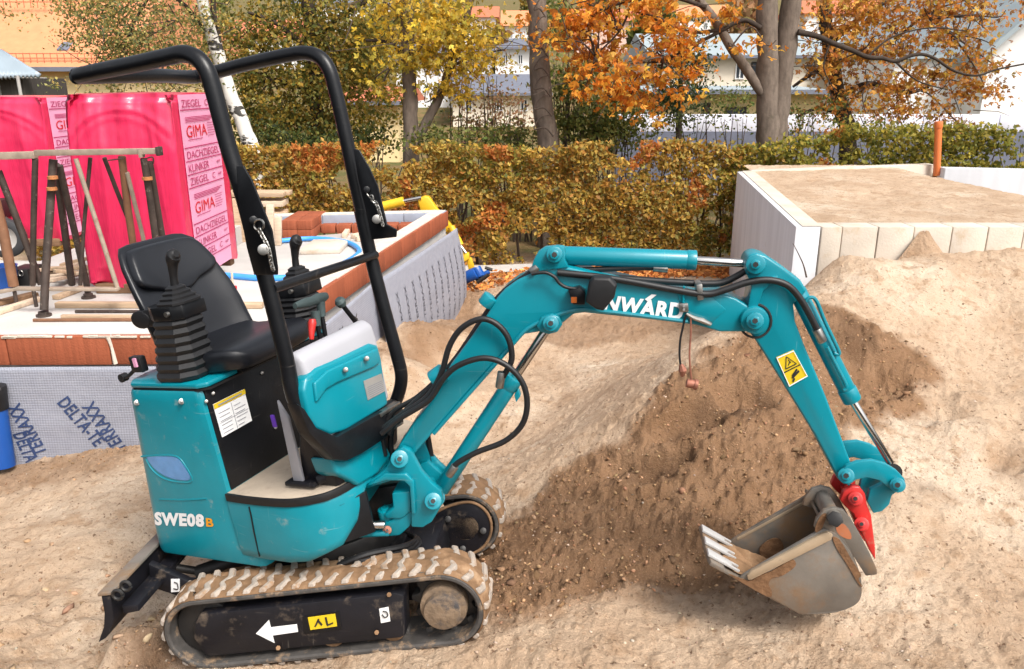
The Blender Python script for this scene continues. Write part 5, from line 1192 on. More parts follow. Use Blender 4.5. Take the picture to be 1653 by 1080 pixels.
M_ = MB(); M_.box(at_y(*zt_(822, 97), YA), V(.01, 0, 0), V(0, .025, 0), V(0, 0, .026)); M_.build('beam_sleeve', beam_m, tr1, bevel=.003)
beam(at_y(*zt_(90, 885), YA - .03), at_y(*zt_(690, 888), YA - .03), .018, .05, beam_m, tr1, 'bottom_beam')
for q, yy in ((zt_(256, 1045), None), (zt_(515, 940), None)):
    p = at_z(*q, ZT); M_ = MB(); M_.cyl(p, p + UP * .012, .045, 14); M_.cyl(p + UP * .012, p + UP * .03, .03, 12); M_.build('foot', steel_rust, tr1)
for q in ((305, 235), (300, 300), (855, 240)):
    p = at_y(*zt_(*q), YA - .0); M_ = MB(); M_.cyl(p - UP * .014, p + UP * .004, .030, 12); M_.build('orange_mark', orange_mark, tr1)
for a, b_ in (((630, 140), (715, 130)), ((845, 130), (890, 160))):
    M_ = MB(); M_.tube([at_y(*zt_(*a), YA - .03), at_y(*zt_((a[0] + b_[0]) / 2 + 20, a[1] - 8), YA - .05), at_y(*zt_(*b_), YA - .03)], .004, 6, 4); M_.build('locking_wire', steel_rust, tr1)
tr2 = thing('steel_trestle', 'rusty brown trestle half cut off by the left edge, its beam end overlapped', 'trestle', at_z(20, 480, ZT), 'rusty scaffold trestles')
YB = 5.0
beam(at_y(*zt_(-400, 125), YB), at_y(*zt_(210, 108), YB), .042, .05, beam_m, tr2, 'top_beam')
tleg([zt_(-40, 330), zt_(20, 560), zt_(80, 870)], YB, YB, 8, steel_brown, tr2); tleg([zt_(-10, 200), zt_(120, 540), zt_(240, 860)], YB + .06, YB + .1, 5.5, steel_rust, tr2); tleg([zt_(205, 130), zt_(195, 500), zt_(190, 865)], YB, YB + .05, 4.8, steel_rust, tr2)
beam(at_y(*zt_(-300, 960), YB), at_y(*zt_(95, 885), YB), .022, .05, beam_m, tr2, 'bottom_beam')
for q in ((80, 880), (190, 870)):
    p = at_y(*zt_(*q), YB); M_ = MB(); M_.cyl(V(p.x, p.y, ZT), V(p.x, p.y, p.z), .012, 10); M_.build('foot', steel_rust, tr2)

# site cart with a rubber wheel, tool box, blue bucket, blue pipe at the left edge
ct = thing('site_cart', 'hand cart with a rubber wheel and dusty rim at the left edge of the slab', 'cart', at_z(14, 416, ZT))
pw = at_z(14, 416, ZT); R_ = .165; cw = pw + UP * R_
def lathe(mb, c, ax, prof, n=32):
    a = ax.orthogonal().normalized(); b_ = ax.cross(a)
    mb.loft([[c + ax * x + (a * math.cos(t) + b_ * math.sin(t)) * r for x, r in prof] for t in [2 * math.pi * k / n for k in range(n)]] + [[c + ax * x + a * r for x, r in prof]], cap=False, closed=True)
axw = V(.25, -1, 0).normalized(); whl = None
M_ = MB(); lathe(M_, cw, axw, [(-.045, .10), (-.05, .13), (-.035, .158), (0, R_), (.035, .158), (.05, .13), (.045, .10), (0, .095)]); whl = M_.build('wheel', tyre, ct)
M_ = MB(); lathe(M_, cw, axw, [(-.03, .02), (-.03, .10), (.03, .103), (.045, .10), (.03, .085), (.018, .05), (.03, .03), (.04, .02)]); M_.build('rim', rim_m, whl)
M_ = MB(); M_.cyl(cw - axw * .3, cw + axw * .06, .014, 12); M_.build('axle', dark_steel, ct)
M_ = MB(); M_.tube([cw - axw * .1, cw + V(-.3, .05, .12), cw + V(-.9, .1, .3)], .016, 10, 4); M_.tube([cw - axw * .28, cw + V(-.25, .4, .12), cw + V(-.85, .45, .3)], .016, 10, 4); M_.build('frame', steel_rust, ct)
M_ = MB(); M_.prism([cw + V(-.75, -.08, .12), cw + V(-.2, -.08, .1), cw + V(-.2, .5, .1), cw + V(-.75, .5, .12)], V(0, 0, .16)); M_.build('tray', dark_steel, ct, bevel=.02)
p = at_z(34, 462, ZT); M_ = MB(); M_.abox(p.x - .07, p.x + .065, p.y, p.y + .2, ZT + .001, ZT + .12); tb = tag(M_.build('tool_box', dark_steel, None, bevel=.008), 'dark steel box with a small ring handle on the slab', 'box')
M_ = MB(); c_ = V(p.x + .02, p.y - .008, ZT + .095); M_.tube([c_ + V(.016 * math.cos(t), 0, .02 * math.sin(t)) for t in [2 * math.pi * k / 12 for k in range(12)]], .004, 6, 1, closed=True); M_.build('ring_handle', zinc, tb).location -= Vector((0, 0, 0))
p = at_z(0, 472, ZT); M_ = MB(); lathe(M_, V(p.x - .02, p.y + .1, ZT + .001), UP, [(0, .001), (0, .075), (.16, .095), (.165, .1), (.165, .09), (.01, .07), (.01, .001)]); tag(M_.build('plastic_bucket', blue_bar, None), 'blue plastic bucket at the left edge of the slab', 'bucket')
pp = thing('drain_pipe', 'upright blue plastic pipe with a black end cap against the drainage sheet', 'pipe', at_y(3, 745, 4.28))
M_ = MB(); M_.cyl(at_y(6, 752, 4.25), at_y(-8, 660, 4.27), .062, 24); M_.build('pipe_body', blue_bar, pp)
M_ = MB(); M_.cyl(at_y(-8, 661, 4.27), at_y(-12, 622, 4.28), .069, 24); M_.build('end_cap', rubber, pp, bevel=.008)
M_ = MB(); M_.cyl(at_y(-3, 628, 4.20), at_y(-3, 628, 4.19), .014, 10); M_.build('cap_plug', dark_steel, pp)

# ================================================================== SAND-FILLED CONCRETE BOX ON THE RIGHT
ZR = 1.09
rb_ = thing('retaining_box', 'white concrete retaining walls round a sand fill, pale block wall facing the camera', 'retaining wall', at_z(1300, 366, ZR) - UP * ZR)
a_n, b_n = at_z(1285, 366, ZR), at_z(1325, 366, ZR); a_f, b_f = at_z(1190, 277, ZR), at_z(1216, 276, ZR)
M_ = MB(); M_.prism([flat(p, -.6) for p in (a_n, b_n, b_f, a_f)], UP * (ZR + .6)); M_.build('side_wall', white_conc, rb_, bevel=.006, label='smooth white concrete side wall')
M_ = MB(); M_.prism([flat(p, ZR + .002) for p in (a_n * .75 + b_n * .25, b_n, b_f, a_f * .7 + b_f * .3)], UP * .004); M_.build('wall_top_mortar', cream_conc, rb_)
e_f = at_z(1508, 265.5, ZR); dk = (e_f - b_f); 
M_ = MB(); M_.prism([flat(p, -.6) for p in (b_f + V(.003, 0, 0), e_f, e_f + V(0, .18, 0), b_f + V(.003, .18, 0))], UP * (ZR + .6)); M_.build('back_wall', cream_conc, rb_, bevel=.006)
e_g = at_z(1526, 273, ZR); e_h = at_z(1900, 277, ZR)
M_ = MB(); M_.prism([flat(p, -.6) for p in (e_f + V(.02, -.25, 0), e_h + V(0, -.0, 0), e_h + V(0, .18, 0), e_f + V(.02, -.07, 0))], UP * (ZR + .58)); M_.build('back_wall', white_conc, rb_, bevel=.006)
fx = [1327, 1361, 1419, 1477, 1539, 1597, 1655, 1715, 1775, 1840, 1905]
for k in range(len(fx) - 1):
    p, q = at_z(fx[k], 366, ZR), at_z(fx[k + 1], 366, ZR); M_ = MB(); j = random.uniform(-.004, .004)
    M_.prism([V(p.x + .003, p.y + j, .5), V(q.x - .003, q.y + j, .5), V(q.x - .003, q.y + .2, .5), V(p.x + .003, p.y + .2, .5)], UP * (ZR - .502)); M_.build('wall_block', cream_conc, rb_, bevel=.006)
# fill
sfx0, sfx1, sfy0, sfy1 = b_n.x + .0, at_z(1905, 366, ZR).x, b_n.y + .2, e_f.y + .05
nu, nv = 150, 120; P = []
for i in range(nu + 1):
    for j in range(nv + 1):
        x = sfx0 + (sfx1 - sfx0) * i / nu + .28 * 0; y = sfy0 - .17 + (sfy1 - sfy0 + .17) * j / nv
        xl = b_n.x + (b_f.x - b_n.x) * (y - b_n.y) / (b_f.y - b_n.y)
        x = xl - .02 + (sfx1 - xl) * i / nu
        P.append((x, y, ZR - .012 + .05 * float(fbm(x, y, 1.1, 4)) * min(1, 4 * min(i / nu, j / nv, 1 - j / nv)) + .012 * float(fbm(x, y, 14, 3))))
F_ = [(i * (nv + 1) + j, (i + 1) * (nv + 1) + j, (i + 1) * (nv + 1) + j + 1, i * (nv + 1) + j + 1) for i in range(nu) for j in range(nv)]
o = np_mesh('sand_fill', P, F_, gm, None, cols=np.tile(np.array([[0.0, 0, 0]]), (len(P), 1)), kind='stuff', smooth=True); o['label'] = 'pale levelled sand filling the concrete box'; o['category'] = 'sand'
# sand spilled over the block wall
pts_ = []
for i in range(31):
    for j in range(31):
        u, v = i / 30 * 2 - 1, j / 30; c0_ = at_z(1490, 372, ZR - .03); w = .03 + .24 * v
        h_ = (1 - abs(u) ** 1.5) * (.004 + .10 * v) * (1 + .35 * float(fbm(u * 2, v * 3, 2, 3)))
        pts_.append((c0_.x + u * w - .03 * v, c0_.y - .02 - h_ - .12 * v, c0_.z - .32 * v + .012 * float(vnoise(u, v, 6))))
o = np_mesh('spilled_sand', pts_, [(i * 31 + j, (i + 1) * 31 + j, (i + 1) * 31 + j + 1, i * 31 + j + 1) for i in range(30) for j in range(30)], gm, None, cols=np.tile(np.array([[.3, 0, 0]]), (961, 1)), kind='stuff', smooth=True); o['label'] = 'sand spilled over the block wall'; o['category'] = 'sand'
op = thing('vent_pipe', 'orange plastic pipe standing up behind the sand fill', 'pipe', at_y(1513, 279, e_f.y - .1))
M_ = MB(); Yp = e_f.y - .1; p0, p1 = at_y(1512, 283, Yp), at_y(1515, 204, Yp); M_.cyl(p0, p1, .043, 24); M_.build('pipe_body', orange_pipe, op)
M_ = MB(); M_.cyl(p1 - UP * .02, at_y(1515.3, 196, Yp), .0505, 24); M_.build('pipe_socket', orange_pipe, op, bevel=.006)
# twig stuck in the heap
p = at_y(1302, 448, 5.0); M_ = MB(); M_.tube([p, at_y(1297, 428, 5.02), at_y(1288, 408, 5.05), at_y(1280, 393, 5.06)], [.006, .004, .003, .002], 6, 4); tag(M_.build('twig', twig_m, None), 'thin bare twig sticking up from the sand by the white wall', 'twig')

# ================================================================== YELLOW CRANE ARM BEHIND THE FOUNDATION
ya = thing('yellow_loader_arm', 'yellow hydraulic arm with a blue gripper lying behind the foundation', 'crane arm', at_y(745, 445, 9.7))
Q = lambda px, py, Y=9.75: at_y(px, py, Y)
M_ = MB(); M_.cyl(Q(600, 338), Q(652, 325), .058, 16); M_.build('cylinder', yellow_p, ya)
M_ = MB(); M_.cyl(Q(650, 325), Q(680, 319), .022, 12); M_.build('cylinder_rod', chrome, ya)
M_ = MB(); M_.prism([Q(674, 322), Q(684, 317), (Q(692, 318)), Q(706, 338), Q(735, 372), Q(722, 376), Q(690, 345), Q(680, 345)], V(0, .12, 0)); M_.build('boom', yellow_p, ya, bevel=.01)
M_ = MB(); M_.cyl(Q(728, 366, 9.7), Q(743, 396, 9.65), .045, 16); M_.build('cylinder', yellow_p, ya); M_ = MB(); M_.cyl(Q(743, 396, 9.65), Q(752, 409, 9.6), .02, 10); M_.build('cylinder_rod', chrome, ya)
M_ = MB(); M_.prism([Q(736, 440, 9.6), Q(736, 420, 9.6), Q(746, 408, 9.6), Q(757, 409, 9.6), Q(758, 418, 9.6), Q(748, 424, 9.6), Q(745, 440, 9.6)], V(0, .08, 0)); M_.prism([Q(753, 418, 9.66), Q(761, 416, 9.66), Q(767, 436, 9.66), Q(757, 440, 9.66)], V(0, .06, 0)); M_.build('claw', yellow_p, ya, bevel=.01)
M_ = MB(); M_.cyl(Q(748, 450, 9.55), Q(770, 440, 9.5), .075, 14); M_.cyl(Q(768, 432, 9.52), Q(776, 446, 9.5), .06, 12); M_.cyl(Q(775, 446, 9.5), Q(790, 438, 9.5), .03, 10); M_.build('gripper', blue_bar, ya, bevel=.008, label='blue rotating gripper')
M_ = MB(); M_.cyl(Q(770, 455, 9.5), Q(788, 442, 9.5), .035, 10); M_.cyl(Q(783, 432, 9.5), Q(795, 436, 9.5), .02, 8); M_.build('gripper_joint', dark_steel, ya)
# ================================================================== PATH, LITTER, HEDGE
YH = 11.0
M_ = MB(); n_ = 40; rows = []
pts_ = [(-8 + 18 * i / n_, 10.25 + .05 * math.sin(i)) for i in range(n_ + 1)]
P = []; 
for x, y in pts_:
    for dy in (0, .25, .5):
        P.append((x, y + dy, float(ground_base(x, y + dy)) + .035))
np_mesh('path', P, [(i * 3 + j, (i + 1) * 3 + j, (i + 1) * 3 + j + 1, i * 3 + j + 1) for i in range(n_) for j in range(2)], concrete, None, kind='structure')
LEAFQ = None
def leaves(name, C_, size, cols, parent=None, material=None, kind=None, flat_=0.0, r=rng, asp=.55, lobes=1):
    """one small folded leaf (or a leaf of several lobes) per centre"""
    n = len(C_); size = np.broadcast_to(np.asarray(size, float), (n,)) * r.uniform(.65, 1.3, n)
    a = r.normal(size=(n, 3)); a[:, 2] = a[:, 2] * (1 - flat_) - (.7 if lobes > 1 else 0); a /= np.linalg.norm(a, axis=1)[:, None]
    t = r.normal(size=(n, 3)); 
    if flat_: t[:, 2] *= .2
    b = np.cross(a, t); b /= np.linalg.norm(b, axis=1)[:, None]; c = np.cross(a, b); s = size[:, None]
    if lobes == 1:
        fold = c * s * .12
        V_ = np.stack([C_ - a * s * .5, C_ - b * s * asp * .5 + fold - a * s * .05, C_ + a * s * .5, C_ + b * s * asp * .5 + fold - a * s * .05], 1).reshape(-1, 3)
    else:
        Q = []
        for g_ in np.linspace(-1.15, 1.15, lobes):
            L_ = s * (.62 if abs(g_) < .2 else .5); da = a * math.cos(g_) + b * math.sin(g_) + c * .25 * abs(g_); db = -a * math.sin(g_) + b * math.cos(g_)
            Q += [C_ - a * s * .15, C_ + da * L_ * .5 - db * s * .15, C_ + da * L_, C_ + da * L_ * .5 + db * s * .15]
        V_ = np.stack(Q, 1).reshape(-1, 3)
    F_ = np.arange(4 * n * lobes).reshape(-1, 4); cc = np.repeat(cols, 4 * lobes, axis=0)
    return np_mesh(name, V_, F_, material or leaf, parent, cols=cc, kind=kind)
def pal(n, P, jit=.25, r=rng):
    P = np.array(P) * 1.22; c = P[r.integers(0, len(P), n)]; return np.clip(c * r.uniform(1 - jit, 1 + jit, (n, 1)) * r.uniform(.93, 1.07, (n, 3)), 0, 1)
OLIVE = [(.20, .165, .035), (.13, .13, .03), (.30, .19, .035), (.085, .10, .025), (.26, .22, .05), (.36, .24, .04)]
HEDGE = [(.40, .27, .055), (.33, .20, .045), (.27, .22, .055), (.46, .31, .06), (.21, .175, .045), (.54, .38, .10), (.36, .17, .04), (.42, .24, .05)]
HGRN = [(.20, .19, .035), (.30, .26, .05), (.14, .15, .03), (.38, .30, .05)]
GOLD = [(.62, .42, .04), (.52, .32, .03), (.46, .36, .06), (.30, .24, .05), (.68, .50, .08)]
ORNG = [(.60, .24, .03), (.52, .17, .02), (.66, .33, .045), (.40, .14, .025), (.70, .42, .07)]
RUST = [(.44, .19, .03), (.36, .13, .025), (.52, .26, .04), (.25, .11, .025), (.48, .31, .06)]
GRN = [(.10, .125, .03), (.15, .16, .04), (.07, .09, .025), (.21, .19, .05)]
BIRCH = [(.20, .19, .055), (.14, .155, .05), (.28, .23, .06), (.34, .24, .07), (.11, .125, .045)]
EVER = [(.035, .055, .02), (.055, .075, .025), (.025, .04, .016)]
BROWN = [(.28, .15, .08), (.35, .2, .1), (.22, .13, .07), (.25, .2, .08)]
# fallen leaves
n = 5200; lx = rng.uniform(.45, 3.0, n); ly = 9.4 + rng.beta(1.6, 1.6, n) * 1.2
n2 = 700; lx = np.r_[lx, rng.uniform(-1.0, .6, n2)]; ly = np.r_[ly, rng.uniform(9.3, 10.3, n2)]
lz = ground_h(lx, ly) + rng.uniform(.005, .05, len(lx))
o = leaves('fallen_leaves', np.stack([lx, ly, lz], 1), .075, pal(len(lx), [(.50, .19, .05), (.40, .14, .04), (.58, .27, .08), (.30, .11, .04)]), None, litter_m, 'stuff', flat_=.75); o['label'] = 'carpet of orange fallen leaves in front of the hedge'; o['category'] = 'fallen leaves'
# beech hedge
hd = thing('hedge', 'long clipped beech hedge in yellow-brown autumn leaf behind the building site', 'hedge', (0, YH, -.3))
def htop(x): return 1.30 + .22 * sstep(3.3, 4.2, x) + .10 * fbm(x, 0 * x, 1.6, 4)
n = 86000; hx = rng.uniform(-6.5, 8.5, n); v = rng.uniform(0, 1, n) ** .85; hz = -.28 + v * (htop(hx) + .30) + rng.normal(0, .03, n)
shell = rng.uniform(0, 1, n) < .8
hy = YH + np.where(shell, -.28 + np.abs(rng.normal(0, .08, n)) + .30 * fbm(hx, hz, 2.4, 3), rng.uniform(-.25, .35, n))
dens = fbm(hx, hz * 1.3, 1.9, 4) + .25 * fbm(hx, hz, 9, 2)
low = sstep(.30, .0, v)
keep = (dens > -.34 + .50 * low * rng.uniform(.2, 1, n)) & ~((np.abs(hx - 1.9) < .8) & (np.abs(hz - .93) < .10) & (dens < .12) & (rng.uniform(0, 1, n) < .8))
keep &= ~((hx > 6.0) & (np.abs(hz - 1.05) < .14) & (dens < -.05))
hx, hy, hz, v = hx[keep], hy[keep], hz[keep], v[keep]
hc = pal(len(hx), HEDGE); gmask = (sstep(2.6, 3.6, hx) > rng.uniform(0, 1, len(hx))) | ((fbm(hx, hz, .9, 2) > .15) & (rng.uniform(0, 1, len(hx)) < .3)); hc[gmask] = pal(int(gmask.sum()), HGRN)
om = (fbm(hx + 30, hz, 1.6, 3) > .24); hc[om] = pal(int(om.sum()), [(.5, .2, .05), (.44, .16, .04), (.4, .25, .06)])
leaves('foliage', np.stack([hx, hy, hz], 1), .070, hc, hd, asp=.62)
for k in range(70):
    x = -6.3 + 14.6 * (k + rng.uniform(-.3, .3)) / 70; y = YH + rng.uniform(-.12, .15); top = float(htop(x)) - .2
    M_ = MB(); M_.tube([V(x, y, -.32), V(x + rng.uniform(-.05, .05), y, .2), V(x + rng.uniform(-.12, .12), y, .7), V(x + rng.uniform(-.2, .2), y, top)], [.022, .016, .010, .005], 6, 3)
    for q in range(4):
        z = rng.uniform(.1, 1.0); M_.tube([V(x, y, z), V(x + rng.uniform(-.25, .25), y + rng.uniform(-.25, .1), z + rng.uniform(.05, .3))], [.006, .003], 5)
    M_.build('stem', twig_m, hd)

# ================================================================== TREES
def crown(parent, blobs, Y, size, palette, per=.9, name='crown', clump=.16, depth=1.0, r=rng, asp=.6, lobes=1, roots=None, nb=12, thin=1.0):
    C_, K_, CL = [], [], []
    for (px, py, rx, ry, n) in blobs:
        n = int(n * thin)
        c = at_y(px, py, Y); sx, sz = rx * Y * 1.03 / F, ry * Y * 1.03 / F; sy = min(sx, sz) * depth
        m = max(2, int(n / 30)); u = r.normal(size=(m, 3)) * .64
        cl = np.array(c) + u * np.array([sx, sy, sz]); tint = r.uniform(.72, 1.25, m); CL.append(cl)
        k = r.integers(0, m, n); sg = clump * r.uniform(.5, 1.5, m)[k][:, None]
        C_.append(cl[k] + r.normal(size=(n, 3)) * sg * np.array([1.15, 1, .6])); K_.append(pal(n, palette) * tint[k][:, None])
    C_ = np.concatenate(C_); K_ = np.concatenate(K_); CL = np.concatenate(CL)
    if roots:
        R_ = [np.array(at_y(px, py, Y)) for px, py in roots]
        for q in r.permutation(len(CL))[:nb]:
            e = CL[q]; b = min(R_, key=lambda w: np.linalg.norm(w - e) + .3 * r.uniform()); md = (b + e) / 2 + r.normal(size=3) * .12 + np.array([0, 0, .12])
            M_ = MB(); P_ = smooth_path([Vector(b), Vector(md), Vector(e), Vector(e + (e - md) * .35 + r.normal(size=3) * .08)], 4); w0 = .010 + .008 * np.linalg.norm(e - b); M_.tube(P_, [w0, w0 * .6, w0 * .3], 6); M_.build('branch', twig_m, parent)
    return leaves(name, C_, size, K_, parent, r=r, asp=asp, lobes=lobes)
def limb(parent, pts, Y, r0, r1, m, name='limb', dy=0.0, n=10):
    P = [at_y(p[0], p[1], Y + dy * k / max(1, len(pts) - 1)) for k, p in enumerate(pts)]
    M_ = MB(); P2 = smooth_path(P, 5); rs = [(r0 + (r1 - r0) * k / 11) * Y / F for k in range(12)]
    M_.tube(P2, rs, n); bm = M_.bm
    for v_ in bm.verts:
        q = v_.co; v_.co += V(float(vnoise(q.x * 1 + q.y, q.z, 7)), float(vnoise(q.z, q.x + 3, 6)), 0) * (r0 * Y / F * .28)
    return M_.build(name, m, parent)
def twigs(parent, blobs, Y, n, m=twig_m, r=rng, rad=.006):
    M_ = MB()
    for (px, py, rx, ry, _) in blobs:
        for k in range(n):
            c = np.array(at_y(px + r.uniform(-rx, rx), py + r.uniform(-ry, ry), Y + r.uniform(-.3, .3))); d = r.normal(size=3) * np.array([.5, .3, .4])
            M_.tube([c, c + d * .5 + r.normal(size=3) * .05, c + d], [rad * 1.4, rad, rad * .5], 5)
    return M_.build('twigs', m, parent, kind='stuff')
def base_at(px, Y): p = at_y(px, 235, Y); return V(p.x, p.y, -.32)
def trunk_to_ground(pts, Y): 
    px = pts[0][0]; zq = -.35; r = at_y(px, pts[0][1], Y); 
    v = 540 + F * ((V(r.x, Y, zq) - CAMP).dot(DN)) / ((V(r.x, Y, zq) - CAMP).dot(FW)); return [(px + 1, v)] + pts
# birch bark
bm_ = bpy.data.materials.new('birch_bark'); bm_.use_nodes = True; nt = bm_.node_tree; N, L = nt.nodes, nt.links; b = N['Principled BSDF']; b.inputs['Roughness'].default_value = .7
geo = N.new('ShaderNodeNewGeometry'); mp = N.new('ShaderNodeMapping'); mp.inputs['Scale'].default_value = (5, 5, 11); L.new(geo.outputs['Position'], mp.inputs[0])
n1 = N.new('ShaderNodeTexNoise'); n1.inputs['Scale'].default_value = 1.0; n1.inputs['Detail'].default_value = 5; L.new(mp.outputs[0], n1.inputs['Vector'])
mr = N.new('ShaderNodeMapRange'); mr.inputs['From Min'].default_value = .54; mr.inputs['From Max'].default_value = .60; L.new(n1.outputs['Fac'], mr.inputs['Value'])
mx = N.new('ShaderNodeMix'); mx.data_type = 'RGBA'; mx.inputs['A'].default_value = (.66, .63, .58, 1); mx.inputs['B'].default_value = (.03, .026, .022, 1); L.new(mr.outputs[0], mx.inputs['Factor']); L.new(mx.outputs['Result'], b.inputs['Base Color'])

t = thing('birch_tree', 'leaning white birch with black bark marks behind the pink pallet', 'tree', base_at(408, 12.0))
limb(t, trunk_to_ground([(410, 262), (397, 215), (380, 172), (364, 130), (350, 80), (334, 30), (320, -20), (300, -90)], 12), 12.0, 13, 8, bm_, 'trunk', n=14)
limb(t, [(352, 90), (352, 60), (346, 25), (342, -20)], 12.0, 5, 4, bark_dark); limb(t, [(345, 70), (300, 10), (240, -30)], 12.1, 4, 2, bark_dark, dy=.4); limb(t, [(250, -20), (215, 40), (190, 110)], 12.0, 2.5, 1, bark_dark)
bb = [(180, 30, 50, 50, 2200), (150, 20, 35, 40, 900), (190, 80, 35, 35, 1200), (240, 55, 75, 60, 3000), (215, 105, 55, 30, 900), (310, 40, 50, 50, 1100), (150, 0, 40, 30, 500), (280, 95, 60, 35, 1000), (20, 5, 30, 20, 90), (130, 40, 20, 40, 200), (260, -10, 80, 40, 1400)]
crown(t, bb, 12.0, .05, [(c[0] * 1.35, c[1] * 1.35, c[2] * 1.6) for c in BIRCH], clump=.12, thin=.85); twigs(t, bb[:6], 12.0, 7)
t = thing('oak_tree', 'dense dark oak with olive and brown leaves seen through the roll bar', 'tree', base_at(512, 14.5))
limb(t, trunk_to_ground([(513, 240), (509, 150), (505, 70), (496, -20), (490, -80)], 14.5), 14.5, 12, 9, bark_dark, 'trunk', n=12)
limb(t, [(506, 90), (450, 40), (400, 20)], 14.5, 5, 2, bark_dark, dy=-.4); limb(t, [(508, 60), (560, 20), (620, -10)], 14.5, 5, 2, bark_dark); limb(t, [(509, 150), (440, 130), (390, 150)], 14.5, 4, 2, bark_dark, dy=.3)
bb = [(420, 40, 70, 70, 3000), (440, 140, 70, 60, 2800), (520, 40, 60, 60, 2200), (570, 60, 60, 60, 2200), (560, 160, 60, 60, 2600), (460, 205, 60, 35, 2000), (600, 120, 45, 60, 1500), (395, 200, 25, 40, 700), (560, 215, 50, 25, 1200), (480, 100, 70, 60, 2200), (610, 20, 50, 40, 900), (370, 100, 40, 60, 1200)]
crown(t, bb, 14.5, .08, OLIVE, clump=.17, roots=[(505, 60), (508, 120), (450, 40), (440, 130), (560, 20)], nb=22, thin=.85)
t = thing('lime_tree', 'grey forked trunk with bright yellow leaves right of the roll bar', 'tree', base_at(664, 13.0))
limb(t, trunk_to_ground([(664, 235), (662, 160), (660, 95), (656, 20), (655, -60)], 13), 13.0, 13, 9, bark_grey, 'trunk', n=14)
limb(t, [(668, 232), (690, 195), (712, 150), (728, 105), (748, 45), (765, -20)], 13.0, 8, 5, bark_grey, dy=.1); limb(t, [(660, 100), (630, 70), (590, 65)], 13.0, 4, 2, bark_dark); limb(t, [(725, 110), (765, 90), (815, 80)], 13.0, 2.5, 1, twig_m); limb(t, [(658, 95), (630, 110), (612, 150)], 13.0, 2.5, 1, twig_m)
bb = [(650, 55, 45, 40, 700), (715, 40, 55, 45, 1000), (765, 85, 45, 35, 650), (690, 95, 40, 30, 520), (690, 10, 80, 30, 900), (735, 120, 30, 25, 300), (790, 60, 30, 25, 260), (635, 140, 20, 20, 120), (745, 150, 20, 12, 70)]
crown(t, bb, 12.9, .10, GOLD, clump=.13, lobes=3, roots=[(658, 40), (660, 90), (712, 150), (735, 90), (750, 40)], nb=22, thin=.8); twigs(t, bb[:4], 13, 5)
t = thing('cherry_tree', 'straight bare grey-brown trunk wound with dry ivy in the middle of the hedge', 'tree', base_at(882, 12.2))
limb(t, trunk_to_ground([(884, 236), (876, 170), (871, 95), (868, 20), (866, -60)], 12.2), 12.2, 18, 13, bark_grey, 'trunk', n=16)
for k in range(7):
    y = 220 - 32 * k; limb(t, [(893 - 2 * k, y), (880 - 1.5 * k, y - 14), (862, y - 12), (872, y - 30), (886 - k, y - 34)], 11.97, 1.3, .9, twig_m, 'ivy_stem', n=5)
limb(t, [(868, 10), (900, -40), (960, -80)], 12.2, 6, 3, bark_grey); crown(t, [(900, -120, 120, 50, 800)], 12.2, .1, ORNG, lobes=3)
t = thing('maple_tree', 'two-stemmed grey maple with an orange crown on its left side', 'tree', base_at(1242, 12.0))
limb(t, trunk_to_ground([(1240, 240), (1238, 170), (1239, 90), (1238, 0), (1237, -70)], 12), 12.0, 19, 14, bark_grey, 'trunk', n=16); limb(t, trunk_to_ground([(1252, 240), (1258, 170), (1267, 90), (1279, 0), (1290, -70)], 12), 12.05, 17, 14, bark_grey, 'trunk', n=16)
limb(t, [(1230, 150), (1205, 112), (1180, 76), (1155, 35), (1130, 0), (1105, -40)], 11.95, 8, 6, bark_grey); limb(t, [(1228, 45), (1205, 33), (1185, 38), (1160, 52), (1110, 78), (1070, 100)], 11.9, 4, 2, bark_dark); limb(t, [(1165, 48), (1120, 52), (1080, 40), (1030, 20)], 11.9, 3, 1.5, bark_dark); limb(t, [(1140, 12), (1080, -5), (1000, 5), (950, 30)], 11.8, 3.5, 2, bark_dark); limb(t, [(1020, 5), (1000, 50), (960, 90)], 11.8, 2, 1, bark_dark)
limb(t, [(1288, 52), (1318, 58), (1345, 70), (1372, 80), (1400, 92), (1425, 94), (1445, 99), (1470, 90), (1490, 88), (1512, 96), (1540, 114), (1575, 122), (1610, 112), (1660, 102)], 11.9, 4.6, 1.2, bark_dark); limb(t, [(1340, 68), (1330, 110), (1350, 150)], 11.9, 1.5, .6, bark_dark); limb(t, [(1445, 99), (1480, 130), (1530, 145)], 11.9, 1.8, .8, bark_dark); limb(t, [(1400, 92), (1440, 60), (1500, 45), (1560, 50)], 11.9, 1.8, .7, bark_dark)
bb = [(965, 40, 60, 45, 520), (930, 30, 35, 30, 220), (1015, 50, 65, 45, 620), (1000, 110, 50, 45, 560), (1055, 100, 40, 40, 420), (1075, 45, 45, 30, 300), (985, 165, 28, 22, 170), (1040, 150, 40, 25, 230), (935, 100, 28, 32, 200), (1010, 12, 60, 22, 360), (1125, 60, 30, 25, 110), (1150, 110, 35, 18, 140), (1175, 25, 30, 20, 110), (1205, 70, 18, 30, 60), (1055, 185, 15, 12, 50)]
crown(t, bb, 11.8, .12, ORNG, clump=.13, lobes=3, roots=[(1180, 76), (1130, 0), (1110, 78), (1070, 100), (1080, 40), (1030, 20), (960, 90), (1000, 50)], nb=34, thin=.62); twigs(t, bb[:5], 11.8, 5)
t = thing('copper_oak', 'dark-trunked oak with rusty orange leaves at the right, behind the vent pipe', 'tree', base_at(1366, 14.5))
limb(t, trunk_to_ground([(1368, 222), (1362, 190), (1353, 155), (1345, 110), (1335, 60), (1330, -20)], 14.5), 14.5, 14, 9, bark_dark, 'trunk', n=12)
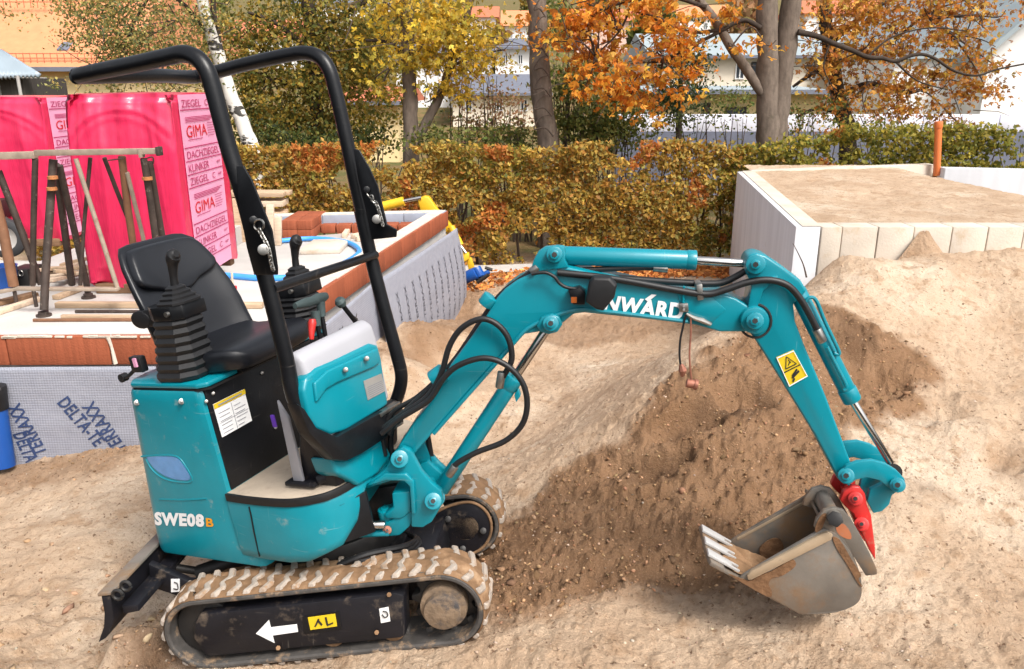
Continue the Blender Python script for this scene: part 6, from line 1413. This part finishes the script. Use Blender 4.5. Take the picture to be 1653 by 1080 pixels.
limb(t, [(1352, 160), (1400, 135), (1460, 150), (1500, 140)], 14.5, 5, 2, bark_dark); limb(t, [(1345, 100), (1310, 120), (1280, 140)], 14.5, 4, 2, bark_dark); limb(t, [(1340, 70), (1400, 20), (1460, -10)], 14.5, 5, 2, bark_dark); limb(t, [(1360, 185), (1320, 175), (1285, 190)], 14.5, 3.5, 2, bark_dark); limb(t, [(1450, 60), (1500, 20), (1560, 0)], 14.3, 2.5, 1, bark_dark)
bb = [(1390, 50, 70, 50, 1500), (1450, 110, 80, 45, 1700), (1500, 45, 70, 40, 1300), (1340, 25, 45, 35, 650), (1560, 95, 45, 40, 700), (1415, 170, 60, 25, 800), (1530, 150, 50, 35, 850), (1315, 110, 28, 50, 380), (1570, 10, 60, 22, 600), (1370, 105, 40, 50, 600), (1470, 185, 60, 18, 500), (1340, 200, 30, 15, 120), (1595, 140, 30, 20, 160), (1440, 10, 70, 25, 700), (1610, 60, 20, 20, 60)]
crown(t, bb, 14.0, .10, RUST, clump=.15, lobes=3, roots=[(1345, 100), (1400, 135), (1460, 150), (1400, 20), (1450, 60), (1500, 30), (1340, 50), (1310, 120)], nb=40, thin=.52); twigs(t, bb[:8], 14.2, 6)
t = thing('evergreen_shrub', 'dark evergreen shrub between the orange maple and the yellow house', 'shrub', base_at(1095, 16)); limb(t, trunk_to_ground([(1096, 200), (1098, 150), (1100, 80)], 16), 16, 6, 3, bark_dark, 'trunk'); crown(t, [(1095, 120, 32, 35, 1500), (1090, 160, 28, 25, 900), (1105, 80, 20, 25, 500)], 16, .07, EVER, clump=.14)
for k, (lab, bl_, P_, Y, sz) in enumerate([
    ('bushy green shrub under the orange maple', [(945, 185, 40, 40, 1500), (985, 205, 40, 25, 1200), (915, 150, 25, 40, 600), (960, 140, 30, 30, 500), (1010, 195, 30, 25, 500)], GRN, 13.2, .075),
    ('thin reddish-brown shrub left of the bare trunk', [(800, 150, 45, 55, 750), (830, 190, 30, 35, 500), (770, 200, 35, 28, 500), (745, 130, 25, 50, 260), (930, 60, 35, 50, 420), (905, 120, 20, 50, 260)], BROWN, 14.0, .06),
    ('low dark green shrub at the foot of the yellow lime', [(790, 225, 45, 14, 600), (700, 225, 40, 16, 500), (845, 225, 30, 14, 350)], GRN, 12.6, .07),
    ('sparse twiggy shrub before the white wall', [(1120, 205, 55, 22, 220), (1180, 200, 40, 18, 120), (1300, 190, 50, 25, 500), (1420, 205, 60, 12, 400)], GRN, 13.0, .06),
    ('dark ivy-green shrub in the shade of the oak', [(440, 225, 50, 20, 900), (500, 232, 50, 14, 700), (590, 225, 40, 18, 500)], EVER + GRN, 13.4, .07),
    ('small round evergreen beside the garage of the yellow house', [(1185, 165, 12, 10, 400)], GRN, 22, .10),
    ('conifer on the far slope above the bare trunk', [(893, 15, 14, 30, 500), (893, 40, 18, 20, 400)], [(.12, .15, .04), (.2, .2, .05)], 30, .18)]):
    px, Y0_ = bl_[0][0], Y; t = thing('shrub', lab, 'shrub', base_at(px, Y)); crown(t, bl_, Y, sz, P_, clump=.13 if Y < 20 else .3, name='foliage')
    M_ = MB()
    for (bx, by, rx, ry, n) in bl_:
        for q in range(7 if Y < 20 else 1):
            xx = bx + rng.uniform(-rx, rx) * .8; pz = at_y(xx, by - ry * .5, Y + rng.uniform(-.2, .2)); x0_ = at_y(bx + rng.uniform(-rx, rx) * .5, by, Y).x
            M_.tube([V(x0_, Y, -.33 if Y < 24 else float(ground_base(x0_, Y)) - .1), V((x0_ + pz.x) / 2 + rng.uniform(-.1, .1), Y, pz.z * .45), pz], [.016, .011, .004], 5, 3)
    M_.build('stems', twig_m, t, kind='stuff')

# ================================================================== BUILDINGS BEYOND
yel = mat('yellow_render', (.72, .56, .30), .9, var=.05, scale=1.5); cream = mat('cream_render', (.74, .66, .54), .9, var=.05, scale=1.5); whit = mat('white_render', (.80, .79, .77), .9, var=.04, scale=1.5)
pinkr = mat('pinkish_render', (.66, .45, .38), .9, var=.05, scale=1.5)
tile_o = mat('orange_roof_tile', (.62, .245, .115), .85, var=.08, scale=4, bump=.2, bscale=8); tile_r = mat('red_roof_tile', (.50, .15, .075), .85, var=.12, scale=4); slate = mat('grey_green_roof', (.30, .35, .37), .6, var=.08, scale=2); slate_d = mat('dark_slate_roof', (.14, .15, .19), .6, var=.1)
blue_roof = mat('blue_grey_sheet_roof', (.27, .33, .38), .45, var=.06, scale=3); glass = mat('window_glass', (.05, .06, .075), .08, var=.2, scale=2); frame_w = mat('white_window_frame', (.75, .75, .75), .5); dark_wall = mat('dark_timber_wall', (.05, .042, .036), .85, var=.3, streak=(5, 5, .6)); red_door = mat('dark_red_door', (.16, .05, .045), .6)
lav = mat('white_lavender_wall', (.66, .66, .74), .7, var=.08, scale=3); dark_blue = mat('slate_blue_base', (.13, .14, .19), .7, var=.15, scale=3)
def zY(py, Y, px=826): return at_y(px, py, Y).z
def xY(px, Y): return at_y(px, 135, Y).x
def building(name, label, cat, px0, px1, Y, yb, ye, yr, depth, wm, rm, wins=(), hip=0.0, over=.35, gable=False, chimney=None, zb=None):
    x0, x1 = xY(px0, Y), xY(px1, Y); ze, zr = zY(ye, Y), zY(yr, Y); zb = min(float(ground_base((x0 + x1) / 2, Y)) - .2, zY(yb, Y)) if zb is None else zb
    t = thing(name, label, cat, V((x0 + x1) / 2, Y, zb))
    M_ = MB()
    if gable: M_.prism([V(x0, Y, zb), V(x1, Y, zb), V(x1, Y, ze), V((x0 + x1) / 2, Y, zr - .05), V(x0, Y, ze)], V(0, depth, 0))
    else: M_.abox(x0, x1, Y, Y + depth, zb, ze)
    M_.build('wall', wm, t)
    M_ = MB(); th = .18
    if gable:
        xm = (x0 + x1) / 2; sl = (zr - ze) / (xm - x0)
        for sgn, xe in ((-1, x0), (1, x1)):
            e = xe + sgn * over; ze2 = ze - over * sl
            M_.prism([V(e, Y - over, ze2), V(xm, Y - over, zr), V(xm, Y - over, zr + th), V(e, Y - over, ze2 + th)], V(0, depth + 2 * over, 0))
    else:
        ym = Y + depth / 2; e0, e1 = Y - over, Y + depth + over; h_ = hip
        a = [V(x0 - over, e0, ze), V(x1 + over, e0, ze), V(x1 + over, e1, ze), V(x0 - over, e1, ze)]; r_ = [V(x0 - over + h_, ym, zr), V(x1 + over - h_, ym, zr)]
        for q in ([a[0], a[1], r_[1], r_[0]], [a[2], a[3], r_[0], r_[1]], [a[1], a[2], r_[1]], [a[3], a[0], r_[0]], [a[3], a[2], a[1], a[0]]): M_.face(q)
    ro = M_.build('roof', rm, t, smooth=False)
    if not gable and Y < 60:
        M_ = MB(); M_.abox(x0 - over, x1 + over, Y - over - .12, Y - over - .003, ze - .06, ze + .06); M_.build('gutter', slate_d, ro)
    if chimney:
        cx, cy0, cy1 = chimney; M_ = MB(); xc = xY(cx, Y + depth / 2); M_.abox(xc - .4, xc + .4, Y + depth / 2 - .6, Y + depth / 2 + .2, zY(cy1, Y) - 1.0, zY(cy0, Y)); M_.build('chimney', tile_r, ro)
    for (a0, a1, b0, b1, kind_) in wins:
        wx0, wx1, wz1, wz0 = xY(a0, Y), xY(a1, Y), zY(b0, Y), zY(b1, Y); fw = max(.05, (wx1 - wx0) * .09)
        M_ = MB()
        for q in ((wx0, wx1, wz0, wz0 + fw), (wx0, wx1, wz1 - fw, wz1), (wx0, wx0 + fw, wz0 + fw, wz1 - fw), (wx1 - fw, wx1, wz0 + fw, wz1 - fw)): M_.abox(q[0], q[1], Y - .06, Y + .02, q[2], q[3])
        if kind_ == 'w': M_.abox((wx0 + wx1) / 2 - fw / 2, (wx0 + wx1) / 2 + fw / 2, Y - .058, Y + .02, wz0 + fw, wz1 - fw)
        f_ = M_.build('door' if kind_ == 'd' else 'window', frame_w if kind_ == 'w' else dark_wall, t)
        M_ = MB(); M_.abox(wx0 + fw, wx1 - fw, Y - .03, Y - .012, wz0 + fw, wz1 - fw); M_.build('door_leaf' if kind_ == 'd' else 'pane', red_door if kind_ == 'd' else glass, f_)
    return t
h1 = building('tiled_house', 'large house with an orange tiled roof and yellow wall at the upper left', 'house', -420, 196, 24, 190, 112, -135, 11, yel, tile_o, [], over=.3)
x0 = xY(108, 22)
for py, nm in ((10, 0), (101, 1)):
    Yq = 24 - .3 + (112 - py) / 247 * 5.8; M_ = MB(); pa_, pb2 = at_y(-60, py, Yq), at_y(215, py, Yq)
    for dz in (.12, .24): M_.cyl(pa_ + UP * dz, pb2 + UP * dz, .014, 6)
    for k in range(26): q = pa_ + (pb2 - pa_) * k / 25; M_.cyl(q - UP * .05, q + UP * .26, .012, 5)
    M_.build('snow_guard', tile_r, h1)
p = at_y(107, 78, 24.7); M_ = MB(); M_.box(p + UP * .0, V(.16, 0, 0), V(0, .22, .12), V(0, -.04, .08)); M_.build('skylight', slate_d, h1, bevel=.01)
sh_ = thing('tool_shed', 'small dark shed with a blue-grey corrugated roof at the left edge', 'shed', V(xY(-20, 15), 15, -.3))
M_ = MB(); rf0 = [at_y(-140, -5, 15.6), at_y(0, 82, 15.2), at_y(64, 121, 14.9), at_y(-140, 128, 14.2)]
P = []; nn = 60
for i in range(nn + 1):
    f_ = i / nn
    for j in range(9): 
        q = (rf0[3] * (1 - f_) + rf0[2] * f_) * (1 - j / 8) + (rf0[0] * (1 - f_) + rf0[1] * f_) * (j / 8); P.append(tuple(q + UP * .03 * math.cos(i * math.pi)))
o = np_mesh('roof', P, [(i * 9 + j, (i + 1) * 9 + j, (i + 1) * 9 + j + 1, i * 9 + j + 1) for i in range(nn) for j in range(8)], blue_roof, sh_); o.modifiers.new('t', 'SOLIDIFY').thickness = .05
M_ = MB(); M_.abox(xY(-160, 15), xY(2, 15), 14.9, 16.5, -.4, zY(124, 15)); M_.build('wall', concrete, sh_); M_ = MB(); M_.abox(xY(2, 15) + .003, xY(40, 15), 14.95, 16.4, -.4, zY(126, 15)); M_.build('wall', dark_wall, sh_)
M_ = MB(); M_.cyl(V(xY(33, 14.8), 14.75, -.3), V(xY(33, 14.8), 14.75, zY(122, 14.75)), .03, 10); M_.build('downpipe', rim_m, sh_)
building('yellow_garage', 'low yellow wall of a house glimpsed behind the dark oak', 'house', 560, 640, 26, 230, 166, 140, 5, yel, tile_r, [])
building('yellow_house', 'single-storey yellow house with a grey flat roof edge behind the maple', 'house', 1078, 1330, 24, 200, 148, 139, 8, yel, slate, [(1138, 1149, 166, 188, 'd'), (1174, 1208, 172, 192, 'n'), (1090, 1100, 168, 186, 'w'), (1040, 1048, 170, 186, 'w')], over=.5)
building('grey_roof_house', 'pale two-storey house with a grey-green roof above the yellow house', 'house', 1060, 1420, 36, 145, 92, 44, 9, cream, slate, [(1185, 1200, 102, 128, 'w'), (1110, 1124, 104, 128, 'w'), (1210, 1222, 100, 126, 'n'), (1300, 1316, 102, 128, 'w')])
building('white_house', 'large white rendered gable with a grey roof at the right edge', 'house', 1590, 2120, 24, 220, 72, -210, 12, whit, slate, [], gable=True, over=.5)
M_ = MB(); tag_w = thing('white_annex', 'white wall of an annex left of the big gable', 'house', V(xY(1520, 25), 25, -.4)); M_.abox(xY(1445, 25), xY(1660, 25), 25.2, 30, -.4, zY(95, 25)); M_.build('wall', whit, tag_w); M_ = MB(); M_.abox(xY(1440, 25), xY(1660, 25), 25.0, 30.2, zY(95, 25) + .004, zY(88, 25)); M_.build('roof', slate, tag_w)
lw_ = thing('roadside_wall', 'long low white wall with a dark blue base beyond the hedge', 'wall', V(xY(1300, 18), 18, -.4))
M_ = MB(); M_.abox(xY(1000, 18), xY(2000, 18), 18, 18.3, -.4, zY(213, 18)); M_.build('wall_base', dark_blue, lw_)
for k in range(16):
    xa = xY(1000, 18) + (xY(2000, 18) - xY(1000, 18)) * k / 16; xb = xY(1000, 18) + (xY(2000, 18) - xY(1000, 18)) * (k + 1) / 16
    M_ = MB(); M_.abox(xa + .01, xb - .01, 18.02, 18.28, zY(213, 18) + .004, zY(185, 18)); M_.build('wall_panel', lav, lw_, bevel=.01)
FH = [('white house with an orange roof far up the slope beside the bare trunk', 815, 862, 70, 112, 42, 10, whit, tile_o, [(822, 828, 50, 62, 'w'), (838, 844, 50, 62, 'w'), (852, 858, 50, 62, 'w')]),
      ('white house with a dark slate roof left of the bare trunk', 800, 862, 52, 118, 78, 56, whit, slate_d, [(812, 820, 88, 104, 'w'), (836, 844, 88, 104, 'w')]),
      ('white hillside house above the lime tree', 700, 800, 80, 90, 28, 4, whit, tile_r, [(720, 728, 40, 56, 'w'), (750, 758, 40, 56, 'w'), (776, 784, 40, 56, 'w')]),
      ('white house glimpsed through the yellow lime leaves', 640, 790, 46, 150, 90, 66, whit, slate_d, [(700, 712, 100, 120, 'w'), (740, 752, 100, 120, 'w')]),
      ('pink hillside house behind the orange maple', 930, 1060, 75, 88, 34, 8, pinkr, tile_r, [(950, 957, 44, 58, 'w'), (980, 987, 44, 58, 'w'), (1010, 1017, 44, 58, 'w')]),
      ('white hillside house between maple branches', 1080, 1180, 85, 70, 26, 2, whit, tile_o, [(1100, 1106, 36, 48, 'w'), (1130, 1136, 36, 48, 'w'), (1160, 1166, 36, 48, 'w')]),
      ('white hillside house behind the rusty oak crown', 1290, 1450, 80, 84, 22, -6, whit, tile_r, [(1310, 1318, 34, 50, 'w'), (1350, 1358, 34, 50, 'w'), (1400, 1408, 34, 50, 'w')]),
      ('cream house low behind the brown shrub', 730, 880, 40, 200, 152, 118, cream, slate_d, [(750, 762, 160, 180, 'w'), (800, 812, 160, 180, 'w'), (840, 852, 160, 180, 'w')]),
      ('white house behind the birch crown', 200, 330, 44, 150, 62, 30, whit, tile_r, [(215, 225, 75, 95, 'w'), (250, 260, 75, 95, 'w'), (290, 300, 75, 95, 'w')]),
      ('white house behind the oak crown', 340, 480, 60, 120, 60, 25, whit, tile_r, [(360, 368, 72, 88, 'w'), (400, 408, 72, 88, 'w')]),
      ('wide white house highest on the far slope', 480, 660, 110, 60, 10, -14, whit, slate_d, [(520, 526, 18, 28, 'w'), (560, 566, 18, 28, 'w')])]
for lab, a, b_, Y, yb, ye, yr, wm, rm, wins in FH: building('hillside_house', lab, 'house', a, b_, Y, yb, ye, yr, 8, wm, rm, wins)
for k in range(26):                            # far trees on the slope
    Y = rng.uniform(45, 120); px = rng.uniform(150, 1600); x = xY(px, Y); z = float(ground_base(x, Y)); hgt = rng.uniform(3, 6)
    t = thing('hillside_tree', 'round autumn tree among houses on the far slope', 'tree', V(x, Y, z), 'trees on the far slope')
    M_ = MB(); M_.cyl(V(x, Y, z - .2), V(x, Y, z + hgt * .5), .15, 8, .08); M_.build('trunk', bark_dark, t)
    n = 350; u = rng.normal(size=(n, 3)); u /= np.linalg.norm(u, axis=1)[:, None]; C_ = np.array([x, Y, z + hgt * .6]) + u * rng.uniform(.5, 1, (n, 1)) * np.array([hgt * .3, hgt * .3, hgt * .4])
    leaves('crown', C_, .7, pal(n, [BROWN, OLIVE, RUST, GRN][k % 4]), t)

# ================================================================== STONES AND CRUMBS IN THE SAND
ico = bmesh.new(); bmesh.ops.create_icosphere(ico, subdivisions=1, radius=1.0); iv = np.array([v.co[:] for v in ico.verts]); ifc = np.array([[v.index for v in f.verts] for f in ico.faces]); ico.free()
def scatter(name, n, size, cols, label, fn, material=None, pw=1.75):
    x, y = fn(n); z = ground_h(x, y); s = size * rng.pareto(pw, n).clip(.25, 4); 
    sc = s[:, None] * rng.uniform(.6, 1.2, (n, 3)) * np.array([1, 1, .75]); rot = rng.uniform(0, 6.28, n); c_, s_ = np.cos(rot), np.sin(rot)
    vv = iv[None] * (1 + .34 * rng.normal(size=(n, len(iv), 1))) * sc[:, None, :]
    vx = vv[..., 0] * c_[:, None] - vv[..., 1] * s_[:, None]; vy = vv[..., 0] * s_[:, None] + vv[..., 1] * c_[:, None]
    P = np.stack([vx + x[:, None], vy + y[:, None], vv[..., 2] + z[:, None] + s[:, None] * .2], -1).reshape(-1, 3)
    F_ = (ifc[None] + (np.arange(n) * len(iv))[:, None, None]).reshape(-1, 3)
    o = np_mesh(name, P, F_, material or pebble_c, None, cols=np.repeat(pal(n, cols, .3), len(iv), axis=0), kind='stuff'); o['label'] = label; o['category'] = 'stones' if 'stone' in name else 'soil'
pebble_c = mat('pebble_tinted', (.3, .3, .3), .9, var=.2, scale=40, attr='col', spec=.15)
def fan(n):
    y = 1.7 + 5.2 * rng.beta(1.0, 2.2, n); x = rng.uniform(-1, 1, n) * (.68 * y + .25); return x, y
def fan_damp(n):
    X_, Y_ = [], []
    while sum(map(len, X_)) < n:
        x, y = fan(n * 2); k = damp(x, y) > rng.uniform(.15, .9, len(x)); X_.append(x[k]); Y_.append(y[k])
    return np.concatenate(X_)[:n], np.concatenate(Y_)[:n]
scatter('loose_stones', 8000, .0016, [(.33, .25, .185), (.27, .19, .13), (.38, .31, .24), (.21, .14, .095)], 'small stones lying in the dry sand', fan)
scatter('soil_crumbs', 9000, .0022, [(.23, .13, .07), (.29, .18, .10), (.17, .095, .05), (.25, .155, .09)], 'crumbs of damp brown soil on the dug heap', fan_damp)
def fan_left(n): return rng.normal(-1.75, .45, n), rng.normal(2.65, .35, n)
scatter('soil_clods', 220, .0055, [(.15, .083, .045), (.19, .11, .062), (.12, .068, .038)], 'larger clods of soil on the dug heap', fan_damp, pw=2.4)
scatter('soil_lumps', 420, .0050, [(.27, .18, .11), (.22, .14, .085), (.33, .23, .15)], 'lumps of sand around the blade', fan_left, pw=2.2)
